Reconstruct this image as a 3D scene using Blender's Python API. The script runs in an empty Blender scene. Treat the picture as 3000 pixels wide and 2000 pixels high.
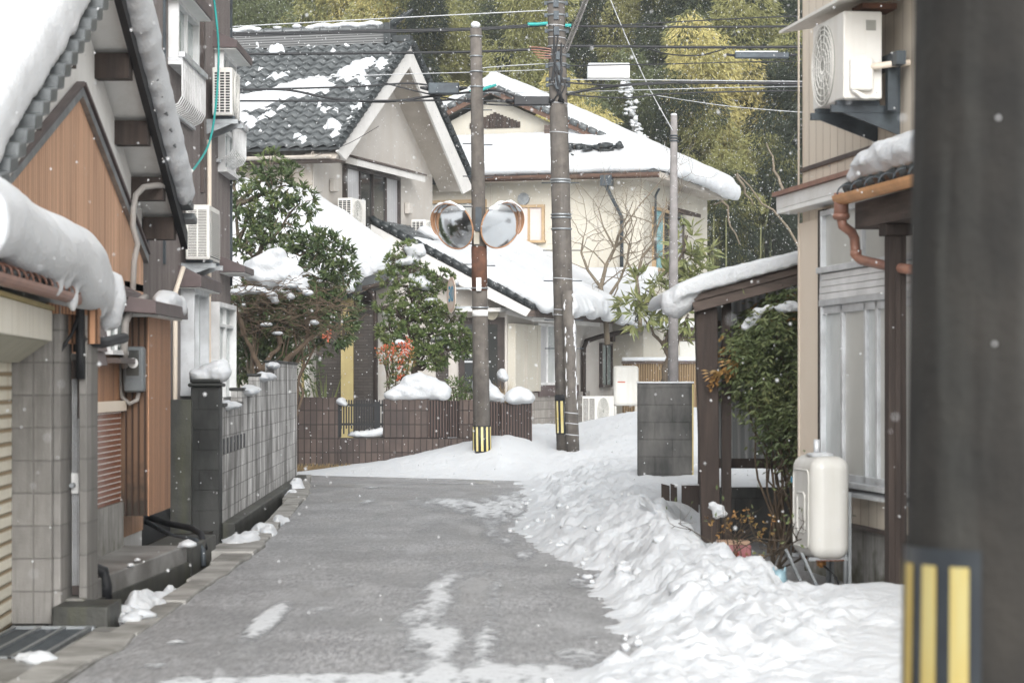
import bpy, bmesh, math, random
from mathutils import Vector, Matrix, noise
R = math.radians
sc = bpy.context.scene
col = sc.collection
rng = random.Random(11)

# ---------------------------------------------------------------- camera, sky, sun, exposure
cam = bpy.data.cameras.new('camera')
cam_ob = bpy.data.objects.new('camera', cam)
col.objects.link(cam_ob)
cam_ob.location = (0, 0, 1.5)
cam_ob.rotation_euler = (R(90), 0, 0)
cam.lens, cam.sensor_width = 85, 36
cam.shift_y = 0.0366
cam.clip_start, cam.clip_end = 0.2, 1500
cam.dof.use_dof = True
cam.dof.focus_distance = 43
cam.dof.aperture_fstop = 5.0
sc.camera = cam_ob

SUN_EL, SUN_AZ = 28, 174          # bright overcast: a huge soft sun low behind the camera
world = bpy.data.worlds.new('World')
sc.world = world
world.use_nodes = True
wn = world.node_tree
bg = wn.nodes['Background']
sky = wn.nodes.new('ShaderNodeTexSky')
sky.sky_type = 'NISHITA'
sky.sun_disc = False
sky.sun_elevation = R(SUN_EL)
sky.sun_rotation = R(SUN_AZ)
sky.air_density, sky.dust_density, sky.ozone_density = 1.0, 6.0, 1.0
hs = wn.nodes.new('ShaderNodeHueSaturation')
hs.inputs['Saturation'].default_value = 0.06
wn.links.new(sky.outputs[0], hs.inputs['Color'])
wn.links.new(hs.outputs[0], bg.inputs['Color'])
bg.inputs['Strength'].default_value = 0.15
sun = bpy.data.lights.new('sun', 'SUN')
sun.energy, sun.angle, sun.color = 0.7, R(110), (1.0, 0.998, 0.995)
sun_ob = bpy.data.objects.new('sun', sun)
col.objects.link(sun_ob)
az = R(SUN_AZ)
sdir = Vector((math.sin(az) * math.cos(R(SUN_EL)), math.cos(az) * math.cos(R(SUN_EL)), math.sin(R(SUN_EL))))
sun_ob.rotation_euler = (-sdir).to_track_quat('-Z', 'Y').to_euler()
sc.view_settings.view_transform = 'Standard'
sc.view_settings.look = 'None'
sc.view_settings.exposure = 0.82
sc.view_settings.gamma = 1.0
sc.view_settings.use_curve_mapping = False
sc.cycles.max_bounces = 8
sc.cycles.diffuse_bounces = 5
sc.cycles.transparent_max_bounces = 16
sc.cycles.use_denoising = True

# ---------------------------------------------------------------- measuring: a place seen at (px, py) and d metres away
F, CX, HY, EYE = 5553., 1176., 870., 1.5
def X(px, d): return (px - CX) / F * d
def Z(py, d): return EYE - (py - HY) / F * d
def P(px, py, d): return Vector((X(px, d), d, Z(py, d)))

# ---------------------------------------------------------------- small maths
def interp(v, xs, ys):
    if v <= xs[0]: return ys[0]
    for i in range(len(xs) - 1):
        if v <= xs[i + 1]:
            t = (v - xs[i]) / (xs[i + 1] - xs[i])
            return ys[i] + (ys[i + 1] - ys[i]) * t
    return ys[-1]
def sm(t):
    t = max(0., min(1., t))
    return t * t * (3 - 2 * t)
def n3(x, y, z=0., s=1.):
    return noise.noise(Vector((x * s, y * s, z * s)))
def V(*a): return Vector(a)

# ---------------------------------------------------------------- materials
class NT:
    def __init__(s, name):
        s.m = bpy.data.materials.new(name)
        s.m.use_nodes = True
        s.t = s.m.node_tree
        s.b = s.t.nodes['Principled BSDF']
        s.tc = s.t.nodes.new('ShaderNodeTexCoord')
        s.obj = s.tc.outputs['Object']
    def n(s, kind, **kw):
        nd = s.t.nodes.new('ShaderNode' + kind)
        for k, v in kw.items():
            if k in nd.inputs.keys(): nd.inputs[k].default_value = v
            else: setattr(nd, k, v)
        return nd
    def l(s, a, b): s.t.links.new(a, b)
    def mapped(s, scale=(1, 1, 1), src=None):
        mp = s.n('Mapping')
        mp.inputs['Scale'].default_value = scale
        s.l(src or s.obj, mp.inputs['Vector'])
        return mp.outputs[0]
    def noise(s, scale, detail=6, rough=.6, stretch=(1, 1, 1), src=None):
        nz = s.n('TexNoise')
        nz.inputs['Scale'].default_value = scale
        nz.inputs['Detail'].default_value = detail
        nz.inputs['Roughness'].default_value = rough
        s.l(s.mapped(stretch, src), nz.inputs['Vector'])
        return nz.outputs['Fac']
    def ramp(s, fac, a, b, va=0., vb=1.):
        r = s.n('MapRange')
        for k, v in zip(('From Min', 'From Max', 'To Min', 'To Max'), (a, b, va, vb)):
            r.inputs[k].default_value = v
        s.l(fac, r.inputs['Value'])
        return r.outputs[0]
    def mix(s, fac, a, b, mode='MIX'):
        mx = s.n('Mix', data_type='RGBA', blend_type=mode)
        for v, i in ((fac, 0), (a, 6), (b, 7)):
            if hasattr(v, 'is_linked'): s.l(v, mx.inputs[i])
            elif i == 0: mx.inputs[0].default_value = v
            else: mx.inputs[i].default_value = (*v[:3], 1)
        return mx.outputs[2]
    def math(s, op, a, b=None):
        m = s.n('Math', operation=op)
        for v, i in ((a, 0), (b, 1)):
            if v is None: continue
            if hasattr(v, 'is_linked'): s.l(v, m.inputs[i])
            else: m.inputs[i].default_value = v
        return m.outputs[0]
    def xyz(s):
        sp = s.n('SeparateXYZ')
        s.l(s.obj, sp.inputs[0])
        return sp.outputs
    def col(s, c):
        if hasattr(c, 'is_linked'): s.l(c, s.b.inputs['Base Color'])
        else: s.b.inputs['Base Color'].default_value = (*c[:3], 1)
    def bump(s, h, dist=.01, strength=1.):
        bm = s.n('Bump')
        bm.inputs['Distance'].default_value = dist
        bm.inputs['Strength'].default_value = strength
        s.l(h, bm.inputs['Height'])
        s.l(bm.outputs[0], s.b.inputs['Normal'])
    def fin(s, rough=.7, metal=0., spec=.3):
        if hasattr(rough, 'is_linked'): s.l(rough, s.b.inputs['Roughness'])
        else: s.b.inputs['Roughness'].default_value = rough
        s.b.inputs['Metallic'].default_value = metal
        s.b.inputs['Specular IOR Level'].default_value = spec
        return s.m

def mat(name, c, c2=None, scale=3., rough=.7, bump=0., bscale=40., metal=0., spec=.3, streak=None, stretch=(1, 1, 1), lo=.35, hi=.65, grime=None):
    """plain surface: two tones mixed by noise; streak=(colour, amount) adds vertical dirt runs, grime=(colour, z0, z1) soil and moss near the foot"""
    t = NT(name)
    c2 = c2 or tuple(v * .82 for v in c)
    k = t.mix(t.ramp(t.noise(scale, stretch=stretch), lo, hi), c, c2)
    if streak:
        k = t.mix(t.ramp(t.noise(1., 5, .65, (7, 7, .5)), .48, .75, 0, streak[1]), k, streak[0])
    if grime:
        z = t.xyz()[2]
        w = t.math('ADD', z, t.ramp(t.noise(5.), .3, .7, -.25, .25))
        k = t.mix(t.ramp(w, grime[1], grime[2], .85, 0), k, grime[0])
    t.col(k)
    if bump: t.bump(t.noise(bscale, 4), bump)
    return t.fin(rough, metal, spec)

def brick_mat(name, c1, c2, mortar, bw, bh, ms=.012, off=.5, rough=.85, streak=None, bias=0., bump=.006, dark=None):
    t = NT(name)
    x, y, z = t.xyz()
    cb = t.n('CombineXYZ')
    t.l(t.math('ADD', x, y), cb.inputs[0]); t.l(z, cb.inputs[1])
    b = t.n('TexBrick')
    b.offset = off
    b.inputs['Scale'].default_value = 1.
    b.inputs['Mortar Size'].default_value = ms
    b.inputs['Mortar Smooth'].default_value = .2
    b.inputs['Bias'].default_value = bias
    b.inputs['Brick Width'].default_value = bw
    b.inputs['Row Height'].default_value = bh
    b.inputs['Color1'].default_value = (*c1, 1)
    b.inputs['Color2'].default_value = (*c2, 1)
    b.inputs['Mortar'].default_value = (*mortar, 1)
    t.l(cb.outputs[0], b.inputs['Vector'])
    k = b.outputs['Color']
    k = t.mix(t.ramp(t.noise(2.2, 6, .65), .35, .7, 0, .65), k, tuple(v * .5 for v in c1))
    if streak:
        k = t.mix(t.ramp(t.noise(1., 6, .7, (6, 6, .45)), .46, .68, 0, streak[1]), k, streak[0])
    if dark:
        k = t.mix(t.ramp(t.noise(1.3, 5, .6, (1.5, 1.5, .6)), .42, .62, 0, dark[1]), k, dark[0])
    t.col(k)
    t.bump(t.math('SUBTRACT', t.math('MULTIPLY', t.noise(60, 3), .4), b.outputs['Fac']), bump)
    return t.fin(rough)

def stripe_mat(name, ca, cb_, pitch, width=.25, axis='h', rough=.6, spec=.3, bump=.004, var=.35, scale=3., streak=None, grime=None):
    """boards or ribs: a dark joint every pitch metres along the wall ('h') or up it ('v')"""
    t = NT(name)
    x, y, z = t.xyz()
    v = t.math('ADD', x, y) if axis == 'h' else z
    fr = t.math('FRACT', t.math('DIVIDE', v, pitch))
    d = t.math('ABSOLUTE', t.math('SUBTRACT', fr, .5))
    g = t.ramp(d, .5 - width, .5 - width * .35)
    cell = t.n('TexWhiteNoise', noise_dimensions='1D')
    t.l(t.math('FLOOR', t.math('DIVIDE', v, pitch)), cell.inputs['W'])
    k = t.mix(t.math('MULTIPLY', cell.outputs['Value'], var), ca, tuple(q * .55 for q in ca))
    k = t.mix(t.ramp(t.noise(scale, 6, .65, (1, 1, .15) if axis == 'h' else (.3, .3, 1)), .4, .7, 0, .5), k, tuple(q * .6 for q in ca))
    if streak:
        k = t.mix(t.ramp(t.noise(1., 5, .65, (7, 7, .4)), .48, .72, 0, streak[1]), k, streak[0])
    if grime:
        w = t.math('ADD', z, t.ramp(t.noise(5.), .3, .7, -.25, .25))
        k = t.mix(t.ramp(w, grime[1], grime[2], .85, 0), k, grime[0])
    k = t.mix(g, k, cb_)
    t.col(k)
    t.bump(t.math('SUBTRACT', 1., g), bump)
    return t.fin(rough, 0, spec)

def leaf_mat(name, c, c2, c3=None, scale=1.2, rough=.5, trans=.25):
    t = NT(name)
    info = t.n('ObjectInfo')
    k = t.mix(t.ramp(t.noise(scale, 3), .35, .65), c, c2)
    if c3: k = t.mix(t.ramp(t.noise(9., 2), .55, .75, 0, .8), k, c3)
    k = t.mix(t.math('MULTIPLY', info.outputs['Random'], .35), k, tuple(v * .6 for v in c))
    t.col(k)
    return t.fin(rough, 0, .25)

def snow_mat(name, c=(.585, .602, .618), bump=.014, bscale=34):
    t = NT(name)
    t.col(t.mix(t.ramp(t.noise(2.5, 5), .3, .75), c, tuple(v * .965 for v in c)))
    h = t.math('ADD', t.noise(bscale, 6, .7), t.math('MULTIPLY', t.noise(bscale * .25, 3), 1.5))
    t.bump(h, bump, .7)
    t.b.inputs['Subsurface Weight'].default_value = .3
    t.b.inputs['Subsurface Radius'].default_value = (.05, .06, .07)
    t.b.inputs['Subsurface Scale'].default_value = 1.
    return t.fin(.75, 0, .15)

M = {}
def build_materials():
    m = M
    m['snow'] = snow_mat('snow')
    m['snow_rough'] = snow_mat('trodden_snow', (.555, .573, .59), .02, 18)
    m['concrete'] = mat('concrete', (.36, .35, .33), (.22, .215, .2), 3, .9, .004, 60, streak=((.07, .068, .06), .7), grime=((.06, .06, .03), -.1, .25))
    m['concrete_wet'] = mat('wet_concrete', (.075, .075, .068), (.03, .031, .028), 2.5, .5, .004, 40, streak=((.11, .115, .05), .35))
    m['concrete_slab'] = mat('slab_concrete', (.3, .295, .285), (.12, .115, .105), 1.6, .42, .004, 50, grime=((.05, .055, .03), -.3, .0))
    m['kerb'] = mat('kerb_concrete', (.36, .35, .33), (.16, .155, .14), 2.3, .7, .006, 35)
    m['soil'] = mat('soil', (.035, .03, .025), (.02, .02, .016), 4, .95, .02, 20)
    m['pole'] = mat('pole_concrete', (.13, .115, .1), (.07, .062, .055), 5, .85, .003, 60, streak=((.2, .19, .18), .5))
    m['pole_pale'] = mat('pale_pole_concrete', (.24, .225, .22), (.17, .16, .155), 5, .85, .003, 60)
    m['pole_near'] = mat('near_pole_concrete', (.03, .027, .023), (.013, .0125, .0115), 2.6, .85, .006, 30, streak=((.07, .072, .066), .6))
    m['rust'] = mat('rust', (.14, .066, .04), (.07, .036, .025), 6, .85)
    m['galv'] = mat('galvanised', (.36, .38, .39), (.22, .235, .245), 6, .45, metal=.7, spec=.5)
    m['steel_dark'] = mat('dark_steel', (.07, .085, .095), (.045, .052, .06), 5, .5, metal=.3)
    m['black'] = mat('black_plastic', (.012, .013, .015), (.02, .021, .023), 6, .45)
    m['guard_black'] = mat('guard_black', (.016, .019, .024), (.025, .03, .034), 6, .45, spec=.4)
    m['yellow'] = mat('guard_yellow', (.4, .345, .15), (.4, .27, .05), 2.5, .5, stretch=(6, 6, .7))
    m['yellow_pale'] = mat('faded_yellow', (.6, .53, .27), (.55, .44, .16), 3, .5)
    m['white_paint'] = mat('white_paint', (.8, .8, .79), (.66, .65, .62), 3, .5)
    m['ac_white'] = mat('casing_white', (.8, .79, .75), (.73, .71, .67), 2.5, .45, spec=.4, streak=((.5, .44, .35), .3))
    m['ac_dark'] = mat('grille_shadow', (.035, .036, .036), (.025, .025, .025), 5, .6)
    m['ac_grey'] = mat('grille_grey', (.4, .4, .37), (.32, .32, .29), 5, .6)
    m['cream'] = mat('cream_plaster', (.55, .52, .48), (.5, .47, .43), 1.2, .85, .002, 120, streak=((.5, .43, .35), .35))
    m['cream_pale'] = mat('pale_cream_board', (.5, .475, .41), (.455, .43, .37), 1., .85, streak=((.5, .43, .3), .3))
    m['soffit'] = mat('soffit_board', (.47, .43, .38), (.4, .36, .31), 2, .8, .003, 150)
    m['barge'] = mat('white_barge_board', (.68, .665, .64), (.6, .585, .56), 2, .7, streak=((.5, .47, .42), .3))
    m['plaster'] = mat('white_plaster', (.84, .84, .82), (.78, .78, .76), 1.5, .85, streak=((.55, .53, .47), .3))
    m['tile'] = mat('roof_tile', (.12, .13, .133), (.055, .062, .065), 5, .33, .002, 60, spec=.5, streak=((.13, .14, .14), .5))
    m['tile_dark'] = mat('dark_roof_tile', (.035, .042, .044), (.018, .021, .022), 4, .4, spec=.45)
    m['ridge'] = stripe_mat('ridge_tile', (.2, .205, .205), (.06, .06, .06), .055, .3, 'v', .6)
    m['brown_metal'] = mat('brown_metal', (.1, .075, .065), (.065, .05, .045), 4, .45, spec=.4)
    m['purple_brown'] = mat('plum_brown_metal', (.13, .1, .098), (.09, .07, .07), 4, .45)
    m['siding_orange'] = stripe_mat('cedar_siding', (.74, .46, .3), (.36, .19, .11), .07, .14, 'h', .6, .3, .004, .45, 2., streak=((.2, .09, .05), .55))
    m['siding_brown'] = stripe_mat('umber_siding', (.15, .085, .05), (.035, .02, .014), .05, .22, 'h', .6, .3, .004, .5, 2., streak=((.04, .025, .018), .5), grime=((.015, .015, .012), .5, .8))
    m['siding_amber'] = stripe_mat('amber_siding', (.56, .3, .17), (.1, .05, .025), .05, .22, 'h', .6, .3, .004, .5, 2., streak=((.1, .05, .03), .7))
    m['red_panel'] = stripe_mat('red_brown_boards', (.34, .12, .055), (.12, .04, .02), .04, .2, 'h', .22, .6, .002, .4, 2.)
    m['corrugated'] = mat('brown_corrugated', (.17, .148, .14), (.11, .092, .086), 2, .45, spec=.4, streak=((.2, .18, .17), .4), stretch=(3, 3, .6))
    m['grey_siding'] = mat('grey_lap_siding', (.2, .17, .165), (.13, .11, .11), 2, .6)
    m['frame_white'] = mat('white_sash', (.8, .8, .8), (.58, .58, .57), 3, .4, spec=.4)
    m['frame_dark'] = mat('bronze_sash', (.045, .038, .035), (.07, .055, .05), 4, .4, spec=.4)
    m['frame_wood'] = mat('tan_sash', (.42, .31, .19), (.34, .24, .14), 4, .5)
    m['frame_alu'] = mat('aluminium_sash', (.68, .7, .72), (.47, .48, .49), 4, .35, metal=.3, spec=.5)
    m['glass'] = mat('dark_glass', (.03, .033, .034), (.055, .055, .05), 1.2, .06, spec=.6)
    m['glass_green'] = mat('reflecting_glass', (.33, .39, .385), (.22, .26, .25), .9, .08, spec=.6)
    m['glass_frost'] = mat('frosted_glass', (.5, .5, .47), (.4, .4, .37), 1.1, .28, spec=.5)
    m['glass_wet'] = mat('misted_glass', (.58, .61, .61), (.4, .43, .43), 1.2, .25, spec=.5)
    m['curtain'] = stripe_mat('net_curtain', (.56, .56, .56), (.44, .44, .45), .12, .45, 'h', .35, .5, .002, .3)
    m['curtain_pink'] = mat('pinkish_blind', (.6, .53, .5), (.55, .48, .46), 2, .4)
    m['curtain_teal'] = mat('teal_curtain', (.1, .3, .34), (.3, .42, .42), 5, .5)
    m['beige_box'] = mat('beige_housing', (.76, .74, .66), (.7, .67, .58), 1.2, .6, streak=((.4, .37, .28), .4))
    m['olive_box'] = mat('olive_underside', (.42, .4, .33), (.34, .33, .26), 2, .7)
    m['copper'] = mat('copper_gutter', (.75, .4, .17), (.55, .27, .11), 4, .4, metal=.25, spec=.5)
    m['copper_brown'] = mat('aged_copper', (.34, .17, .115), (.22, .11, .08), 4, .4, spec=.5)
    m['shutter'] = stripe_mat('cream_shutter', (.8, .76, .64), (.3, .22, .13), .085, .2, 'v', .5, .3, .01, .2, 2., streak=((.42, .29, .14), .5))
    m['block'] = brick_mat('concrete_block', (.36, .345, .325), (.27, .26, .245), (.22, .21, .2), 1.3, .2, .006, 0., streak=((.11, .105, .095), .85), dark=((.14, .135, .125), .7))
    m['block_old'] = brick_mat('weathered_block', (.82, .81, .79), (.5, .49, .47), (.26, .25, .24), .2, .185, .004, 0., streak=((.075, .07, .062), .95), dark=((.1, .095, .088), .75))
    m['block_dark'] = brick_mat('wet_dark_block', (.022, .024, .022), (.014, .015, .014), (.011, .011, .01), .4, .2, .006, .5, .55, dark=((.11, .11, .105), .4))
    m['block_corner'] = brick_mat('stained_corner_block', (.06, .06, .057), (.035, .036, .034), (.025, .025, .023), .4, .2, .005, .5, .6, dark=((.2, .19, .18), .55))
    m['block_pale'] = brick_mat('pale_block', (.42, .39, .355), (.29, .27, .25), (.2, .19, .175), .4, .2, .008, .5, streak=((.2, .18, .155), .6))
    m['brick_wall'] = brick_mat('dark_brown_tile', (.13, .095, .08), (.075, .057, .05), (.018, .015, .014), .105, .24, .009, 0., .6, dark=((.03, .025, .025), .5))
    m['rib_tile'] = stripe_mat('ribbed_tile', (.1, .07, .06), (.018, .015, .015), .05, .35, 'h', .6, .3, .01, .5)
    m['porch_brick'] = brick_mat('grey_brown_tile', (.095, .083, .074), (.07, .06, .055), (.045, .04, .036), .23, .06, .006, .5, .7)
    m['ochre'] = mat('ochre_paint', (.46, .38, .18), (.4, .32, .15), 3, .7, streak=((.3, .25, .13), .4))
    m['wood_dark'] = mat('dark_timber', (.055, .04, .033), (.028, .021, .018), 3, .75, .003, 30, stretch=(5, 5, .4), streak=((.11, .09, .078), .4))
    m['wood_grey'] = mat('grey_timber', (.13, .1, .085), (.055, .043, .037), 3, .8, .004, 30, stretch=(.5, 5, 5))
    m['wood_red'] = mat('red_brown_timber', (.13, .075, .052), (.075, .048, .038), 3, .7, stretch=(.6, 4, 4))
    m['panel_trans'] = stripe_mat('translucent_corrugated', (.36, .37, .37), (.2, .21, .21), .075, .4, 'h', .4, .4, .012, .3, 2., streak=((.2, .19, .17), .5))
    m['tan_siding'] = stripe_mat('tan_board', (.78, .7, .59), (.36, .29, .23), .2, .035, 'h', .6, .3, .006, .08, .8)
    m['tan_plain'] = mat('tan_trim', (.77, .68, .57), (.73, .63, .52), 1, .6)
    m['bark'] = mat('bark', (.09, .07, .05), (.05, .04, .03), 8, .9, .01, 30, stretch=(3, 3, .6))
    m['bark_pale'] = mat('pale_bark', (.2, .165, .12), (.12, .1, .075), 8, .9, .008, 30, stretch=(3, 3, .6))
    m['twig'] = mat('brown_twig', (.12, .088, .06), (.07, .05, .035), 8, .9)
    m['leaf'] = leaf_mat('glossy_leaf', (.1, .14, .055), (.15, .18, .07), (.22, .22, .09), 2.2, .35)
    m['leaf_dark'] = leaf_mat('dark_leaf', (.06, .095, .042), (.095, .125, .05), (.16, .16, .065), 2.5, .35)
    m['leaf_pine'] = leaf_mat('pruned_leaf', (.09, .14, .05), (.15, .19, .065), (.24, .25, .09), 2.5, .4)
    m['leaf_big'] = leaf_mat('long_leaf', (.12, .145, .055), (.19, .2, .08), (.27, .24, .11), 2., .4)
    m['leaf_nandina'] = leaf_mat('nandina_leaf', (.075, .105, .045), (.13, .155, .065), (.2, .19, .08), 3., .45)
    m['leaf_orange'] = leaf_mat('orange_leaf', (.36, .19, .07), (.26, .2, .07), (.14, .13, .05), 3., .5)
    m['berry'] = mat('red_berry', (.5, .12, .05), (.36, .08, .04), 8, .3, spec=.5)
    m['bamboo_y'] = leaf_mat('yellow_bamboo_leaf', (.5, .42, .16), (.33, .31, .12), (.58, .49, .22), .45, .55)
    m['bamboo_o'] = leaf_mat('olive_bamboo_leaf', (.26, .25, .095), (.16, .175, .07), (.4, .36, .14), .45, .55)
    m['bamboo_g'] = leaf_mat('green_bamboo_leaf', (.085, .105, .05), (.12, .14, .065), (.2, .205, .09), .45, .55)
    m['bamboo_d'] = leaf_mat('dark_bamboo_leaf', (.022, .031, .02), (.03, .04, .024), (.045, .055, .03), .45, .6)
    m['culm'] = mat('bamboo_culm', (.13, .14, .06), (.09, .09, .04), 3, .5)
    m['hill'] = mat('forest_floor', (.022, .024, .014), (.012, .013, .009), .3, .95)
    m['dead_grass'] = mat('dead_grass', (.3, .22, .12), (.2, .14, .07), 5, .9)
    m['straw'] = stripe_mat('brushwood', (.3, .22, .13), (.12, .08, .045), .06, .4, 'h', .9, .2, .01, .6)
    m['wire'] = mat('wire_black', (.02, .022, .024), (.03, .03, .032), 8, .5)
    m['wire_grey'] = mat('wire_grey', (.45, .46, .47), (.38, .39, .4), 8, .45)
    m['teal'] = mat('teal_sleeve', (.02, .33, .3), (.03, .26, .25), 8, .4)
    m['mirror'] = NT('mirror_face').fin(.13, 1., .5); m['mirror'].node_tree.nodes['Principled BSDF'].inputs['Base Color'].default_value = (.8, .82, .83, 1)
    m['orange'] = mat('mirror_orange', (.4, .22, .12), (.28, .15, .085), 5, .5)
    m['sign_face'] = mat('faded_sign', (.62, .53, .45), (.56, .47, .39), 4, .5)
    m['sign_red'] = mat('faded_red', (.56, .36, .28), (.52, .4, .32), 4, .5)
    m['sign_blue'] = mat('sign_blue', (.02, .2, .36), (.03, .26, .4), 4, .5)
    m['meter_grey'] = mat('meter_grey', (.14, .155, .16), (.1, .11, .115), 3, .4, spec=.5)
    m['pipe_grey'] = mat('grey_conduit', (.33, .31, .29), (.25, .235, .22), 5, .55)
    m['pink'] = mat('pink_crate', (.42, .2, .2), (.36, .12, .13), 5, .6)
    m['card'] = mat('cardboard', (.5, .34, .24), (.44, .29, .2), 4, .8)
    m['blue_pot'] = mat('pale_blue_glaze', (.2, .3, .34), (.14, .22, .26), 5, .35, spec=.5)
    m['brass'] = mat('brass', (.6, .3, .1), (.5, .24, .08), 5, .35, metal=.6)
    m['lamp_globe'] = mat('globe', (.6, .56, .45), (.55, .5, .4), 3, .4)
    m['tank'] = mat('tank_enamel', (.62, .61, .58), (.55, .54, .5), 1.6, .35, spec=.45, streak=((.42, .4, .33), .3))
    m['bucket'] = mat('blue_grey_plastic', (.2, .27, .3), (.16, .22, .25), 4, .5)
build_materials()

# asphalt and slush
t = NT('asphalt')
k = t.mix(t.ramp(t.noise(1., 5, .85, (34, 5, 1)), .38, .62), (.125, .125, .127), (.46, .46, .47))
k = t.mix(t.ramp(t.noise(1., 5, .7, (7, 1.2, 1)), .45, .68, 0, .4), k, (.2, .2, .2))
k = t.mix(t.ramp(t.noise(.9, 5), .4, .62, 0, .6), k, (.17, .17, .172))
k = t.mix(t.ramp(t.noise(1.1, 5, .65, (1.6, .35, 1)), .53, .7, 0, .5), k, (.46, .465, .475))
t.col(k)
t.bump(t.math('ADD', t.noise(45, 4, .85), t.noise(8, 3)), .008, .9)
M['asphalt'] = t.fin(t.ramp(t.noise(1.2, 4, .6, (1.5, .4, 1)), .35, .65, .28, .5), 0, .6)
t = NT('slush')
at = t.n('Attribute', attribute_name='thick')
t.col(t.mix(t.ramp(at.outputs['Fac'], .1, .8), (.36, .37, .38), (.6, .615, .63)))
t.l(t.ramp(t.math('ADD', at.outputs['Fac'], t.ramp(t.noise(26, 5, .7), .3, .7, -.35, .35)), .1, .95), t.b.inputs['Alpha'])
t.bump(t.noise(40, 5, .7), .01)
M['slush'] = t.fin(.6, 0, .3)

# ---------------------------------------------------------------- meshes
class MB:
    def __init__(s): s.v, s.f, s.smooth = [], [], []
    def add(s, vs, fs, smooth=False):
        b = len(s.v)
        s.v += [tuple(q) for q in vs]
        s.f += [tuple(b + i for i in f) for f in fs]
        s.smooth += [smooth] * len(fs)
        return s
    def box(s, x0, x1, y0, y1, z0, z1):
        return s.add([(x0, y0, z0), (x1, y0, z0), (x1, y1, z0), (x0, y1, z0), (x0, y0, z1), (x1, y0, z1), (x1, y1, z1), (x0, y1, z1)],
                     [(0, 3, 2, 1), (4, 5, 6, 7), (0, 1, 5, 4), (1, 2, 6, 5), (2, 3, 7, 6), (3, 0, 4, 7)])
    def obox(s, c, a, b, d):
        c, a, b, d = Vector(c), Vector(a), Vector(b), Vector(d)
        if a.cross(b).dot(d) < 0: a = -a
        return s.add([c - a - b - d, c + a - b - d, c + a + b - d, c - a + b - d, c - a - b + d, c + a - b + d, c + a + b + d, c - a + b + d],
                     [(0, 3, 2, 1), (4, 5, 6, 7), (0, 1, 5, 4), (1, 2, 6, 5), (2, 3, 7, 6), (3, 0, 4, 7)])
    def prism(s, poly, off):
        """a flat polygon (3-D points) pushed along off"""
        poly = [Vector(p) for p in poly]
        off = Vector(off)
        nrm = Vector((0, 0, 0))
        for i in range(len(poly)): nrm += poly[i].cross(poly[(i + 1) % len(poly)])
        if nrm.dot(off) > 0: poly.reverse()
        n = len(poly)
        return s.add(poly + [p + off for p in poly],
                     [tuple(range(n)), tuple(range(2 * n - 1, n - 1, -1))] + [(i, n + i, n + (i + 1) % n, (i + 1) % n) for i in range(n)])
    def slab(s, quad, t):
        """four corners of a sloping top face, thickness t downwards"""
        return s.prism(quad, (0, 0, -t))
    def tube(s, pts, r, n=8, cap=True, smooth=True):
        pts = [Vector(p) for p in pts]
        rs = r if isinstance(r, (list, tuple)) else [r] * len(pts)
        b = len(s.v)
        prev = None
        for i, p in enumerate(pts):
            d = (pts[min(i + 1, len(pts) - 1)] - pts[max(i - 1, 0)])
            d = d.normalized() if d.length > 1e-9 else Vector((0, 0, 1))
            u = prev - d * prev.dot(d) if prev is not None else d.orthogonal()
            if u.length < 1e-6: u = d.orthogonal()
            u.normalize(); prev = u
            w = d.cross(u)
            for j in range(n):
                a = 2 * math.pi * j / n
                s.v.append(tuple(p + (u * math.cos(a) + w * math.sin(a)) * rs[i]))
        for i in range(len(pts) - 1):
            for j in range(n):
                s.f.append((b + i * n + j, b + i * n + (j + 1) % n, b + (i + 1) * n + (j + 1) % n, b + (i + 1) * n + j)); s.smooth.append(smooth)
        if cap:
            s.f.append(tuple(b + j for j in range(n - 1, -1, -1))); s.smooth.append(False)
            e = b + (len(pts) - 1) * n
            s.f.append(tuple(e + j for j in range(n))); s.smooth.append(False)
        return s
    def cyl(s, a, b, r, r2=None, n=24): return s.tube([a, b], [r, r if r2 is None else r2], n)
    def ring(s, c, nrm, rad, r, n=28, m=6, a0=0., a1=2 * math.pi, ref=None):
        nrm = Vector(nrm).normalized()
        u = (Vector(ref) - nrm * Vector(ref).dot(nrm)).normalized() if ref is not None else nrm.orthogonal().normalized()
        w = nrm.cross(u)
        full = abs(a1 - a0 - 2 * math.pi) < 1e-6
        pts = [Vector(c) + (u * math.cos(a0 + (a1 - a0) * i / n) + w * math.sin(a0 + (a1 - a0) * i / n)) * rad for i in range(n + 1)]
        return s.tube(pts, r, m, not full)
    def grid(s, fn, nu, nv, smooth=True, flip=False):
        b = len(s.v)
        for j in range(nv + 1):
            for i in range(nu + 1): s.v.append(tuple(fn(i / nu, j / nv)))
        for j in range(nv):
            for i in range(nu):
                q = (b + j * (nu + 1) + i, b + j * (nu + 1) + i + 1, b + (j + 1) * (nu + 1) + i + 1, b + (j + 1) * (nu + 1) + i)
                s.f.append(q[::-1] if flip else q); s.smooth.append(smooth)
        return s
    def ball(s, c, r, nu=12, nv=8, jit=0., seed=0):
        c = Vector(c)
        r = Vector(r) if isinstance(r, (tuple, list, Vector)) else Vector((r, r, r))
        b = len(s.v)
        for j in range(nv + 1):
            th = math.pi * j / nv
            for i in range(nu):
                ph = 2 * math.pi * i / nu
                d = Vector((math.sin(th) * math.cos(ph), math.sin(th) * math.sin(ph), math.cos(th)))
                k = 1 + (jit * noise.noise(d * 1.8 + Vector((seed * 3.7, seed, c.x))) if jit else 0)
                s.v.append((c.x + d.x * r.x * k, c.y + d.y * r.y * k, c.z + d.z * r.z * k))
        for j in range(nv):
            for i in range(nu):
                s.f.append((b + j * nu + i, b + (j + 1) * nu + i, b + (j + 1) * nu + (i + 1) % nu, b + j * nu + (i + 1) % nu)); s.smooth.append(True)
        return s
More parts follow.
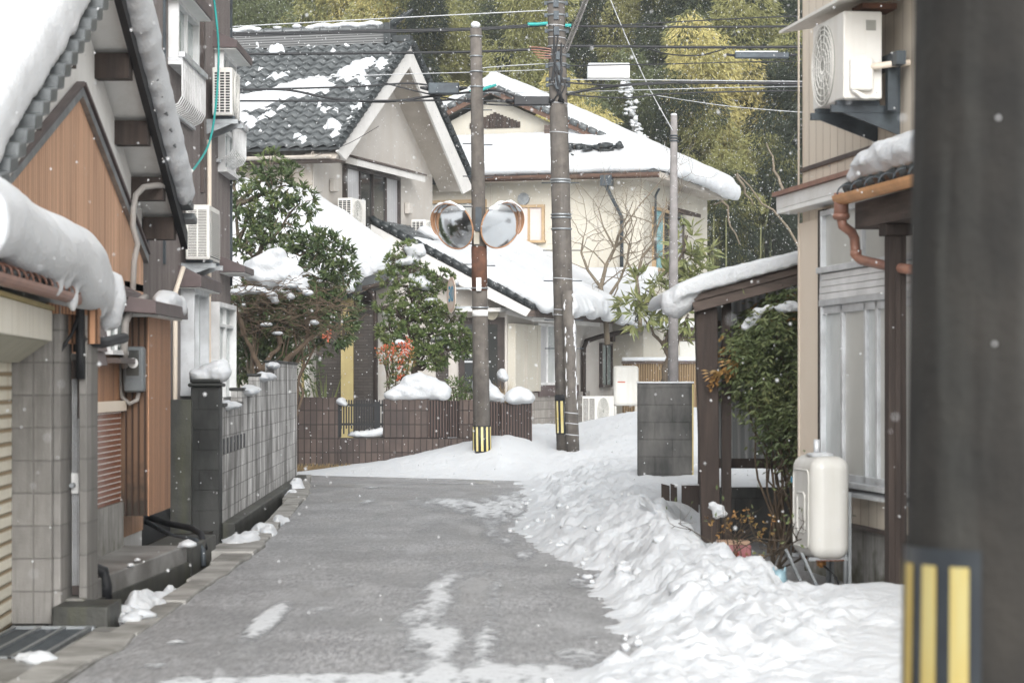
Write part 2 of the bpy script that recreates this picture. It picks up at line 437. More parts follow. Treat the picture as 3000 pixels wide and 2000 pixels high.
    def leaf(s, p, d, length, width, roll=None):
        """one folded lance-shaped leaf from p along d"""
        d = d.normalized()
        w = d.orthogonal().normalized()
        if roll is not None: w = (Matrix.Rotation(roll, 3, d) @ w)
        a = p + d * length * .45
        up = d.cross(w) * width * .25
        return s.add([p, a + w * width * .5 + up, p + d * length, a - w * width * .5 + up], [(0, 1, 2), (0, 2, 3)])
    def build(s, name, material, parent=None, bevel=0., seg=2):
        me = bpy.data.meshes.new(name)
        me.from_pydata(s.v, [], s.f)
        me.polygons.foreach_set('use_smooth', s.smooth)
        me.materials.append(M[material] if isinstance(material, str) else material)
        me.update()
        o = bpy.data.objects.new(name, me)
        col.objects.link(o)
        if parent is not None: o.parent = parent
        if bevel:
            b = o.modifiers.new('bevel', 'BEVEL')
            b.width, b.segments, b.limit_method = bevel, seg, 'ANGLE'
            if seg > 2:
                me.polygons.foreach_set('use_smooth', [True] * len(me.polygons)); b.harden_normals = True
        return o

def build_each(mb, name, material, parent=None, bevel=0.):
    """every loose piece of the mesh as an object of its own"""
    par = list(range(len(mb.v)))
    def find(i):
        while par[i] != i:
            par[i] = par[par[i]]; i = par[i]
        return i
    for f in mb.f:
        a = find(f[0])
        for i in f[1:]: par[find(i)] = a
    groups = {}
    for k, f in enumerate(mb.f): groups.setdefault(find(f[0]), []).append(k)
    out = []
    for ks in groups.values():
        q = MB(); mp = {}
        for k in ks:
            ids = []
            for i in mb.f[k]:
                if i not in mp: mp[i] = len(q.v); q.v.append(mb.v[i])
                ids.append(mp[i])
            q.f.append(tuple(ids)); q.smooth.append(mb.smooth[k])
        out.append(q.build(name, material, parent, bevel))
    return out

def tag(o, label=None, cat=None, group=None, kind=None):
    if label: o['label'] = label
    if cat: o['category'] = cat
    if group: o['group'] = group
    if kind: o['kind'] = kind
    return o
def thing(name, label, cat, loc=(0, 0, 0), rz=0., group=None):
    o = bpy.data.objects.new(name, None)
    o.empty_display_size = .2
    o.location = loc
    o.rotation_euler = (0, 0, rz)
    col.objects.link(o)
    return tag(o, label, cat, group)
def place(o, loc, rz=0.):
    o.location = loc; o.rotation_euler = (0, 0, rz); return o
def copy_tree(o, parent=None):
    c = o.copy(); col.objects.link(c)
    if parent is not None: c.parent = parent
    for ch in list(o.children): copy_tree(ch, c)
    return c
def reflow(o, mb_name, vox, smooth=3, disp=.03, dscale=.25, seed=0):
    """melt a rough snow shape into one soft body: voxel remesh, smooth, lumpy displacement"""
    r = o.modifiers.new('melt', 'REMESH'); r.mode = 'VOXEL'; r.voxel_size = vox; r.use_smooth_shade = True
    if smooth:
        q = o.modifiers.new('soften', 'SMOOTH'); q.factor, q.iterations = .6, smooth
    for k, (amp, sc_) in enumerate(((disp * .55, dscale * 1.5), (disp * .3, dscale * .45))):
        tx = bpy.data.textures.new('lumps', 'CLOUDS'); tx.noise_scale = sc_; tx.noise_depth = 2
        d = o.modifiers.new('lumps', 'DISPLACE'); d.texture = tx; d.strength = amp * 2; d.mid_level = .5
        d.texture_coords = 'GLOBAL'
    return o
def snow(name, mb, label, vox=.05, smooth=4, disp=.03, dscale=.3, loc=(0, 0, 0), rz=0., kind='stuff', cat='snow', group=None):
    o = mb.build(name, 'snow')
    place(o, loc, rz)
    reflow(o, name, vox, smooth, disp, dscale)
    return tag(o, label, cat, group, kind)

def window(parent, a, b, z0, z1, nrm, frame='frame_white', pane='glass', splits=1, bar=.045, depth=.07, rail=None, panes=None, name='window'):
    """sash window on a wall: a, b the foot of its two sides, nrm pointing out; frame with mullions, panes as children"""
    a, b, nrm = Vector(a), Vector(b), Vector(nrm).normalized()
    ax = b - a; L = ax.length; ax.normalize()
    up = Vector((0, 0, 1))
    f = MB()
    def bar_(u0, u1, w0, w1, d=depth):
        c = a + ax * ((u0 + u1) / 2) + up * ((w0 + w1) / 2 - a.z) + nrm * (d / 2)
        f.obox(c, ax * ((u1 - u0) / 2), up * ((w1 - w0) / 2), nrm * (d / 2))
    bar_(-bar, 0, z0, z1); bar_(L, L + bar, z0, z1)
    bar_(-bar, L + bar, z1, z1 + bar); bar_(-bar * 1.4, L + bar * 1.4, z0 - bar, z0, depth * 1.35)
    for i in range(1, splits):
        u = L * i / splits
        bar_(u - bar * .4, u + bar * .4, z0, z1, depth * .8)
    for r in (rail or []):
        zz = z0 + (z1 - z0) * r
        bar_(0, L, zz - bar * .35, zz + bar * .35, depth * .78)
    fo = f.build(name, frame, parent)
    for i in range(splits):
        g = MB()
        u0, u1 = L * i / splits, L * (i + 1) / splits
        c = a + ax * ((u0 + u1) / 2) + up * ((z0 + z1) / 2 - a.z) + nrm * (depth * (.3 if i % 2 else .42))
        g.obox(c, ax * ((u1 - u0) / 2 - .001), up * ((z1 - z0) / 2 - .001), nrm * .006)
        g.build('pane', (panes[i] if panes else pane), fo)
    return fo

def ac_unit(label, loc, rz, w=.8, d=.28, h=.56, end='grid', bracket=True, group='outdoor units of air conditioners', pipe=True, face='fan'):
    """outdoor unit: fan on the front (-y), coil grille on the -x end; stands on two wall brackets behind it"""
    t = thing('air_conditioner', label, 'air conditioner', loc, rz, group)
    MB().box(-w / 2, w / 2, -d / 2, d / 2, .03, h).build('casing', 'ac_white', t, .012)
    if face == 'fan':
        f = MB()
        c = Vector((-w * .12, -d / 2 - .012, h * .5))
        for rr in (.05, .09, .13, .17, .2, .225): f.ring(c, (0, 1, 0), rr * h / .5, .0045, 28, 4)
        for i in range(14):
            a = 2 * math.pi * i / 14
            dd = Vector((math.cos(a), 0, math.sin(a)))
            f.tube([c + dd * .04, c + dd * .225 * h / .5], .003, 4)
        f.build('fan_guard', 'ac_white', t)
        MB().cyl(c + V(0, .013, 0), c + V(0, .009, 0), .225 * h / .5, n=28).build('fan_opening', 'ac_grey', t)
    else:
        f = MB()
        for i in range(26):
            z = .07 + (h - .13) * i / 25
            f.box(-w / 2 + .05, w / 2 - .05, -d / 2 - .012, -d / 2, z, z + (h - .13) / 52)
        f.build('front_grille', 'ac_white', t)
        MB().box(-w / 2 + .045, w / 2 - .045, -d / 2 - .003, -d / 2 + .01, .06, h - .05).build('grille_shadow', 'ac_dark', t)
    if end in ('grid', 'slats'):
        MB().box(-w / 2 - .003, -w / 2 + .01, -d / 2 + .02, d / 2 - .02, .06, h - .05).build('coil', 'ac_dark', t)
        g = MB()
        rows = 15 if end == 'grid' else 30
        for i in range(rows + 1):
            z = .06 + (h - .11) * i / rows
            g.box(-w / 2 - .012, -w / 2 - .001, -d / 2 + .018, d / 2 - .018, z - .004, z + .004)
        cols = 4 if end == 'grid' else 3
        for i in range(cols):
            y = -d / 2 + .02 + (d - .04) * i / (cols - 1)
            g.box(-w / 2 - .0135, -w / 2 - .0015, y - .007, y + .007, .056, h - .046)
        g.build('side_grille', 'ac_white', t)
    for sx in (-1, 1): MB().box(sx * w * .33 - .025, sx * w * .33 + .025, -d / 2 - .015, d / 2 + .015, 0, .0295).build('foot', 'steel_dark', t)
    if bracket:
        for sx in (-1, 1):
            x = sx * w * .33
            b = MB().box(x - .02, x + .02, -d / 2 - .05, d / 2 + .16, -.05, -.001)
            b.box(x - .02, x + .02, d / 2 + .12, d / 2 + .16, -.001, .3)
            b.prism([(x - .012, -d / 2 + .02, -.05), (x - .012, d / 2 + .16, -.05), (x - .012, d / 2 + .16, -.2)], (.024, 0, 0))
            b.build('bracket', 'steel_dark' if bracket == 'dark' else 'galv', t)
    return t

def gutter(parent, a, b, r=.06, material='brown_metal', straps=0, name='gutter', strap_mat=None):
    """half-round gutter from a to b with strap brackets"""
    a, b = Vector(a), Vector(b)
    d = (b - a).normalized(); up = Vector((0, 0, 1)); s = d.cross(up).normalized()
    m = MB()
    n = 8
    prof = [(math.cos(math.pi * i / n + math.pi), math.sin(math.pi * i / n + math.pi)) for i in range(n + 1)]
    pts = [(x * r, y * r) for x, y in prof] + [(x * r * .88, y * r * .88) for x, y in reversed(prof)]
    va = [a + s * x + up * y for x, y in pts]; vb = [b + s * x + up * y for x, y in pts]
    k = len(pts)
    m.add(va + vb, [(i, (i + 1) % k, k + (i + 1) % k, k + i) for i in range(k)] + [tuple(range(k - 1, -1, -1)), tuple(range(k, 2 * k))], False)
    o = m.build(name, material, parent)
    if straps:
        q = MB()
        for i in range(straps):
            c = a + (b - a) * ((i + .5) / straps)
            q.ring(c, d, r * 1.06, r * .1, 10, 5, math.pi, 2 * math.pi, s)
        build_each(q, 'strap', strap_mat or material, o)
    return o

def tile_roof(mb, fn, nt, nc, per=8, wave=.04, step=.045, jit=.0, seed=1):
    """S-tiles on a roof plane: fn(u, v, h) gives the point at u along the eave, v up the slope, h above it"""
    rows = []
    for c in range(nc):
        rows += [(c / nc, 'a'), (c / nc, 'b'), ((c + 1.08) / nc, 'c')]
    nu = nt * per
    b = len(mb.v)
    rnd = random.Random(seed)
    lift = [[rnd.uniform(-1, 1) * jit for _ in range(nt + 1)] for _ in range(nc)]
    for r, (v, k) in enumerate(rows):
        c = r // 3
        for i in range(nu + 1):
            ph = (i % per) / per
            w = .5 + .5 * math.sin(2 * math.pi * ph) + .18 * math.sin(4 * math.pi * ph + .6)
            h = wave * w + lift[c][min(i // per, nt)]
            if k == 'a': hh = h - .012
            elif k == 'b': hh = h + step
            else: hh = h + .004
            vv = v + (.12 / nc * math.sin(2 * math.pi * ph + 1.2) if k != 'c' else 0)
            mb.v.append(tuple(fn(i / nu, min(1., max(0, vv)), hh)))
    for r in range(len(rows) - 1):
        if rows[r][1] == 'c': continue
        for i in range(nu):
            mb.f.append((b + r * (nu + 1) + i, b + r * (nu + 1) + i + 1, b + (r + 1) * (nu + 1) + i + 1, b + (r + 1) * (nu + 1) + i)); mb.smooth.append(rows[r][1] == 'b')
    return mb

def leaf_cloud(mb, c, rad, n, ln, wd, rnd, droop=.3, shell=.55, out=.8):
    c = Vector(c)
    for _ in range(n):
        while True:
            d = Vector((rnd.uniform(-1, 1), rnd.uniform(-1, 1), rnd.uniform(-1, 1)))
            if .05 < d.length < 1: break
        q = d.normalized() * (shell + (1 - shell) * d.length) if rnd.random() < .75 else d
        p = c + Vector((q.x * rad[0], q.y * rad[1], q.z * rad[2]))
        dr = d.normalized() * out + Vector((rnd.gauss(0, .5), rnd.gauss(0, .5), rnd.gauss(0, .5) - droop))
        mb.leaf(p, dr, ln * rnd.uniform(.6, 1.25), wd * rnd.uniform(.7, 1.2), rnd.uniform(0, 6.28))
    return mb
def whorl(mb, p, d, n, ln, wd, rnd, spread=1.1, droop=.0):
    """a rosette of leaves at a twig's tip"""
    d = d.normalized()
    u = d.orthogonal().normalized(); w = d.cross(u)
    a0 = rnd.uniform(0, 6.28)
    for i in range(n):
        a = a0 + 6.283 * i / n + rnd.uniform(-.3, .3)
        k = rnd.uniform(.5, 1.) * spread
        mb.leaf(p, d * (1.25 - k * .5) + (u * math.cos(a) + w * math.sin(a)) * k + Vector((0, 0, -droop)), ln * rnd.uniform(.7, 1.15), wd * rnd.uniform(.8, 1.15), rnd.uniform(-.5, .5) + a)
def wander(a, b, n, amp, rnd):
    a, b = Vector(a), Vector(b)
    L = (b - a).length
    pts = []
    for i in range(n + 1):
        t = i / n
        k = math.sin(math.pi * t) * amp * L if i < n else amp * .2 * L
        pts.append(a.lerp(b, t) + Vector((rnd.uniform(-1, 1), rnd.uniform(-1, 1), rnd.uniform(-1, 1))) * k)
    return pts
def branch(mb, p, d, ln, r, depth, rnd, tips, bend=.5, split=(2, 3), shrink=.72, up=.1, sides=5):
    pts = [p]; q = p.copy(); dd = d.normalized()
    k = 4
    for i in range(k):
        dd = (dd + Vector((rnd.gauss(0, bend), rnd.gauss(0, bend), rnd.gauss(0, bend) + up)) * .45).normalized()
        q = q + dd * ln / k
        pts.append(q.copy())
    r1 = r * (.55 if depth else .25)
    mb.tube(pts, [r + (r1 - r) * i / k for i in range(k + 1)], sides, False)
    if depth == 0:
        tips.append((q, dd)); return
    for _ in range(rnd.randint(*split)):
        s = pts[rnd.randint(2, k)] if rnd.random() < .4 else q
        nd = (dd + Vector((rnd.gauss(0, .7), rnd.gauss(0, .7), rnd.gauss(0, .6)))).normalized()
        branch(mb, s, nd, ln * shrink * rnd.uniform(.7, 1.15), r1, depth - 1, rnd, tips, bend, split, shrink, up, sides)

# ================================================================ the ground
def xl(y): return interp(y, [6, 12, 20, 25.6, 32, 36.5], [-2.2, -2.2, -2.2, -2.38, -2.67, -3.1])        # left edge of the asphalt
def xb(y): return interp(y, [9, 11.2, 12.3, 13.2, 14.6, 16, 18.9, 20, 21, 23, 27, 31, 34, 36.5], [.0, .1, .2, .72, .57, .62, .6, .42, .22, .04, .06, .1, .13, .05])  # foot of the snow bank
def far_h(x, y):
    zr = interp(x, [-4.5, -3.6, -2.2, -1.3, -.7, -.2, .3, 1.28, 2.4, 4, 8], [-.16, -.07, .11, .3, .42, .5, .58, .6, .84, .95, 1.0])
    yr = interp(x, [-.2, .6, 4], [41, 45, 47])
    y0 = interp(x, [-3.6, -1, -.2, .4, 1.2, 2, 4], [39.8, 38.4, 37.6, 36.2, 35.2, 33, 28])
    return -.12 + (zr + .12) * sm((y - y0) / (yr - y0))
def snow_h(x, y):
    nz = noise.fractal(Vector((x * 2.1, y * 2.1, 3.)), .9, 2.1, 4)
    s = x - xb(y) + .16 * n3(x, y, 1., 1.6) + .09 * n3(x, y, 7., 5.)
    Hn = interp(y, [9, 12, 13.5, 15, 17, 19, 20.5, 23, 28, 33, 37], [.05, .12, .19, .26, .36, .42, .4, .36, .4, .42, .3])
    w = interp(y, [9, 14, 18, 24, 36], [.75, .75, .65, 1.2, 1.7])
    b = Hn * sm(s / w) ** .8 if s > 0 else -.08
    if y < 24.5 and s > 0:
        back = sm((s - interp(y, [12, 13.5, 15, 17, 19, 21, 24], [9, 9, 1.0, .72, .66, .75, 2.]))/ .38) * (1 - sm((y - 22) / 2.5))
        b = b * (1 - back) + interp(y, [14, 16, 18], [.14, .0, -.03]) * back
    if y > 35: b = b * (1 - sm((y - 35) / 2.5)) - .1 * sm((y - 35) / 2.5)
    f = far_h(x, y) if y > 24 else -.2
    h = max(b, f) + (.04 * math.exp(-abs(b - f) / .06) if min(b, f) > 0 else 0)
    if h > .02:
        rough = (1 - sm((s - .9) / 1.0)) if y < 36 else .25
        rough = max(.18, rough)
        d0 = noise.voronoi(Vector((x * 6.5, y * 6.5, h * 8)))[0][0]
        d1 = noise.voronoi(Vector((x * 15, y * 15, h * 14)))[0][0]
        k = min(1., h / .12)
        c0 = math.sqrt(max(0., .42 - d0 * d0)); c1 = math.sqrt(max(0., .4 - d1 * d1))
        h += k * (rough * (.03 * (c0 - .42) + .05 * n3(x, y * .55, 2, 2.) + .12 * (abs(n3(x, y * .6, 4, 4.2)) - .2) + .075 * (abs(n3(x, y * .65, 4, 8.5)) - .2) + .045 * (abs(n3(x, y * .7, 8, 14)) - .2)) + .025 * n3(x, y, 0, 1.1) + .035 * n3(x, y, 5, .5))
    return h
def build_ground():
    tag(MB().add([(-400, -300, -.5), (400, -300, -.5), (400, 500, -.5), (-400, 500, -.5)], [(0, 1, 2, 3)]).build('ground', 'snow'), kind='structure')
    # road with a slight fall towards the crossing
    m = MB()
    ys = [-40, 0, 6, 9] + [9 + i * .5 for i in range(1, 65)]
    def rz(y): return -.1 * sm((y - 33) / 6)
    for i, y in enumerate(ys):
        for x in (xl(y), -1.2, 0, 1.5, 4): m.v.append((x, y, rz(y)))
    for i in range(len(ys) - 1):
        for j in range(4):
            a = i * 5 + j
            m.f.append((a, a + 1, a + 6, a + 5)); m.smooth.append(True)
    n = len(m.v)
    for x in (xl(9), ): pass
    m.add([(xl(y), y, rz(y)) for y in ys] + [(xl(y), y, -.6) for y in ys], [(i, len(ys) + i, len(ys) + i + 1, i + 1) for i in range(len(ys) - 1)])
    tag(m.build('road', 'asphalt'), kind='structure')
    m = MB()
    m.box(-30, 25, 36.6, 41.2, -.6, -.096)
    tag(m.build('cross_road', 'asphalt'), kind='structure')
    # kerb of broken concrete along the gutter
    m = MB()
    prev = None
    rnd = random.Random(3)
    y = 10.
    while y < 36:
        y2 = y + rnd.uniform(.9, 2.2)
        w = .2 + .05 * math.sin(y * 3)
        a, b = xl(y), xl(y2)
        j = rnd.uniform(-.02, .03)
        m.prism([(a - w - .02, y, -.5), (a + j, y + .003, -.5), ((a + b) / 2 + rnd.uniform(-.05, .05), y * .6 + y2 * .4, -.5), (b + j * .5, y2 - .003, -.5), (b - w - .02, y2, -.5)], (0, 0, .5 + rnd.uniform(.012, .03)))
        y = y2
    tag(m.build('kerb', 'kerb', bevel=.012), kind='structure')
    m = MB()
    m.add([(-3.6, 8, -.42), (-2.2, 8, -.42), (-2.2, 37, -.42), (-3.8, 37, -.42)], [(0, 1, 2, 3)])
    tag(m.build('gutter_floor', 'soil'), kind='structure')
    m = MB()
    m.prism([(-14, 15.2, 0.), (-2.95, 15.2, 0.), (-2.95, 24, 0.), (-3.3, 36.4, 0.), (-14, 36.4, 0.)], (0, 0, -.6))
    tag(m.build('yard_ground', 'soil'), kind='structure')
    # concrete apron in front of the garage, with a cut for the grating
    m = MB()
    m.box(-3.2, -2.205, 9, 12.9, -.5, .012)
    m.box(-2.5, -2.205, 12.9, 14.55, -.5, .012)
    tag(m.build('apron', 'concrete_slab', bevel=.015), kind='structure')
    # snow along the right of the road and over the crossing
    rows = [10.4]
    while rows[-1] < 49: rows.append(rows[-1] * 1.0029)
    xs = [-5 + i * .08 for i in range(60)] + [-.2 + i * .033 for i in range(91)] + [2.85 + i * .12 for i in range(15)] + [4.7 + i * .35 for i in range(20)]
    m = MB()
    idx = {}
    hs_ = []
    for j, y in enumerate(rows):
        r = []
        for i, x in enumerate(xs):
            h = snow_h(x, y) if (x > -1.2 or y > 36) else -.2
            r.append(h)
        hs_.append(r)
    for j in range(len(rows) - 1):
        for i in range(len(xs) - 1):
            q = [(j, i), (j, i + 1), (j + 1, i + 1), (j + 1, i)]
            low = -.06 if rows[j] < 34 else -.14
            if max(hs_[a][b] for a, b in q) < low + .03 and not (xs[i] > .95 and rows[j] > 12): continue
            ids = []
            for a, b in q:
                if (a, b) not in idx:
                    idx[(a, b)] = len(m.v)
                    m.v.append((xs[b], rows[a], hs_[a][b]))
                ids.append(idx[(a, b)])
            m.f.append(tuple(ids)); m.smooth.append(True)
    o = m.build('snow_bank', 'snow_rough')
    tag(o, kind='structure')
    # gardens behind, under snow
    m = MB()
    def gz(x, y): return interp(y, [42, 48, 60, 75], [.0, .25, .42, 1.9]) + .1 * n3(x, y, 0, .35)
    m.grid(lambda u, v: (-26 + 60 * u, 42.4 + 36 * v, gz(-26 + 60 * u, 42.4 + 36 * v)), 60, 40)
    tag(m.build('garden_ground', 'snow'), kind='structure')
    # slush left on the road
    spots = [(X(610, 14.9), 14.95, .075, 1.0, 2.2), (X(735, 15.6), 15.7, .07, .4, .75), (X(800, 17.5), 17.6, .09, .5, .6),
             (-.42, 13.5, .16, 1.6, 1.05), (-.5, 17.2, .14, 2.2, .95), (-.62, 15.1, .12, 1.2, .6), (-.13, 13.7, .09, 1.4, .85), (-.12, 16.9, .07, 1.8, .7), (-.26, 19.2, .14, 1.0, .5),
             (-.55, 28.6, .5, 1.7, .8), (-.2, 26.5, .3, 1.8, .75), (.0, 30, .3, 3, .8), (-.95, 29.5, .35, .8, .7), (-.2, 23.5, .12, 1.5, .55),
             (-1.75, 29.5, .1, .9, .7), (-1.2, 21, .1, .9, .45), (-1.0, 11.9, .4, .3, 1.3), (-.35, 11.8, .55, .42, 2.0), (-1.55, 11.8, .3, .3, 1.0), (.1, 12.1, .3, .5, 1.6), (.35, 13.1, .15, .4, .9), (.45, 14.0, .06, .12, .9),
             (.5, 17.6, .1, .6, .9), (.12, 20.6, .12, .7, .9), (-.05, 22.4, .1, .9, .9), (-.9, 24.6, .14, 1.3, .45), (-1.4, 26.2, .12, 1.2, .4), (-1.95, 33.3, .2, .6, .7),
             (-1.85, 12.6, .1, .16, .6), (X(400, 13.6), 13.7, .05, .09, 1.1), (-.6, 20.4, .2, .8, .42), (-.75, 35.6, .9, .7, .6)]
    m = MB()
    th = []
    rows = [10.6]
    while rows[-1] < 37: rows.append(rows[-1] * 1.0045)
    xs = [-2.15 + i * .035 for i in range(84)]
    H = []
    for y in rows:
        r = []
        for x in xs:
            v = 0
            for sx, sy, rx, ry, a in spots:
                q = ((x - sx) / rx) ** 2 + ((y - sy) / ry) ** 2
                if q < 6: v += a * math.exp(-q)
            v = min(v, 1.3) * (1 + .9 * (.7 * noise.fractal(Vector((x * 7, y * .9, 0)), .8, 2., 4) + .45 * noise.fractal(Vector((x * 20, y * 5, 3)), .8, 2., 3))) - .17
            r.append(v)
        H.append(r)
    idx = {}
    for j in range(len(rows) - 1):
        for i in range(len(xs) - 1):
            q = [(j, i), (j, i + 1), (j + 1, i + 1), (j + 1, i)]
            if max(H[a][b] for a, b in q) < .02: continue
            ids = []
            for a, b in q:
                if (a, b) not in idx:
                    idx[(a, b)] = len(m.v)
                    h = max(0., min(1., H[a][b]))
                    th.append(h)
                    m.v.append((xs[b], rows[a], .004 + .018 * h - .1 * sm((rows[a] - 33) / 6)))
                ids.append(idx[(a, b)])
            m.f.append(tuple(ids)); m.smooth.append(True)
    o = m.build('slush', 'slush')
    at = o.data.attributes.new('thick', 'FLOAT', 'POINT')
    at.data.foreach_set('value', th)
    tag(o, 'thin grey slush in patches and wheel tracks on the wet road', 'slush', None, 'stuff')
    # clods that rolled off the bank
    m = MB()
    rnd = random.Random(5)
    for _ in range(60):
        y = rnd.uniform(12.5, 30) if rnd.random() < .8 else rnd.uniform(28, 36)
        x = xb(y) + .06 + abs(rnd.gauss(0, .4)); r = rnd.choice((.02, .025, .03, .04, .05, .075))
        m.ball((x, y, snow_h(x, y) - r * .42), (r, r * rnd.uniform(.9, 1.5), r * rnd.uniform(.6, .95)), 10, 8, .5, rnd.random() * 9)
    for _ in range(16):
        y = rnd.uniform(11, 30)
        x = xb(y) + rnd.gauss(-.03, .07)
        r = rnd.uniform(.008, .035)
        m.ball((x, y, r * .5 + max(0, snow_h(x, y))), (r, r * rnd.uniform(.8, 1.3), r * .8), 6, 4, .5, rnd.random() * 9)
    for (px, py, d, r) in ((1350, 1320, 18.2, .03), (325, 1425, 15.1, .06), (300, 1432, 14.9, .05), (65, 1520, 12.8, .05), (90, 1528, 12.7, .06), (75, 1524, 12.75, .05)):
        m.ball((X(px, d), d, r * .4), (r * 1.6, r * 1.6, r * .7), 8, 5, .6, px)
    tag(m.build('snow_clods', 'snow_rough'), 'small clods of snow rolled from the bank onto the road', 'snow', None, 'stuff')
    # snow lying in the gutter and on the wall foot
    m = MB()
    for (px, py, d, rx, ry, rzz) in ((330, 1385, 15.9, .1, .5, .16), (300, 1400, 15.4, .1, .3, .14), (385, 1362, 16.9, .08, .3, .12), (560, 1242, 21.9, .16, .5, .13), (600, 1220, 23.2, .12, .5, .14), (680, 1115, 33.3, .12, .5, .16), (672, 1135, 31.4, .1, .4, .12), (720, 1150, 29.8, .13, .4, .05), (640, 1195, 25.4, .1, .4, .1)):
        c = P(px, py, d)
        for q in range(4):
            m.ball((c.x + rnd.uniform(-.5, .5) * rx, c.y + rnd.uniform(-.8, .8) * ry, c.z - .06 + rnd.uniform(-.2, .2) * rzz), (rx * rnd.uniform(.6, 1), ry * rnd.uniform(.4, .8), rzz * rnd.uniform(.6, 1)), 10, 7, .5, q + px)
    o = m.build('gutter_snow', 'snow'); reflow(o, '', .025, 2, .025, .15)
    tag(o, 'heaps of snow caught in the gutter beside the block wall', 'snow', None, 'stuff')
build_ground()

# ================================================================ left: garage
def build_garage():
    g = thing('garage', 'grey concrete block garage with cream shutter and beige box under a snowy eave', 'garage', (-2.93, 14.8, 0))
    def L(m):
        return m
    off = Vector((-2.93, 14.8, 0))
    def part(mb, name, material, parent=g, bevel=0):
        mb.v = [(x - off.x, y - off.y, z - off.z) for x, y, z in mb.v]
        return mb.build(name, material, parent, bevel)
    m = MB().box(-3.075, -2.82, 14.8, 15.3, 0, 2.0)
    m.box(-8, -3.075, 15.0, 15.3, 0, 2.0)
    part(m, 'pier', 'block', bevel=.006)
    part(MB().box(-2.82, -2.775, 14.86, 15.25, 0, 1.95), 'jamb', 'block', bevel=.006)
    part(MB().box(-2.705, -2.655, 15.1, 15.5, .1, 1.9), 'jamb', 'block', bevel=.006)
    m = MB()
    m.prism([(-2.86, 11.0, 0), (-3.06, 14.79, 0), (-3.10, 14.79, 0), (-2.9, 11.0, 0)], (0, 0, 1.75))
    part(m, 'shutter', 'shutter')
    m = MB().box(-3.09, -3.076, 14.77, 14.8, 0, 1.8)
    part(m, 'shutter_rail', 'shutter')
    # door deep in its recess
    m = MB().box(-2.775, -2.705, 15.25, 15.3, .14, 1.62)
    d = part(m, 'door', 'brown_metal')
    m = MB()
    for x in (-2.768, -2.756, -2.745, -2.733): m.box(x - .003, x + .003, 15.232, 15.25, .2, 1.25 if x > -2.74 else 1.5)
    dm = Vector((0, 0, 0))
    part(m, 'moulding', 'frame_alu', d)
    part(MB().box(-2.772, -2.722, 15.2, 15.235, .78, .91), 'lock_plate', 'white_paint', d, .004)
    part(MB().cyl((-2.757, 15.2, .835), (-2.757, 15.13, .835), .016, n=14), 'handle', 'galv', d)
    part(MB().box(-2.775, -2.705, 15.2, 15.3, 1.62, 1.66), 'lintel', 'concrete')
    part(MB().box(-2.77, -2.707, 15.25, 15.3, 1.67, 1.87), 'fanlight', 'glass')
    part(MB().box(-2.774, -2.656, 15.0, 15.28, 0, .135), 'threshold', 'concrete', bevel=.006)
    # housing of the shutter with its canted underside
    a0, a1 = Vector((-2.46, 11.0, 0)), Vector((-2.80, 14.72, 0))
    inw = Vector((-.995, -.09, 0))
    m = MB()
    m.prism([a0 + V(0, 0, 1.73), a0 + V(0, 0, 1.915), a0 + inw * .4 + V(0, 0, 1.915), a0 + inw * .4 + V(0, 0, 1.73)], a1 - a0)
    part(m, 'shutter_box', 'beige_box', bevel=.006)
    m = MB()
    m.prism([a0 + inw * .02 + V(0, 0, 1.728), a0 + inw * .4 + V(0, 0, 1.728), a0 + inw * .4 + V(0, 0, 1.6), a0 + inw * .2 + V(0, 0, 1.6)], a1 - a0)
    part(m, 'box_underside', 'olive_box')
    m = MB()
    m.prism([a0 + inw * -.015 + V(0, 0, 1.917), a0 + inw * -.015 + V(0, 0, 1.94), a0 + inw * .4 + V(0, 0, 1.94), a0 + inw * .4 + V(0, 0, 1.917)], (a1 - a0) * 1.004)
    part(m, 'box_flashing', 'ochre')
    m = MB()
    m.prism([(-2.83, 14.74, 1.9), (-2.6, 15.3, 1.9), (-2.62, 15.36, 1.9), (-3.0, 15.2, 1.9)], (0, 0, .11))
    m.box(-3.0, -2.59, 15.12, 15.2, 1.72, 2.0)
    part(m, 'fascia', 'siding_amber')
    # roof
    e0, e1 = Vector((-2.48, 11.0, 2.03)), Vector((-2.76, 15.8, 2.03))
    m = MB().slab([e0, e1, e1 + V(-3, -.1, .95), e0 + V(-3, -.1, .95)], .07)
    r = part(m, 'roof', 'tile_dark')
    m = MB()
    for i in range(24):
        c = e0.lerp(e1, (i + .5) / 24)
        m.cyl(c + V(.03, 0, .01), c + V(-.3, 0, .11), .05, n=10)
    part(m, 'eave_tile', 'tile_dark', r)
    gg = MB()
    a, b = e0 + V(.06, 0, -.03), e0.lerp(e1, .82) + V(.06, 0, -.03)
    s = a - off; e = b - off
    gutter(g, s, e, .052, 'copper_brown', 16)
    part(MB().tube([(-2.68, 15.0, 2.0), (-2.69, 15.05, 1.95), (-2.69, 15.08, 1.65), (-2.69, 15.08, 1.5)], .03, 10), 'downpipe', 'black')
    part(MB().tube([(-2.69, 15.05, 1.92), (-2.73, 15.0, 1.78), (-2.79, 14.9, 1.66)], .012, 6), 'brace', 'black')
    part(MB().tube([(-2.69, 15.1, 1.75), (-2.63, 15.5, 1.73), (-2.55, 15.9, 1.77)], .035, 8), 'side_gutter', 'black')
    # the snow on its roof: a thick rounded roll along the eave
    m = MB()
    n = 26
    prof = [(.13, .02), (.2, .13), (.19, .28), (.1, .4), (-.1, .5), (-.45, .58), (-1.0, .7), (-1.8, .85), (-1.8, .5), (-.4, .1)]
    secs = []
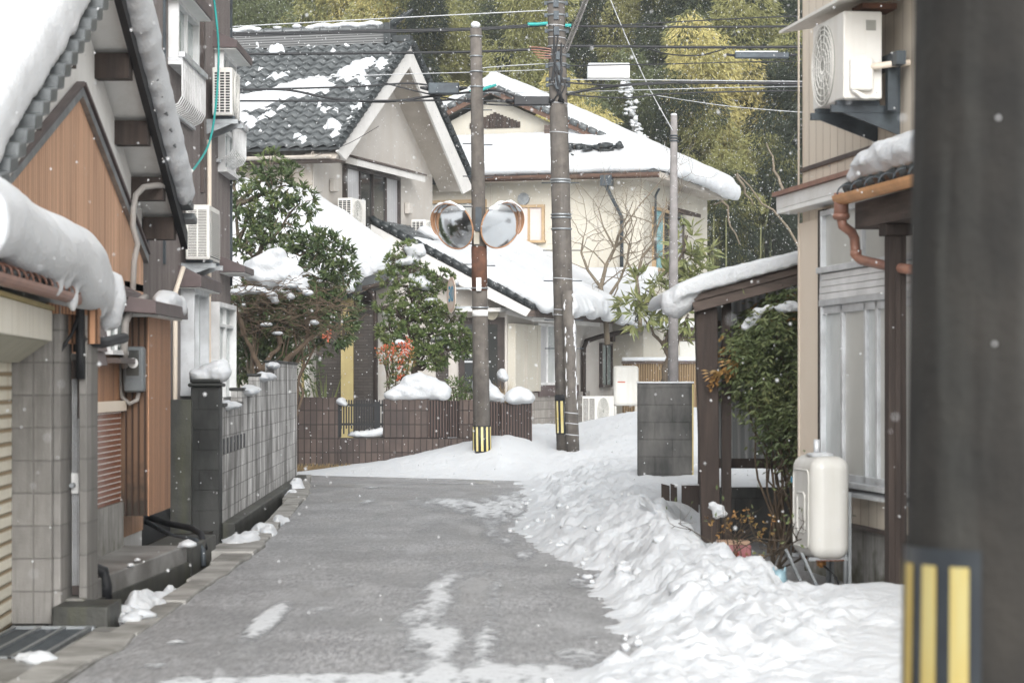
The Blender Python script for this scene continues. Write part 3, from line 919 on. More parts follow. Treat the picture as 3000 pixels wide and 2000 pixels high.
    for i in range(n + 1):
        t = i / n
        c = e0.lerp(e1, t) + (e1 - e0).normalized() * (.4 * t)
        k = 1. if t < .72 else math.sqrt(max(0.03, 1 - ((t - .72) / .285) ** 2))
        dz = .03 * n3(t * 4.3, 1) + .025 * n3(t * 13, 2) - .13 * sm((t - .75) / .25)
        sag = .95 + .05 * math.sin(t * 9)
        bot = -.12 * sm((t - .55) / .2) * (1 - .3 * sm((t - .85) / .15))
        secs.append([c + V(x * (k * .6 + .4) - (0.0 if x > 0 else .0), 0, (z * sag - .2) * k + .2 + dz + (bot if z < .2 else 0)) for x, z in prof])
    q = len(prof)
    m.add([p for s_ in secs for p in s_], [(i * q + j, i * q + (j + 1) % q, (i + 1) * q + (j + 1) % q, (i + 1) * q + j) for i in range(n) for j in range(q)] + [tuple(range(q - 1, -1, -1)), tuple(n * q + j for j in range(q))])
    for i in range(6):
        c = e0.lerp(e1, .5 + .085 * i)
        m.ball(c + V(.1, .1 * math.sin(i * 5.1), -.02 + .06 * math.sin(i * 2.3)), (.05, .05 + .07 * abs(math.sin(i * 1.7)), .07 + .07 * abs(math.sin(i * 3.1))), 8, 6, .5, i)
    m.ball((-2.66, 15.95, 2.02), (.12, .18, .22), 10, 8, .3, 3)
    snow('roof_snow', m, 'thick rounded roll of snow hanging over the garage eave', .03, 10, .02, .4)
    # drain grating and step
    gr = thing('drain_grating', 'dark steel drain grating set in the concrete in front of the garage', 'grating', (-2.8, 13, 0))
    f = MB()
    o2 = Vector((-2.8, 13, 0))
    def gp(mb, name, material):
        mb.v = [(x - o2.x, y - o2.y, z) for x, y, z in mb.v]
        return mb.build(name, material, gr)
    for i in range(4):
        x = -2.98 + i * .15
        f.box(x - .012, x + .012, 12.9, 14.5, -.02, .02)
    f.box(-3.0, -2.5, 14.48, 14.52, -.02, .021)
    f.box(-3.0, -2.5, 12.9, 12.94, -.02, .021)
    gp(f, 'frame', 'galv')
    f = MB()
    for i in range(3):
        x = -2.97 + i * .15
        for k in range(40):
            f.box(x + .005, x + .125, 12.95 + k * .038, 12.975 + k * .038, -.03, .006)
    gp(f, 'bars', 'steel_dark')
    gp(MB().box(-3.05, -2.5, 12.88, 14.55, -.4, -.06), 'pit', 'black')
    o = MB().box(-2.78, -2.44, 14.6, 15.12, -.45, .125).build('step_block', 'concrete_wet', bevel=.012)
    tag(o, 'wet dark concrete step at the foot of the garage door', 'step')
build_garage()

# ================================================================ left: plaster house with orange-brown boarding
XA = -3.2
def build_house_a():
    AP, NE, FE, ZT = 17.65, 12.9, 21.4, 4.55      # ridge, near and far eaves (distance) and ridge height
    SL = .45
    off = Vector((XA, 18, 0))
    h = thing('plaster_house', 'white plaster house with orange-brown boarding on its street gable', 'house', off)
    def part(mb, name, material, parent=h, bevel=0):
        mb.v = [(x - off.x, y - off.y, z - off.z) for x, y, z in mb.v]
        return mb.build(name, material, parent, bevel)
    zr = lambda y: ZT - abs(y - AP) * SL
    m = MB().prism([(XA, 13.6, 0), (XA, 20.9, 0), (XA, 20.9, zr(20.9) - .14), (XA, AP, ZT - .14), (XA, 13.6, zr(13.6) - .14)], (-6, 0, 0))
    part(m, 'wall', 'plaster')
    # boarded panel, a little proud of the plaster
    zb = lambda y: 3.58 - abs(y - 17.75) * .335
    m = MB().prism([(XA + .012, 14.6, .2), (XA + .012, 20.9, .2), (XA + .012, 20.9, zb(20.9)), (XA + .012, 17.75, 3.58), (XA + .012, 14.6, zb(14.6))], (-.01, 0, 0))
    part(m, 'boarding', 'siding_orange')
    m = MB()
    for y0, y1 in ((14.4, 17.75), (20.95, 17.75)):
        a, b = Vector((XA + .03, y0, zb(y0) + .03)), Vector((XA + .03, y1, 3.61))
        m.obox((a + b) / 2, (b - a) / 2, V(.022, 0, 0), V(0, 0, .035))
    part(m, 'flashing', 'galv')
    m = MB()
    for y0, y1 in ((14.4, 17.72), (20.95, 17.78)):
        a, b = Vector((XA + .04, y0, zb(y0) + .085)), Vector((XA + .04, y1, 3.665))
        m.obox((a + b) / 2, (b - a) / 2, V(.03, 0, 0), V(0, 0, .014))
    part(m, 'drip_edge', 'purple_brown')
    # roof: two slopes, soffit boards, purlin ends, barge and verge tiles
    XO = XA + .3
    m = MB()
    for e in (NE, FE):
        m.slab([(XO, e, zr(e)), (XO, AP, ZT), (-9.2, AP, ZT), (-9.2, e, zr(e))], .05)
    r = part(m, 'roof', 'tile_dark')
    m = MB()
    for e in (NE + .1, FE - .05):
        m.slab([(XO - .03, e, zr(e) - .08), (XO - .03, AP, ZT - .08), (XA - .02, AP, ZT - .08), (XA - .02, e, zr(e) - .08)], .03)
    part(m, 'soffit', 'plaster', r)
    for e, mt, hh in ((NE, 'plaster', .06), (FE + .02, 'black', .075)):
        m = MB()
        a, b = Vector((XO + .0, e, zr(e) - .055 - hh)), Vector((XO + .0, AP, ZT - .055 - hh))
        m.obox((a + b) / 2, (b - a) / 2, V(.028, 0, 0), V(0, 0, hh))
        part(m, 'barge_board', mt, r)
    for s in (-1, 1):
        m = MB()
        for i in range(20):
            y = AP + s * (.12 + i * .235)
            if not NE - .1 < y < FE + .1: continue
            zz = zr(y)
            m.obox((XO + .045, y, zz + .0), V(.07, 0, 0), Vector((0, .115, -.115 * SL * s * .35)), Vector((0, .02, .05 if s < 0 else .03)))
        part(m, 'verge_tile', 'tile', r, .012)
    for y in (18.62, 19.55, 20.4, 21.05, 16.2, 15.0):
        m = MB()
        m.box(XA, XO - .035, y - .09, y + .09, zr(y) - .31 if y > AP else zr(y) - .31, zr(y) - .115)
        part(m, 'purlin', 'wood_dark', r)
    # window with lapped grey boards beside it, above the lower boards
    XL = -3.09
    part(MB().box(XA - .1, XL, 17.0, 19.099, .2, 2.2), 'lower_wall', 'siding_amber')
    m = MB()
    for i in range(5):
        z = 1.6 + i * .105
        m.prism([(XL + .001, 17.45, z), (XL + .055, 17.45, z), (XL + .035, 17.45, z + .1), (XL + .001, 17.45, z + .1)], (0, .7, 0))
    part(m, 'lap_boards', 'grey_siding')
    w = window(h, V(XL + .002, 18.25, 0) - off, V(XL + .002, 19.0, 0) - off, 1.72, 2.1, (1, 0, 0), 'frame_white', 'glass_green', 2, .035, .06)
    m = MB().box(XL + .001, XL + .14, 18.2, 19.05, 1.62, 1.66)
    part(m, 'ledge', 'brown_metal')
    # glossy lower panel with white battens
    m = MB().box(XL + .001, XL + .015, 17.5, 18.98, .54, 1.25)
    p = part(m, 'lower_panel', 'red_panel')
    m = MB()
    for i in range(17):
        z = .57 + i * .0415
        m.box(XL + .0155, XL + .021, 17.5, 18.98, z, z + .006)
    part(m, 'batten', 'frame_white', p)
    part(MB().box(XL + .001, XL + .05, 17.4, 19.08, 1.251, 1.33), 'transom', 'tan_plain')
    part(MB().box(XA + .005, XL + .03, 17.2, 19.05, .0, .535), 'plinth', 'concrete')
    # boarded bay on the street side
    m = MB().box(XA + .0, -2.878, 19.1, 20.3, .42, 2.02)
    b = part(m, 'bay', 'siding_brown')
    m = MB().box(-2.877, -2.87, 19.1, 20.32, .42, 2.02)
    part(m, 'bay_side', 'siding_amber', b)
    m = MB().prism([(XA - .1, 18.6, 2.04), (-2.74, 18.6, 2.0), (-2.74, 18.6, 2.1), (XA - .1, 18.6, 2.2)], (0, 1.85, 0))
    c = part(m, 'bay_canopy', 'purple_brown', h, .008)
    part(MB().box(XA - .1, -2.78, 19.0, 20.4, 1.99, 2.035), 'canopy_underside', 'plaster', c)
    m = MB().prism([(XA, 18.35, 2.18), (XA + .25, 18.35, 2.12), (XA + .25, 18.35, 2.18), (XA, 18.35, 2.3)], (0, .9, 0))
    part(m, 'porch_hood', 'purple_brown', h, .006)
    part(MB().box(XA - .02, XA + .012, 19.9, 20.95, 2.25, 2.31), 'wall_trim', 'purple_brown')
    m = MB().ball((-2.84, 19.95, 2.13), (.11, .42, .1), 14, 9, .3, 4)
    m.ball((-2.8, 20.25, 2.1), (.09, .2, .1), 10, 7, .3, 5)
    snow('canopy_snow', m, 'small dome of snow on the brown canopy over the boarded bay', .03, 3, .015, .2)
    # snow on the roof
    m = MB()
    T = .42
    for e, t0, t1 in ((NE - .08, T, T), (FE - .25, T * .5, T * .5)):
        xo = XO + .09 if e < AP else XO + .12
        m.prism([(xo, e, zr(e) + (.06 if e < AP else -.02)), (xo, AP, ZT + (.06 if e < AP else -.02)), (XO + .05, AP, ZT + T), (XO + .07, e, zr(e) + t1)], (-6, 0, 0))
    rnd = random.Random(4)
    for i in range(12):
        y = AP + .3 + i * .28
        m.ball((XO + .06, y, zr(y) + .1), (.13 - .004 * i, .4, .16), 10, 7, .25, i)
    snow('roof_snow', m, 'deep snow covering both slopes of the plaster house roof', .06, 7, .05, .6)
    m = MB().ball(P(390, 395, 21.6), (.1, .2, .12), 10, 7, .4, 1)
    m.ball(P(398, 440, 21.7), (.08, .2, .12), 10, 7, .4, 2)
    m.ball(P(385, 372, 21.5), (.06, .2, .1), 10, 7, .4, 3)
    snow('verge_snow', m, 'lumps of snow stuck at the low end of the plaster house verge', .025, 2, .02, .12)
    # electricity meter and its conduit, on the bay
    e = thing('electricity_meter', 'dark grey electricity meter box on the brown boarded bay', 'meter', (-2.97, 19.08, 1.575))
    MB().box(-.085, .085, -.12, 0, -.18, .18).build('case', 'meter_grey', e, .025)
    MB().box(-.055, .045, -.126, -.118, -.05, .15).build('window', 'glass', e, .01)
    MB().cyl((.0, -.128, .05), (.0, -.14, .05), .04, n=18).build('dial', 'frame_white', e)
    MB().box(-.07, .075, -.14, -.115, -.17, -.08).build('terminal_cover', 'meter_grey', e, .008)
    pts = [(-.115, -.03, .62), (-.115, -.03, -.1), (-.1, -.04, -.22), (-.04, -.05, -.27), (.02, -.05, -.24), (.03, -.05, -.18)]
    MB().tube(pts, .017, 8).build('conduit', 'pipe_grey', e)
    c = MB()
    c.tube([P(418, 428, 21.0), P(360, 426, 20.2), P(330, 430, 20.0), P(312, 448, 19.9), P(306, 480, 19.85), P(305, 520, 19.85), P(316, 560, 19.85), P(308, 600, 19.8), P(305, 670, 19.7)], .026, 8)
    tag(c.build('conduit', 'pipe_grey'), 'pale grey cable conduit bent over the boarded gable towards the meter', 'conduit')
    c = MB()
    c.tube([P(334, 682, 18.9), P(322, 690, 18.8), P(300, 712, 18.75), P(288, 740, 18.72), P(285, 800, 18.72), P(286, 840, 18.9)], .03, 8)
    tag(c.build('conduit', 'pipe_grey'), 'lower grey conduit curving from under the canopy down to the meter', 'conduit')
    # terrace and its pipes
    t = thing('terrace', 'low wet concrete terrace in front of the boarded house', 'terrace', (-2.9, 17, 0))
    m = MB().prism([(-.6, -1.6, -.5), (.13, -1.6, -.5), (.32, 2.2, -.5), (-.6, 2.2, -.5)], (0, 0, .68))
    m.build('slab', 'concrete_slab', t, .01)
    m = MB().prism([(.135, -1.58, .05), (.325, 2.2, .05), (.345, 2.2, .05), (.155, -1.58, .05)], (0, 0, -.5))
    m.build('face', 'concrete_wet', t)
    MB().tube([(.02, -1.0, .22), (.1, -.9, .25), (.17, -.86, .22), (.19, -.85, .12), (.19, -.85, .02)], .04, 10).build('outlet_pipe', 'black', t)
    MB().tube([P(330, 1190, 21.5) - V(2.9, 17, 0), P(440, 1230, 19.9) - V(2.9, 17, 0) + V(5.8, 0, 0) - V(5.8, 0, 0)], .03, 8) if False else None
    o = MB().box(-2.95, -2.56, 19.35, 20.9, -.45, .16).build('drain_block', 'concrete_wet', bevel=.012)
    tag(o, 'mossy concrete block beyond the end of the low terrace', 'block')
    o = MB().box(-2.62, -2.2, 20.6, 21.6, -.3, .035).build('gutter_slab', 'kerb', bevel=.012)
    tag(o, 'flat concrete slab bridging the gutter by the gate pillar', 'slab')
    m = MB().tube([P(320, 1180, 22.5), P(380, 1200, 21.6), P(440, 1212, 20.6), P(462, 1225, 20.3), P(470, 1260, 20.2)], .028, 8)
    tag(m.build('drain_pipe', 'black'), 'upper thin black drain pipe curving over the end of the terrace', 'pipe')
    m = MB().tube([P(330, 1195, 22.), P(400, 1232, 20.6), P(450, 1240, 20.), P(466, 1262, 19.9), P(468, 1300, 19.85)], .022, 8)
    tag(m.build('drain_pipe', 'steel_dark'), 'lower dark drain pipe lying along the terrace', 'pipe')
    m = MB()
    for px, py, d in ((535, 1365, 16.4), (500, 1300, 17.5), (260, 1300, 17.6)):
        pass
    for px, py, d, r in ((432, 1252, 19.0, .07), (420, 1255, 19.0, .05), (238, 1318, 16.9, .05), (300, 1300, 17.0, .03), (316, 1288, 17.4, .025)):
        m.ball(P(px, py, d) + V(0, 0, .01), (r, r * 1.5, r * .5), 8, 5, .5, px)
    o = m.build('terrace_snow', 'snow')
    tag(o, 'last scraps of snow on the wet terrace', 'snow', None, 'stuff')
build_house_a()

# ================================================================ left: two-storey house in brown corrugated metal
XB = -3.35
def build_house_b():
    off = Vector((XB, 22, 0))
    h = thing('brown_house', 'two-storey house clad in dark brown corrugated metal', 'house', off)
    def part(mb, name, material, parent=h, bevel=0):
        mb.v = [(x - off.x, y - off.y, z - off.z) for x, y, z in mb.v]
        return mb.build(name, material, parent, bevel)
    m = MB()
    def corr(ax, c0, c1, fixed, z0, z1, pitch=.055, dep=.012, flip=False):
        n = int((c1 - c0) / pitch * 4)
        def fn(u, v):
            q = c0 + (c1 - c0) * u
            w = dep * (1 if (q / pitch) % 1 < .5 else 0)
            return (fixed + w, q, z0 + (z1 - z0) * v) if ax == 'x' else (q, fixed - w, z0 + (z1 - z0) * v)
        m.grid(fn, n, 1, False, flip)
    corr('x', 21.7, 28.7, XB, .55, 7.4)
    corr('y', -4.4, XB, 21.7, .55, 4.2)
    part(m, 'cladding', 'corrugated')
    m = MB().box(-11, XB - .003, 21.71, 28.7, 0, 7.4)
    part(m, 'wall', 'corrugated')
    part(MB().box(-11, XB - .2, 21.66, 21.705, 3.4, 7.4), 'end_panel', 'plaster')
    part(MB().box(XB - .01, XB + .03, 21.7, 28.6, 0, .55), 'foundation', 'black')
    m = MB().slab([(XB + .5, 21.2, 7.4), (XB + .5, 29.2, 7.4), (-11.5, 29.2, 9.2), (-11.5, 21.2, 9.2)], .16)
    part(m, 'roof', 'tile_dark')
    # corner and panel trims
    for y in (21.72, 22.05, 23.15, 28.66):
        part(MB().box(XB + .0, XB + .035, y - .03, y + .03, 2.6, 7.4), 'trim', 'steel_dark')
    part(MB().box(XB + .012, XB + .05, 25.9, 26.02, 3.5, 7.3), 'downpipe', 'brown_metal')
    # canopies: sloping hoods with dark ends and pale soffits
    def hood(y0, y1, z, dep=.32, th=.16, soffit='plaster'):
        q = MB().prism([(XB, y0, z + th + .07), (XB + dep, y0, z + th - .05), (XB + dep, y0, z), (XB, y0, z)], (0, y1 - y0, 0))
        o = part(q, 'canopy', 'purple_brown', h, .006)
        part(MB().box(XB + .01, XB + dep - .02, y0 + .03, y1 - .03, z - .012, z - .001), 'soffit', soffit, o)
    hood(24.2, 25.9, 2.42, .24)
    hood(23.3, 25.0, 5.2, .26)
    hood(27.0, 28.6, 5.2, .28, .13)
    hood(27.6, 28.6, 2.72, .3, .12)
    # upstairs window with a bent-bar guard
    window(h, V(XB + .012, 23.55, 0) - off, V(XB + .012, 25.0, 0) - off, 4.62, 5.15, (1, 0, 0), 'frame_white', 'glass_green', 2, .07, .1)
    window(h, V(XB + .012, 27.2, 0) - off, V(XB + .012, 28.4, 0) - off, 4.6, 5.15, (1, 0, 0), 'frame_white', 'glass_green', 2, .05, .1)
    def guard(y0, y1, z0, z1, label, dep=.15):
        g = thing('window_guard', label, 'window guard', (XB, y0, z0), 0, 'window guards on the brown house')
        L = y1 - y0; H = z1 - z0
        n = int(L / .12)
        for k in range(1):
            b = MB()
            for i in range(n + 1):
                y = L * i / n
                b.tube([(dep, y, H), (dep, y, .12), (dep - .04, y, .05), (dep - .12, y, .01), (.015, y, 0)], .008, 6)
            b.build('bars', 'frame_white', g)
        MB().box(dep - .03, dep + .03, -.03, L + .03, H, H + .05).build('top_rail', 'frame_alu', g)
        MB().box(.013, .05, -.02, L + .02, -.03, .0).build('wall_rail', 'frame_alu', g)
        b = MB()
        for y in (0, L): b.box(.013, dep, y - .012, y + .012, H - .03, H)
        b.build('arm', 'frame_alu', g)
    guard(23.46, 25.2, 4.12, 4.62, 'long white bar guard under the upper window of the brown house')
    guard(27.3, 28.6, 3.98, 4.42, 'shorter white bar guard under the higher air conditioner of the brown house', .2)
    window(h, V(XB + .012, 27.5, 0) - off, V(XB + .012, 28.5, 0) - off, 3.9, 4.3, (1, 0, 0), 'frame_white', 'glass_green', 2, .05, .08)
    # downstairs: two tall windows in projecting white frames
    window(h, V(XB + .012, 24.4, 0) - off, V(XB + .012, 25.5, 0) - off, 1.38, 2.36, (1, 0, 0), 'frame_alu', 'glass_wet', 2, .05, .14)
    window(h, V(XB + .012, 26.65, 0) - off, V(XB + .012, 28.2, 0) - off, 1.3, 2.3, (1, 0, 0), 'frame_white', 'glass_green', 2, .05, .12, [.8])
    # pipes
    p = MB().tube([(XB + .05, 26.35, 4.1), (XB + .05, 26.35, 2.4)], .025, 8)
    p.tube([(XB + .05, 26.35, 2.4), (XB + .05, 26.38, .6)], .02, 8)
    part(p, 'duct', 'tan_plain')
    p = MB().tube([(XB + .1, 23.9, 2.6), (XB + .05, 23.7, 2.35), (XB + .05, 23.65, .5)], .025, 8)
    part(p, 'drain_hose', 'tan_plain')
    part(MB().box(XB - .05, XB + .06, 23.4, 23.75, 2.96, 3.14), 'pipe_box', 'ac_grey', bevel=.01)
    ac_unit('boxy air conditioner with slatted end low on the brown house', (XB + .19, 24.72, 2.67), R(90), .86, .24, .58, 'slats', True, face='slats')
    ac_unit('air conditioner with gridded end high on the brown house beside a teal cable', (XB + .195, 26.7, 4.34), R(90), .75, .22, .55, 'grid', True, face='fan')
    o = MB().prism([(XB + .03, 23.5, 0), (-3.12, 23.5, 0), (-3.12, 23.62, 0), (XB + .03, 23.62, 0)], (0, 0, 1.3)).build('side_gate', 'concrete_wet')
    tag(o, 'black stained wall closing the gap beside the gate pillar', 'wall')
build_house_b()

# ================================================================ left: gate pillar and stepped block wall
def build_block_wall():
    p = thing('gate_pillar', 'black weathered block gate pillar with a stone cap', 'gate pillar', (-3.03, 24, 0))
    MB().box(-.14, .14, -.14, .14, -.3, 1.42).build('shaft', 'block_dark', p, .01)
    m = MB().box(-.17, .17, -.17, .17, 1.42, 1.46)
    m.box(-.15, .15, -.15, .15, 1.46, 1.5)
    m.build('cap', 'block_dark', p, .02)
    m = MB().ball((-3.07, 24.0, 1.53), (.14, .15, .08), 12, 8, .3, 1)
    m.ball((-2.9, 23.98, 1.58), (.12, .16, .12), 12, 8, .3, 2)
    m.ball((-3.0, 24.0, 1.56), (.13, .14, .1), 12, 8, .3, 3)
    snow('cap_snow', m, 'lump of snow leaning off the cap of the black gate pillar', .02, 3, .01, .12)
    a, b = Vector((-2.9, 24.15, 0)), Vector((-3.21, 36.1, 0))
    L = (b - a).length
    w = thing('block_wall', 'streaked grey block wall stepping up along the road', 'garden wall', a, math.atan2(b.y - a.y, b.x - a.x))
    # local x runs along the wall away from the camera, the road lies on -y
    steps = [(0, 2.35, 1.22), (2.35, 4.65, 1.37), (4.65, 7.25, 1.53), (7.25, L, 1.71)]
    m = MB()
    for x0, x1, z in steps: m.box(x0, x1 - .001, 0, .12, -.3, z)
    m.build('wall', 'block_old', w)
    m = MB().box(-.02, L, -.14, -.001, -.5, .07)
    m.build('footing', 'concrete_wet', w, .015)
    m = MB()
    for i in range(7):
        x = .15 + i * .4
        m.box(x, x + .16, -.008, .0, .745, .9)
    m.build('opening', 'black', w)
    caps = MB()
    for x0, x1, z in steps:
        caps.box(x0 - .02, x1 - .01, -.02, .14, z + .001, z + .035)
    caps.build('coping', 'block_dark', w, .01)
    rnd = random.Random(8)
    ml = w.matrix_basis
    k = 0
    for (px, py, d, rx, ry, rz_, lab) in ((527, 925, 25.0, .1, .35, .07, 'patch of snow on the lowest step of the block wall'), (572, 893, 27.3, .12, .5, .09, 'cap of snow on the second step of the block wall'),
                                       (605, 862, 29.6, .1, .6, .09, 'snow on the third step of the block wall'), (628, 836, 31.3, .08, .4, .07, 'small snow cap at the top corner of the block wall')):
        m = MB()
        c = P(px, py, d)
        for q in range(4): m.ball(c + V(rnd.uniform(-.3, .3) * rx, rnd.uniform(-.7, .7) * ry, rnd.uniform(-.1, .1) * rz_ - .02), (rx * rnd.uniform(.9, 1.2), ry * .7, rz_ * rnd.uniform(.5, .75)), 10, 7, .4, q + px)
        snow('wall_snow', m, lab, .02, 2, .012, .12, group='snow on the block wall')
build_block_wall()

# ================================================================ right: tan boarded house
RO = Vector((2.282, 19.0, 0))
RA = math.atan2(-.99, .1435)
def build_tan_house():
    """local x runs along the street wall towards the viewer, -y points out to the street"""
    h = thing('tan_house', 'tan boarded house with a tall window and copper gutter beside the snow bank', 'house', RO, RA)
    MB().box(0, 9, .0, 6, .42, 7.2).build('wall', 'tan_siding', h)
    MB().box(.02, 9, .012, 6, -.1, .419).build('foundation', 'concrete', h)
    MB().box(-.01, .62, -.03, .01, .44, 2.72).build('corner_board', 'tan_plain', h, .004)
    MB().box(-.01, .03, -.035, -.031, .44, 7.2).build('corner_trim', 'tan_plain', h)
    MB().box(-.02, 9, -.022, -.001, 3.12, 3.15).build('belt_trim', 'brown_metal', h)
    MB().box(-.02, 9, -.03, -.001, .42, .45).build('base_trim', 'brown_metal', h)
    MB().box(.63, .78, -.05, -.001, .45, 2.78).build('frame_post', 'wood_dark', h)
    # tall window with its shutter box and frosted fanlights
    y = -.012
    x0, x1 = .80, 4.2
    f = MB()
    def bar(a, b, z0, z1, d=.06): f.box(a, b, y - d, y, z0, z1)
    bar(x0, x0 + .035, .76, 2.75, .07)
    bar(x0, x1, .72, .76, .1); bar(x0, x1, 2.045, 2.09, .08); bar(x0, x1, 2.29, 2.335, .1)
    bar(x0, x1, 2.72, 2.76, .07)
    for x in (1.85, 3.1): bar(x - .018, x + .018, 2.335, 2.72, .06)
    for x in (1.33, 1.92, 2.2, 3.1, 3.7): bar(x - .025, x + .025, .76, 2.045, .055)
    bar(x0, x1, 1.985, 2.045, .055); bar(x0, x1, .76, .81, .055)
    w = f.build('window', 'frame_alu', h, .004)
    for a, b, mt in ((x0, 1.33, 'glass_wet'), (1.33, 1.92, 'glass_frost'), (1.92, 2.2, 'glass_wet'), (2.2, 3.1, 'glass_frost'), (3.1, 4.2, 'glass_wet')):
        MB().box(a + .01, b - .01, y - .03, y - .015, .78, 2.03).build('pane', mt, w)
    for a, b in ((x0, 1.85), (1.85, 3.1), (3.1, 4.2)):
        MB().box(a + .01, b - .01, y - .03, y - .015, 2.34, 2.72).build('fanlight', 'glass_frost', w)
    s = MB()
    for i in range(4): s.box(x0 + .002, x1, y - .075 + i * .002, y - .001, 2.092 + i * .049, 2.092 + i * .049 + .044)
    s.build('shutter_box', 'frame_white', w)
    s = MB().prism([(x0 - .06, -.12, .685), (x1, -.12, .685), (x1, -.001, .715), (x0 - .06, -.001, .715)], (0, 0, -.025))
    s.build('sill', 'frame_alu', w)
    MB().box(2.25, 2.62, -.02, -.0135, -.02, .2).build('vent', 'black', h)
    # short white hood, then the deeper tiled eave with the copper gutter
    a = MB().prism([(-.2, -.16, 2.84), (-.2, -.16, 2.94), (-.2, .0, 2.94), (-.2, .0, 2.84)], (2.68, 0, 0))
    c = a.build('hood', 'white_paint', h, .004)
    MB().prism([(-.22, -.19, 2.943), (-.22, -.19, 2.975), (-.22, .0, 3.03), (-.22, .0, 2.943)], (2.7, 0, 0)).build('hood_cap', 'copper_brown', c)
    MB().box(-.19, 2.46, -.158, -.0, 2.805, 2.838).build('hood_soffit', 'plaster', c)
    r = MB().slab([(2.5, -.36, 2.77), (9, -.36, 2.77), (9, .0, 2.97), (2.5, 0, 2.97)], .05).build('eave', 'tile_dark', h)
    q = MB()
    for i in range(18):
        x = 2.55 + i * .24
        q.cyl((x, -.39, 2.78), (x, -.05, 2.96), .045, n=10)
    q.build('eave_tile', 'tile_dark', r)
    MB().box(2.48, 9, -.3, -.0, 2.52, 2.7).build('soffit_beam', 'wood_grey', r)
    gutter(h, V(2.54, -.42, 2.74), V(8.5, -.42, 2.74), .062, 'copper', 19, strap_mat='steel_dark')
    d = MB().tube([(2.56, -.42, 2.76), (2.56, -.42, 2.58)], .05, 12)
    d.tube([(2.56, -.42, 2.6), (2.56, -.41, 2.54), (2.5, -.33, 2.5), (2.47, -.3, 2.46), (2.47, -.29, 2.34), (2.52, -.27, 2.31), (3.0, -.2, 2.24), (3.9, -.16, 2.16)], .034, 12)
    d.cyl((2.56, -.42, 2.62), (2.56, -.42, 2.59), .058, n=14); d.cyl((2.47, -.29, 2.38), (2.47, -.29, 2.34), .04, n=12)
    d.build('downpipe', 'copper_brown', h)
    o = MB().box(3.06, 3.16, -.27, -.15, -.05, 2.5)
    o.box(3.03, 3.19, -.3, -.12, 2.44, 2.515)
    o.box(3.161, 3.175, -.23, -.19, 0, 2.43)
    o.build('post', 'wood_dark', h, .006)
    m = MB()
    m.prism([(2.62, -.36, 2.83), (6, -.38, 2.83), (6, -.05, 3.0), (2.62, -.05, 3.0)], (0, 0, .16))
    for i in range(9): m.ball((2.9 + i * .3, -.28, 2.95 + .02 * math.sin(i * 2.)), (.34, .14, .1), 10, 7, .3, i)
    m.ball((2.6, -.32, 2.87), (.14, .08, .06), 10, 7, .4, 30)
    snow('eave_snow', m, 'strip of snow on the tiled eave above the copper gutter', .025, 3, .02, .15, RO, RA)
    # air conditioner high on the wall, on dark brackets
    loc = RO + Matrix.Rotation(RA, 3, 'Z') @ V(2.28, -.3, 3.36)
    a = ac_unit('white air conditioner on dark brackets high on the tan wall', loc, RA, .78, .27, .62, None, 'dark')
    v = MB().box(.391, .45, -.1, .06, .08, .3); v.prism([(.391, -.1, .08), (.45, -.1, .08), (.45, -.02, .02), (.391, -.02, .02)], (0, .06, 0))
    v.build('valve_cover', 'ac_white', a, .02)
    MB().tube([(.43, .04, .24), (.47, .1, .245), (.47, .2, .26), (.47, .34, .27)], .022, 8).build('refrigerant_pipe', 'tan_plain', a)
    MB().box(.3905, .394, .02, .09, .49, .56).build('rating_plate', 'ac_grey', a)
    MB().box(.3905, .396, -.05, .02, .33, .54).build('side_panel', 'ac_white', a, .002)
    o = MB().box(-.5, .6, .17, .235, .24, .33); o.box(.36, .42, .165, .23, -.05, .3)
    o.build('wall_rail', 'steel_dark', a)
    c = MB().prism([(1.2, -.5, 4.03), (1.2, 0, 4.12), (1.2, 0, 4.15), (1.2, -.5, 4.05)], (2.2, 0, 0))
    t_ = MB()
    t_.v = c.v; t_.f = c.f; t_.smooth = c.smooth
    o = place(t_.build('snow_hood', 'ac_white'), RO, RA)
    tag(o, 'white sheet metal hood over the air conditioner on the tan wall', 'hood')
    b = MB().box(2.4, 2.66, -.3, -.06, 4.0, 4.04)
    o = place(b.build('hood_bracket', 'rust'), RO, RA)
    tag(o, 'rusty bracket plate under the white sheet metal hood', 'bracket')
    # oil tank on a stand
    tl = RO + Matrix.Rotation(RA, 3, 'Z') @ V(1.86, -.37, 0)
    k = thing('oil_tank', 'cream home oil tank on grey steel legs under the tall window', 'oil tank', tl, RA)
    MB().box(-.3, .3, -.14, .14, .24, .96).build('tank_body', 'tank', k, .09, 5)
    e = MB()
    def loop(pts, r):
        e.tube(pts + [pts[0]], r, 6, False)
    for (a0, a1, z0, z1, r) in ((-.2, .2, .32, .86, .008), (-.1, .1, .42, .7, .009)):
        pts = []
        for cx_, cz_, q0 in ((a1 - .04, z1 - .04, 0), (a0 + .04, z1 - .04, 90), (a0 + .04, z0 + .04, 180), (a1 - .04, z0 + .04, 270)):
            for q in range(0, 91, 30): pts.append(V(cx_ + .04 * math.cos(R(q0 + q)), -.141, cz_ + .04 * math.sin(R(q0 + q))))
        loop(pts, r)
    e.build('emboss', 'tank', k)
    MB().cyl((.0, 0, .955), (.0, 0, .975), .06, n=20).build('filler_cap', 'galv', k)
    MB().tube([(-.1, 0, .95), (-.1, 0, 1.07)], .022, 10).build('gauge', 'frame_alu', k)
    MB().box(-.28, -.22, -.1425, -.141, .76, .8).build('sticker', 'sign_blue', k)
    MB().ball((0, 0, .962), (.2, .1, .02), 12, 6, .5, 3).build('snow_dust', 'snow', k)
    MB().box(-.26, .26, -.1, .1, .232, .2395).build('bottom_seam', 'rust', k)
    l = []
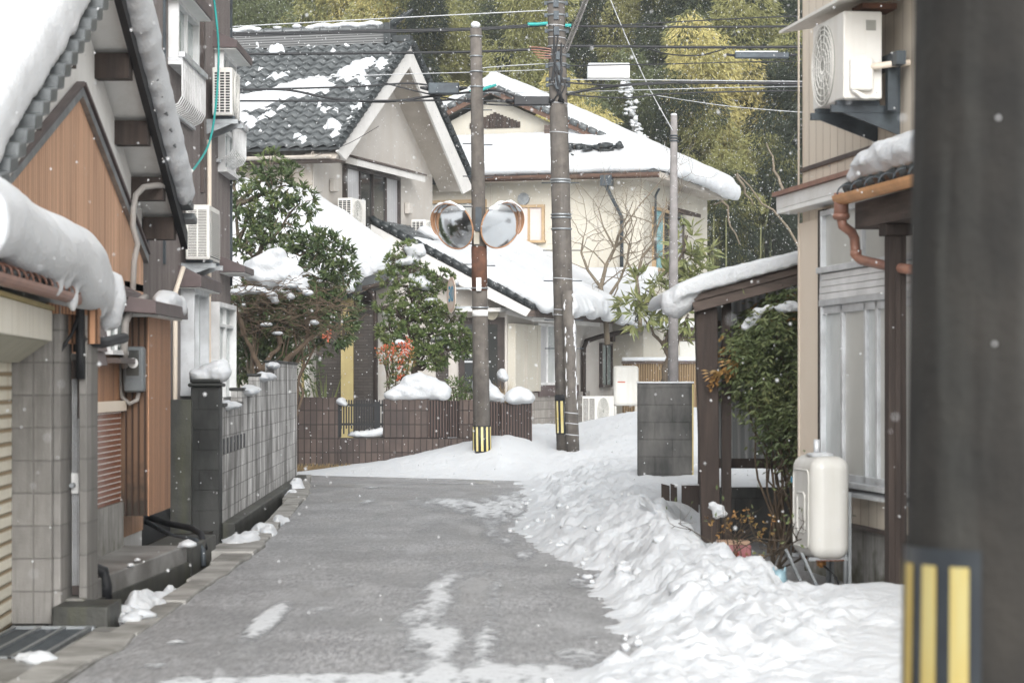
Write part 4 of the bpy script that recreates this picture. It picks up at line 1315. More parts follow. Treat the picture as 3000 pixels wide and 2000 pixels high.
    for x in (-.22, .22):
        MB().tube([(x, .12, .62), (x, .12, -.05)], .02, 4).build('leg', 'galv', k)
        q = MB(); q.obox((x, .145, .33), V(.022, 0, 0), V(0, .01, 0), V(0, 0, .38)); q.build('leg', 'galv', k)
        q = MB(); q.obox((x + .0, -.12, .12), V(.022, 0, 0), V(0, .01, 0), V(.0, -.08, .17)); q.build('leg', 'galv', k)
        q = MB(); q.obox((x, .0, .245), V(.018, 0, 0), V(0, .15, 0), V(0, 0, .012)); q.build('cross_bar', 'galv', k)
    MB().tube([(.02, 0, .25), (.02, 0, .17)], .016, 8).cyl((.02, -.03, .2), (.02, .03, .2), .02, n=8).build('valve', 'brass', k)
    MB().tube([(.02, 0, .2), (.05, .1, .1), (.06, .13, .0)], .008, 6).build('fuel_line', 'black', k)
build_tan_house()

# ================================================================ right: timber lean-to, its plants and odds and ends
def build_lean_to():
    off = P(1630, 1280, 20.3); off.z = 0
    h = thing('lean_to', 'old dark timber lean-to with a snow-covered sloping roof', 'lean-to', off)
    def part(mb, name, material, parent=h, bevel=0):
        mb.v = [(x - off.x, y - off.y, z) for x, y, z in mb.v]
        return mb.build(name, material, parent, bevel)
    d = 20.3
    m = MB()
    a0, a1 = P(1597, 705, d), P(1648, 705, d)
    b0, b1 = P(1614, 1285, d), P(1655, 1285, d)
    m.add([b0, b1, b1 + V(0, .16, 0), b0 + V(0, .16, 0), a0, a1, a1 + V(0, .16, 0), a0 + V(0, .16, 0)],
          [(0, 3, 2, 1), (4, 5, 6, 7), (0, 1, 5, 4), (1, 2, 6, 5), (2, 3, 7, 6), (3, 0, 4, 7)])
    part(m, 'post', 'wood_dark', bevel=.008)
    part(MB().box(1.78, 1.86, 20.5, 20.6, 0, 2.2), 'post', 'wood_dark')
    part(MB().box(1.79, 1.84, 23.2, 23.3, 0, 2.4), 'post', 'wood_dark')
    # roof boards
    e = lambda x: 2.20 + (x - 1.5) * .265
    m = MB()
    for (za, zb_, y) in ((0, -.06, 20.18), (-.062, -.15, 20.2)):
        m.prism([(1.5, y, e(1.5) + za), (3.6, y, e(3.6) + za), (3.6, y, e(3.6) + zb_), (1.53, y, e(1.53) + zb_)], (0, .05, 0))
    part(m, 'fascia', 'wood_grey', bevel=.005)
    m = MB().slab([(1.47, 20.14, e(1.47) + .03), (4.5, 20.14, e(4.5) + .03), (4.5, 24, e(4.5) + .03), (1.47, 24, e(1.47) + .03)], .025)
    part(m, 'roof', 'wood_dark')
    m = MB()
    for y in (20.7, 21.6, 22.5, 23.4):
        m.prism([(1.5, y, e(1.5)), (4, y, e(4)), (4, y, e(4) - .1), (1.5, y, e(1.5) - .1)], (0, .08, 0))
    part(m, 'rafter', 'wood_dark')
    # translucent back panel and rails
    m = MB().box(1.86, 4, 23.4, 23.42, .72, 2.35)
    part(m, 'back_panel', 'panel_trans')
    for q in ((1.85, 4, 23.3, 23.36, 1.29, 1.38), (1.85, 2.85, 22.2, 22.27, .68, .77), (1.9, 4, 23.3, 23.36, 1.98, 2.06)): part(MB().box(*q), 'rail', 'wood_dark')
    part(MB().prism([P(1765, 790, 23.2), P(1772, 790, 23.2), P(1808, 1100, 23.2), P(1800, 1100, 23.2)], (0, .03, 0)), 'brace', 'wood_dark')
    m = MB().box(1.86, 4.5, 22.3, 22.4, -.1, .5)
    part(m, 'low_wall', 'block_dark')
    # snow on it
    m = MB()
    m.prism([(1.34, 20.1, e(1.34) + .0), (1.36, 20.1, e(1.36) + .12), (1.6, 20.1, e(1.6) + .16), (2.2, 20.1, e(2.2) + .14), (3.6, 20.1, e(3.6) + .11), (3.6, 20.1, e(3.6) + .03)], (0, 3.9, 0))
    for i, (px, py, r) in enumerate(((1545, 690, .1), (1558, 700, .1), (1538, 705, .075), (1556, 715, .07), (1575, 695, .09), (1590, 675, .09), (1549, 722, .04))):
        m.ball(P(px, py, 20.2) + V(0, .1, 0), (r, r * 1.6, r), 10, 7, .4, i)
    snow('roof_snow', m, 'rounded snow on the lean-to roof curling over its low edge', .03, 3, .015, .15)
    # crate, flower pot ornament, stubs of a fence
    c = thing('crate', 'faded pink crate with a cardboard lid under the lean-to', 'crate', P(1686, 1330, 19.5) * 1)
    c.location.z = .0
    MB().box(-.13, .13, -.1, .1, -.05, .17).build('box', 'pink', c, .012)
    MB().box(-.135, .12, -.105, .105, .171, .2).build('lid', 'card', c, .004)
    MB().ball((-.0, -.1, .1), (.03, .006, .025), 8, 6, .4, 3).build('print', 'berry', c)
    o = thing('garden_ornament', 'small pale blue cat-eared garden ornament standing in the snow', 'ornament', (X(1790, 15.6), 15.6, .1))
    m = MB()
    pr = [(0, .0), (.035, .0), (.03, .03), (.045, .07), (.05, .11), (.04, .15), (.02, .17), (0, .175)]
    m.grid(lambda u, v: ((lambda q: (math.cos(6.2832 * u) * q[0], math.sin(6.2832 * u) * q[0], q[1]))((interp(v * 7, range(8), [a for a, b in pr]), interp(v * 7, range(8), [b for a, b in pr])))), 16, 14)
    m.build('body', 'blue_pot', o)
    for s in (-1, 1): MB().tube([(s * .03, 0, .145), (s * .04, 0, .195)], [.016, .002], 8).build('ear', 'blue_pot', o)
    MB().box(-.03, .035, -.02, .02, -.06, .0).build('stand', 'black', o)
    f = thing('fence_stub', 'wide dark end of a broken plank fence poking from the snow by the post', 'fence', P(1580, 1170, 23) * 1)
    f.location.z = 0
    MB().box(-.06, .1, -.03, .03, 0, .49).build('plank', 'wood_dark', f, .006)
    MB().box(-.065, .105, -.035, .035, .491, .5).build('snow_line', 'snow', f)
    for px, w_, lab in ((1530, .028, 'narrow dark fence picket poking from the snow'), (1549, .022, 'second thin fence picket beside the narrow dark one')):
        q = MB().box(-w_, w_, -.03, .03, -.1, .0)
        z0, z1 = .0, Z(1115, 23)
        q = MB().prism([(-w_ * 1.4, 0, 0), (w_ * 1.4, 0, 0), (w_ * 1.2, 0, z1), (-w_ * 1.6, 0, z1 + .02)], (0, .05, 0))
        tag(place(q.build('fence_picket', 'wood_dark', bevel=.004), (X(px, 23), 23, .0)), lab, 'picket')
    for px, py, d, w, lab in ((1555, 884, 28, 2, ''),):
        pass
    # dark block wall on the corner
    w = thing('corner_wall', 'short blackened block wall with a line of snow on top at the corner', 'garden wall', (X(1465, 28), 28, 0))
    L = X(1592, 28) - X(1465, 28)
    MB().box(0, L, 0, .14, .0, Z(880, 28)).build('blocks', 'block_corner', w, .004)
    MB().box(-.01, L + .01, -.015, .15, Z(880, 28) + .0005, Z(880, 28) + .02).build('snow_line', 'snow', w, .008)
    MB().box(L - .012, L + .005, -.008, -.0005, .3, Z(882, 28)).build('edge_strip', 'ochre', w)
    # nandina hanging over from the tan house side
    rnd = random.Random(21)
    def compound(lv, p, d, ln):
        d = d.normalized(); s = d.cross(V(0, 0, 1)).normalized()
        for i in range(6):
            q = p + d * ln * i / 6 + V(0, 0, -.012 * i * i * ln * 4)
            for sg in (-1, 1):
                lv.leaf(q, d * .5 + s * sg * .9 + V(0, 0, rnd.gauss(-.35, .3)), .055 * rnd.uniform(.8, 1.4), .024, rnd.uniform(0, 6))
        lv.leaf(p + d * ln, d, .065, .02)
    b = thing('nandina_bush', 'large drooping green bush with orange tips under the lean-to roof', 'bush', (2.35, 20.9, 0))
    lv, lo, st = MB(), MB(), MB()
    spots = []
    for _ in range(400):
        px, py = rnd.uniform(1655, 1900), rnd.uniform(645, 1055)
        u = (px - 1655) / 188.
        top = interp(px, [1655, 1700, 1745, 1800, 1850], [840, 745, 690, 660, 650]); bot = interp(px, [1655, 1690, 1730, 1770, 1800, 1845], [845, 845, 880, 930, 1010, 1050])
        if not top < py < bot or px < interp(py, [700, 850, 900, 960, 1040], [1650, 1655, 1712, 1735, 1795]): continue
        d = rnd.uniform(19.9, 21.2)
        spots.append((P(px, py, d), px, py, top))
    for p, px, py, top in spots:
        dr = V(-rnd.uniform(.2, 1), rnd.gauss(0, .5), -rnd.uniform(.2, .8))
        tgt = lo if (rnd.random() < .02 or (py < top + 22 and rnd.random() < .3)) else lv
        for k in range(4): compound(tgt, p + V(rnd.gauss(0, .05), rnd.gauss(0, .1), rnd.gauss(0, .05)), dr + V(rnd.gauss(0, .5), rnd.gauss(0, .4), rnd.gauss(0, .3)), rnd.uniform(.1, .2))
    for p in (P(1652, 852, 20.2), P(1668, 842, 20.2), P(1690, 830, 20.2), P(1705, 820, 20.2)):
        for k in range(4): compound(lo, p + V(0, rnd.gauss(0, .03), 0), V(-.9, 0, -.35 + rnd.gauss(0, .2)), .09)
    for i in range(22):
        base = V(2.35 + rnd.uniform(-.15, .25), 20.7 + rnd.uniform(-.3, .4), 0)
        tip = rnd.choice(spots)[0]
        st.tube(wander(base, tip, 6, .06, rnd), [.012, .011, .01, .009, .008, .006, .004], 5, False)
    def loc_(mb):
        mb.v = [(x - 2.35, y - 20.9, z) for x, y, z in mb.v]; return mb
    loc_(lv).build('foliage', 'leaf_nandina', b); loc_(lo).build('orange_foliage', 'leaf_orange', b); loc_(st).build('stem', 'twig', b)
    m = MB()
    for px, py, r in ((1742, 715, .05), (1725, 740, .05), (1735, 728, .045), (1712, 752, .04), (1800, 708, .06), (1832, 706, .05), (1815, 700, .05), (1765, 705, .035)):
        m.ball(P(px, py, 20.05), (r * 1.2, r, r * .7), 9, 6, .5, px)
    snow('bush_snow', m, 'bits of snow caught on the drooping bush with orange tips', .014, 2, .01, .08)
    # small leafless shrub in front
    b = thing('bare_shrub', 'small bare shrub with a few brown buds beside the oil tank', 'shrub', (X(1765, 17.6), 17.6, 0))
    st, lv = MB(), MB(); tips = []
    for i in range(5):
        branch(st, V(rnd.uniform(-.03, .03), 0, -.05), V(rnd.uniform(-.7, .5), rnd.gauss(0, .2), 1.1), .4, .017, 3, rnd, tips, .35, (2, 3), .7, .1, 5)
    branch(st, V(0, 0, 0), V(-.9, 0, .9), .4, .012, 3, rnd, tips, .3, (2, 3), .72, .05, 5)
    for q, d in tips:
        for k in range(1): lv.leaf(q + V(rnd.gauss(0, .03), rnd.gauss(0, .03), rnd.gauss(0, .03)), d + V(rnd.gauss(0, .7), rnd.gauss(0, .7), rnd.gauss(0, .7)), .045, .02, rnd.uniform(0, 6))
    st.build('branches', 'bark', b); lv.build('leaves', 'leaf_nandina', b)
    m = MB()
    for px, py, r in ((1638, 1160, .045), (1650, 1170, .05), (1660, 1180, .04), (1645, 1185, .03)): m.ball(P(px, py, 19.2), (r, r, r * .8), 8, 6, .5, px)
    for k in range(7): m.ball(P(1640 + rnd.uniform(-6, 20), 1168 + rnd.uniform(-10, 14), 19.2), .02, 6, 4, .4, k)
    snow('bush_snow', m, 'tuft of snow on the low twigs at the foot of the lean-to post', .012, 2, .01, .06)
    st = MB(); lv = MB(); tips = []
    b = thing('low_shrub', 'thin reddish twigs growing at the foot of the lean-to post', 'shrub', P(1680, 1270, 19.3) * 1)
    b.location.z = 0
    for i in range(9): branch(st, V(rnd.uniform(-.1, .1), rnd.uniform(-.1, .1), 0), V(rnd.uniform(-.9, .7), rnd.gauss(0, .3), .9), .24, .006, 2, rnd, tips, .3, (2, 3), .75, .05, 4)
    for q, d in tips:
        for k in range(3): lv.leaf(q, d + V(rnd.gauss(0, .8), rnd.gauss(0, .8), rnd.gauss(0, .8)), .04, .017, rnd.uniform(0, 6))
    st.build('branches', 'twig', b); lv.build('leaves', 'leaf_orange', b)
build_lean_to()

# ================================================================ across the junction: cream house with the tiled gable
HO = Vector((-4.1, 50, 0)); HA = R(-16.45)
HR = Matrix.Rotation(HA, 3, 'Z')
def HW(x, y, z): return HO + HR @ V(x, y, z)
def HL(p): return HR.transposed() @ (Vector(p) - HO)
def bar2(m, a, b, w, hgt, up=(0, 0, 1)):
    a, b = Vector(a), Vector(b)
    d = (b - a); s = d.cross(Vector(up)).normalized(); u = s.cross(d).normalized()
    return m.obox((a + b) / 2, d / 2, s * w / 2, u * hgt / 2)
def build_cream_house():
    h = thing('cream_house', 'cream plaster house with a dark tiled gable roof and white barge boards', 'house', HO, HA)
    A, ZR, S, OV = 3.85, 8.95, .60, .8
    ye0, ye1 = -.65, 8.35
    zr = lambda y: ZR - abs(y - A) * S
    MB().prism([(0, 0, 0), (0, 7.8, 0), (0, 7.8, zr(7.8) - .22), (0, A, ZR - .22), (0, 0, zr(0) - .22)], (-10, 0, 0)).build('wall', 'cream', h)
    # roof deck, tiles, ridge, verge, barge, soffit
    m = MB()
    for e in (ye0, ye1): m.slab([(OV, e, zr(e) - .03), (OV, A, ZR - .03), (-10.5, A, ZR - .03), (-10.5, e, zr(e) - .03)], .06)
    r = m.build('roof', 'tile_dark', h)
    sl = math.hypot(A - ye0, ZR - zr(ye0)); nrm = V(0, -S, 1).normalized()
    L = OV + 10.5
    def fn(u, v, hh):
        y = ye0 - .05 + (A - ye0) * v
        return V(OV - L * u, y, zr(y)) + nrm * hh
    tile_roof(MB(), fn, 39, 19, 8, .05, .055, .006, 4).build('tiles', 'tile', r)
    m = MB()
    for i in range(21):
        y = ye0 + (A - ye0) * (i + .2) / 21
        m.cyl((OV + .03, y - .14, zr(y - .14) + .06), (OV + .03, y + .12, zr(y + .12) + .02), .07, n=8)
    for i in range(22):
        y = A + (ye1 - A) * (i + .2) / 22
        m.cyl((OV + .03, y - .12, zr(y - .12) + .03), (OV + .03, y + .14, zr(y + .14) + .05), .07, n=8)
    m.build('verge_tile', 'tile_dark', r)
    m = MB().box(-10.5, OV - .55, A - .13, A + .13, ZR - .02, ZR + .3)
    rd = m.build('ridge', 'ridge', r)
    m = MB().tube([(OV - .58, A, ZR + .33), (-10.5, A, ZR + .33)], .1, 10)
    for i in range(22): m.cyl((OV - .7 - i * .45, A, ZR + .33), (OV - .76 - i * .45, A, ZR + .33), .115, n=10)
    m.build('ridge_cap', 'tile', rd)
    m = MB().box(OV - .56, OV - .4, A - .22, A + .22, ZR - .05, ZR + .42)
    m.tube([(OV - .45, A, ZR + .4), (OV - .3, A, ZR + .5), (OV - .1, A, ZR + .6), (OV + .05, A, ZR + .72)], [.09, .08, .06, .03], 8)
    m.box(OV - .4, OV + .02, A - .12, A + .12, ZR, ZR + .14)
    m.build('ridge_end', 'tile_dark', rd, .02)
    th = .36
    for e in (ye0 - .05, ye1 + .15):
        m = MB()
        m.prism([(OV - .06, e, zr(e) - .1), (OV - .06, A, ZR - .1), (OV - .06, A, ZR - .1 - th * 1.25), (OV - .06, e + (.5 if e < 0 else -.75), zr(e) - .1 - th * .78 + (.15 if e < 0 else .1))], (.05, 0, 0))
        m.build('barge_board', 'barge', r)
    m = MB()
    for e, f in ((ye0, 0.), (ye1, 7.8)):
        m.prism([(OV - .07, e, zr(e) - .24), (OV - .07, A, ZR - .24), (0.0, A, ZR - .24), (0.0, e, zr(e) - .24)], (0, 0, -.03))
    m.build('soffit', 'soffit', r)
    m = MB().box(-10.5, OV - .1, ye0 + .02, 0, zr(ye0) - .3, zr(ye0) - .27)
    m.build('eave_soffit', 'wood_grey', r)
    gutter(h, V(OV - .15, ye0 - .1, zr(ye0) - .2), V(-10, ye0 - .1, zr(ye0) - .2), .07, 'soffit', 14)
    m = MB().box(-1.75, -1.5, ye0 - .2, ye0 - .02, zr(ye0) - .5, zr(ye0) - .16)
    dp = m.build('rain_head', 'steel_dark', h, .02)
    MB().tube([(-1.62, ye0 - .1, zr(ye0) - .5), (-1.62, ye0 - .1, zr(ye0) - .8), (-.35, -.12, zr(ye0) - 1.6), (-.25, -.1, zr(ye0) - 2.), (-.25, -.1, 2.5)], .045, 8).build('downpipe', 'wood_grey', dp)
    # eave-side big window with curtains, dark timber frame
    window(h, (-6.6, -.0, 0), (-1.95, -.0, 0), 3.9, 5.35, (0, -1, 0), 'frame_dark', 'curtain', 3, .14, .1)
    MB().box(-7, -.02, -.03, -.002, 5.5, 5.98).build('fascia_panel', 'soffit', h)
    MB().box(-1.85, -1.6, -.05, -.002, 3.0, 5.5).build('corner_post', 'frame_dark', h)
    # gable-side window with hood, and sill
    x = .0
    gw = window(h, (x, 1.75, 0), (x, 5.15, 0), 4.55, 6.0, (1, 0, 0), 'frame_dark', 'glass', 4, .07, .1, None, ['curtain', 'glass', 'glass', 'curtain'])
    c = MB().prism([(.01, 1.5, 6.12), (.42, 1.5, 6.02), (.42, 1.5, 6.16), (.01, 1.5, 6.28)], (0, 4.5, 0)).build('window_hood', 'barge', h)
    MB().prism([(.01, 1.46, 6.285), (.45, 1.46, 6.165), (.45, 1.46, 6.2), (.01, 1.46, 6.33)], (0, 4.58, 0)).build('hood_flashing', 'brown_metal', c)
    MB().box(.0, .16, 1.4, 7.3, 4.32, 4.42).build('sill_rail', 'purple_brown', h)
    # lower wing: one slope falling to the right, white barge towards the road
    yv, yE, xe, sw = 3.4, 14.6, 3.75, .52
    z0 = 5.0
    zw = lambda xx: z0 - sw * xx
    m = MB().slab([(-.5, yv, zw(-.5)), (xe, yv, zw(xe)), (xe, yE, zw(xe)), (-.5, yE, zw(-.5))], .08)
    m.slab([(-.5, 7.9, zw(-.5)), (-.5, yE, zw(-.5)), (-4, yE, zw(-.5) - 1.6), (-4, 7.9, zw(-.5) - 1.6)], .08)
    wr = m.build('wing_roof', 'tile_dark', h)
    def fw(u, v, hh):
        xx = xe - (xe - .02) * v
        return V(xx, yv + 4.6 * u, zw(xx) + .01 + hh)
    tile_roof(MB(), fw, 16, 15, 6, .04, .045, .005, 9).build('wing_tiles', 'tile', wr)
    m = MB()
    for i in range(18):
        xx = .05 + (xe - .05) * i / 18
        m.cyl((xx, yv - .02, zw(xx) + .06), (xx + .24, yv - .02, zw(xx + .24) + .03), .075, n=8)
    m.build('wing_verge_tile', 'tile_dark', wr)
    m = MB().prism([(-.4, yv - .01, zw(-.4) - .08), (xe - .05, yv - .01, zw(xe - .05) - .08), (xe - .16, yv - .01, zw(xe) - .2), (-.4, yv - .01, zw(-.4) - .52)], (0, .05, 0))
    m.build('wing_barge', 'barge', wr)
    m = MB()
    m.prism([(-2.5, 4.1, 0), (2.95, 4.1, 0), (2.95, 4.1, zw(2.95) - .1), (.0, 4.1, zw(0) - .1), (-2.5, 4.1, 4.2)], (0, 10.6, 0))
    m.build('wing_wall', 'cream', h)
    m = MB().box(xe - .12, xe + .02, yv, yE, zw(xe) - .2, zw(xe) - .06)
    m.build('wing_fascia', 'wood_grey', wr)
    gutter(h, V(xe + .09, yv + .6, zw(xe) - .06), V(xe + .09, yE - .3, zw(xe) - .1), .07, 'wood_dark', 12)
    # gable wall of the wing: door, shutter case, lamp, side windows
    y = 4.1
    dr = MB().box(1.85, 2.9, y - .06, y - .001, .95, 2.85).build('door', 'frame_dark', h)
    MB().box(2.0, 2.75, y - .075, y - .061, 1.1, 2.7).build('pane', 'glass', dr)
    MB().box(2.0, 2.6, y - .09, y - .076, 1.86, 1.9).build('bar', 'frame_alu', dr)
    MB().box(.1, 1.6, y - .05, y - .001, .7, 2.5).build('dark_panel', 'porch_brick', h)
    MB().box(1.0, 2.95, y - .5, y - .01, 2.97, 3.05).build('porch_soffit', 'barge', h)
    MB().cyl((2.62, y - .001, 2.93), (2.62, y - .1, 2.93), .15, .13, 18).build('wall_lamp', 'lamp_globe', h)
    window(h, (-1.6, y - .55, 0), (.3, y - .55, 0), 1.1, 2.4, (0, -1, 0), 'frame_dark', 'glass', 3, .06, .08, [.35], ['glass', 'curtain', 'glass'])
    MB().prism([(-2.5, y - .54, 0), (.5, y - .54, 0), (.5, y - .54, 2.9), (-2.5, y - .54, 2.9)], (0, .5, 0)).build('porch_wall', 'cream', h)
    sx = 2.95
    MB().box(sx + .001, sx + .18, 4.15, 6.2, 1.22, 2.72).build('shutter_case', 'cream_pale', h, .01)
    m = MB()
    for yy in (4.9, 5.05, 5.9): m.box(sx + .18, sx + .19, yy - .012, yy + .012, 1.24, 2.7)
    m.build('case_rib', 'soffit', h)
    window(h, (sx, 6.35, 0), (sx, 9.6, 0), 1.42, 2.72, (1, 0, 0), 'frame_white', 'curtain', 4, .06, .1, None, ['curtain', 'glass_wet', 'glass_wet', 'curtain'])
    MB().box(sx + .001, sx + .12, 6.3, 9.8, 1.1, 1.36).build('sill_board', 'purple_brown', h)
    c = MB().prism([(sx, 4.0, 2.92), (sx + .62, 4.0, 2.76), (sx + .62, 4.0, 2.9), (sx, 4.0, 3.08)], (0, 5.9, 0)).build('side_hood', 'barge', h)
    m = MB().box(sx + .003, sx + .08, 4.11, 11.0, 0, 1.2)
    m.box(sx - 1.0, sx + .07, 4.02, 4.099, 0, 1.2)
    build_each(m, 'block_base', 'block_pale', h, .01)
    window(h, (sx, 12.3, 0), (sx, 13.3, 0), 1.35, 2.35, (1, 0, 0), 'frame_dark', 'glass_green', 2, .06, .08)
    MB().box(sx, sx + .12, 13.2, 13.45, 2.45, 2.62).build('vent_cap', 'wood_grey', h)
    MB().tube([(xe + .1, 11.8, zw(xe) - .1), (xe + .1, 11.8, zw(xe) - .35), (xe - .5, 11.2, zw(xe) - .5), (sx + .1, 10.6, zw(xe) - .62), (sx + .08, 10.4, zw(xe) - .8), (sx + .08, 10.4, .3)], .06, 10).build('downpipe', 'wood_dark', h)
    # entrance porch to the left: dark tiled walls and ochre posts
    def box_px(name, mt, px0, px1, py0, py1, d, dep=.3, parent=h):
        a, b = HL(P(px0, py1, d)), HL(P(px1, py0, d))
        q = MB().prism([P(px0, py1, d), P(px1, py1, d), P(px1, py0, d), P(px0, py0, d)], (0, dep, 0))
        q.v = [tuple(HL(v)) for v in q.v]
        return q.build(name, mt, parent)
    box_px('porch_side', 'porch_brick', 726, 784, 690, 1010, 47.2, 1.2)
    box_px('porch_post', 'ochre', 783, 811, 672, 1010, 47.0, .25)
    box_px('porch_side', 'porch_brick', 810, 863, 690, 1010, 47.3, .8)
    box_px('porch_post', 'cream', 670, 692, 780, 980, 46.8, .2)
    box_px('porch_trim', 'ochre', 690, 697, 780, 980, 46.85, .2)
    box_px('porch_pane', 'white_paint', 697, 709, 785, 980, 47.2, .1)
    box_px('porch_wall', 'cream', 862, 1000, 650, 1010, 48.6, .4)
    box_px('porch_panel', 'soffit', 858, 912, 655, 712, 47.8, .3)
    box_px('porch_lintel', 'wood_dark', 690, 862, 668, 690, 47.1, .3)
    q = MB()
    q.prism([P(780, 690, 46.6), P(905, 645, 46.6), P(912, 608, 46.6), P(780, 660, 46.6)], (0, 2.5, 0))
    q.v = [tuple(HL(v)) for v in q.v]; q.build('porch_eave', 'tile_dark', h)
    g = MB().tube([HL(P(838, 660, 46.4)), HL(P(855, 672, 46.4)), HL(P(862, 700, 46.5)), HL(P(862, 1000, 46.6))], .04, 8)
    g.tube([HL(P(832, 662, 46.3)), HL(P(892, 650, 46.3))], .045, 8)
    g.tube([HL(P(862, 715, 46.5)), HL(P(900, 702, 46.5))], .04, 8)
    g.build('porch_gutter', 'wood_dark', h)
    # things on the wall
    for y_, z_, lab in ((1.35, 4.62, 'air conditioner left of the gable window on the cream house'), (6.15, 4.47, 'air conditioner right of the gable window on the cream house')):
        ac_unit(lab, HW(.34, y_, z_), HA + R(90), .86, .32, .68, 'grid', 'dark')
        q = place(MB().box(-.02, .1, -.12, .12, -.13, .13).build('pipe_cover', 'cream', bevel=.02), HW(.03, y_ - (.35 if y_ < 3 else .3), z_ + .95), HA)
        tag(q, 'small cream pipe cover on the wall above the ' + ('left' if y_ < 3 else 'right') + ' gable air conditioner', 'pipe cover')
    # snow: patches on the tiles, ridge line, lower roofs
    m = MB()
    nu, nv = 330, 120
    LS = OV + 3.2
    def fs(u, v, hh): return fn(u * LS / L, v, hh)
    Hh = [[0] * (nu + 1) for _ in range(nv + 1)]
    for j in range(nv + 1):
        for i in range(nu + 1):
            u, v = i / nu, j / nv
            xx = OV - LS * u
            q = noise.fractal(Vector((xx * 1.1, v * 6.5, 4.2)), .75, 2.1, 5) + .45 * n3(xx * 4.5, v * 20, 1)
            band = 1.15 * math.exp(-((v - (.7 + .15 * xx)) / .1) ** 2) * sm((.4 - xx) / .5)
            left = 1.0 * math.exp(-((xx + 2.3) / .5) ** 2) * math.exp(-((v - .2) / .2) ** 2)
            Hh[j][i] = q * .95 + band + left - .42
    idx = {}
    for j in range(nv):
        for i in range(nu):
            c = [(j, i), (j, i + 1), (j + 1, i + 1), (j + 1, i)]
            if max(Hh[a][b] for a, b in c) < 0: continue
            ids = []
            for a, b in c:
                if (a, b) not in idx:
                    idx[(a, b)] = len(m.v)
                    m.v.append(tuple(fs(b / nu, a / nv, .04 + min(.14, max(-.03, Hh[a][b] * .4)))))
                ids.append(idx[(a, b)])
            m.f.append(tuple(ids)); m.smooth.append(True)
    o = place(m.build('roof_snow', 'snow'), HO, HA)
    tag(o, 'broken patches of snow sliding on the dark tiles of the cream house', 'snow', None, 'stuff')
    m = MB()
    n = 60
    for i in range(n):
        xx = OV - .75 - i * .16
        if 1.9 < -xx + OV - .6 < 3.1 and i % 3: continue
        m.ball((xx, A - .03, ZR + .42 + .02 * math.sin(i * 1.7)), (.14, .15, .07 if not 1.9 < -xx < 2.6 else .04), 8, 6, .3, i)
    snow('ridge_snow', m, 'line of snow along the ridge of the tiled gable roof', .05, 3, .02, .3, HO, HA)
    m = MB()
    m.prism([(.9, yv - .05, zw(.9) + .02), (xe + .2, yv - .12, zw(xe) - .04), (xe + .2, yv - .12, zw(xe) + .3), (2.2, yv, zw(2.2) + .34), (1.0, yv, zw(1.0) + .16)], (0, 2.5, 0))
    m.prism([(.35, 5.5, zw(.35) + .02), (xe + .3, 5.5, zw(xe) - .08), (xe + .35, 5.5, zw(xe) + .32), (2.2, 5.5, zw(2.2) + .42), (.4, 5.5, zw(.4) + .26)], (0, 2.8, 0))
    m.prism([(-.4, 8.0, zw(-.4) + .02), (xe + .3, 8.0, zw(xe) - .1), (xe + .4, 8.0, zw(xe) + .36), (2.2, 8.0, zw(2.2) + .48), (-.4, 8.0, zw(-.4) + .42)], (0, 6.9, 0))
    m.prism([(2.6, 10.5, zw(2.6) + .1), (xe + .5, 10.5, zw(xe) - .28), (xe + .55, 10.5, zw(xe) + .3), (2.6, 10.5, zw(2.6) + .5)], (0, 4.6, 0))
    for i in range(24):
        yy = yv + .2 + i * .48
        m.ball((xe + .25, yy, zw(xe) + .02 - .08 * sm((yy - 8) / 4) + .05 * math.sin(i * 2.1)), (.22, .3, .18), 8, 6, .4, i)
    snow('roof_snow', m, 'deep smooth snow on the long lower wing roof of the cream house', .09, 4, .06, .7, HO, HA)
    m = MB()
    for i in range(10): m.ball(HW(sx + .4, 6.2 + i * .38, 2.98 + .02 * i), (.26, .26, .12 + .08 * (i > 3) * (i < 8)), 8, 6, .4, i)
    snow('hood_snow', m, 'lumps of snow on the white hood over the side window', .05, 3, .03, .3)
    # big snow-laden entrance roof on the left
    tl, tr, br, bl = P(520, 440, 50), P(706, 455, 50.3), P(902, 592, 48.2), P(520, 690, 46)
    m = MB()
    def surf(u, v):
        a = tl.lerp(tr, u); b = bl.lerp(br, u)
        p = a.lerp(b, v)
        bulge = .5 * math.sin(math.pi * min(1, u * 1.0)) * v * (1 - v) * 0
        return p
    nu, nv = 26, 20
    top, bot = [], []
    for j in range(nv + 1):
        for i in range(nu + 1):
            u, v = i / nu, j / nv
            p = surf(u, v)
            edge = min(1, (1 - v) / .2 + .0) * min(1, (1 - u) / .12) if True else 1
            tk = .26 + .12 * math.sqrt(max(0, edge))
            low = .34 * sm((v - .75) / .25) * (.6 + .5 * n3(u * 9, 3)) * (1 if u > .6 else .6)
            top.append(p + V(0, 0, tk + .05 * n3(u * 5, v * 5)))
            bot.append(p - V(0, 0, .04 + low))
    b0 = len(top)
    vs = top + bot
    fs = []
    W_ = nu + 1
    for j in range(nv):
        for i in range(nu):
            a = j * W_ + i
            fs.append((a, a + W_, a + W_ + 1, a + 1)); fs.append((b0 + a, b0 + a + 1, b0 + a + W_ + 1, b0 + a + W_))
    for i in range(nu):
        fs.append((i, i + 1, b0 + i + 1, b0 + i)); a = nv * W_ + i; fs.append((a + 1, a, b0 + a, b0 + a + 1))
    for j in range(nv):
        a = j * W_; fs.append((a + W_, a, b0 + a, b0 + a + W_)); a += nu; fs.append((a, a + W_, b0 + a + W_, b0 + a))
    m.add(vs, fs, True)
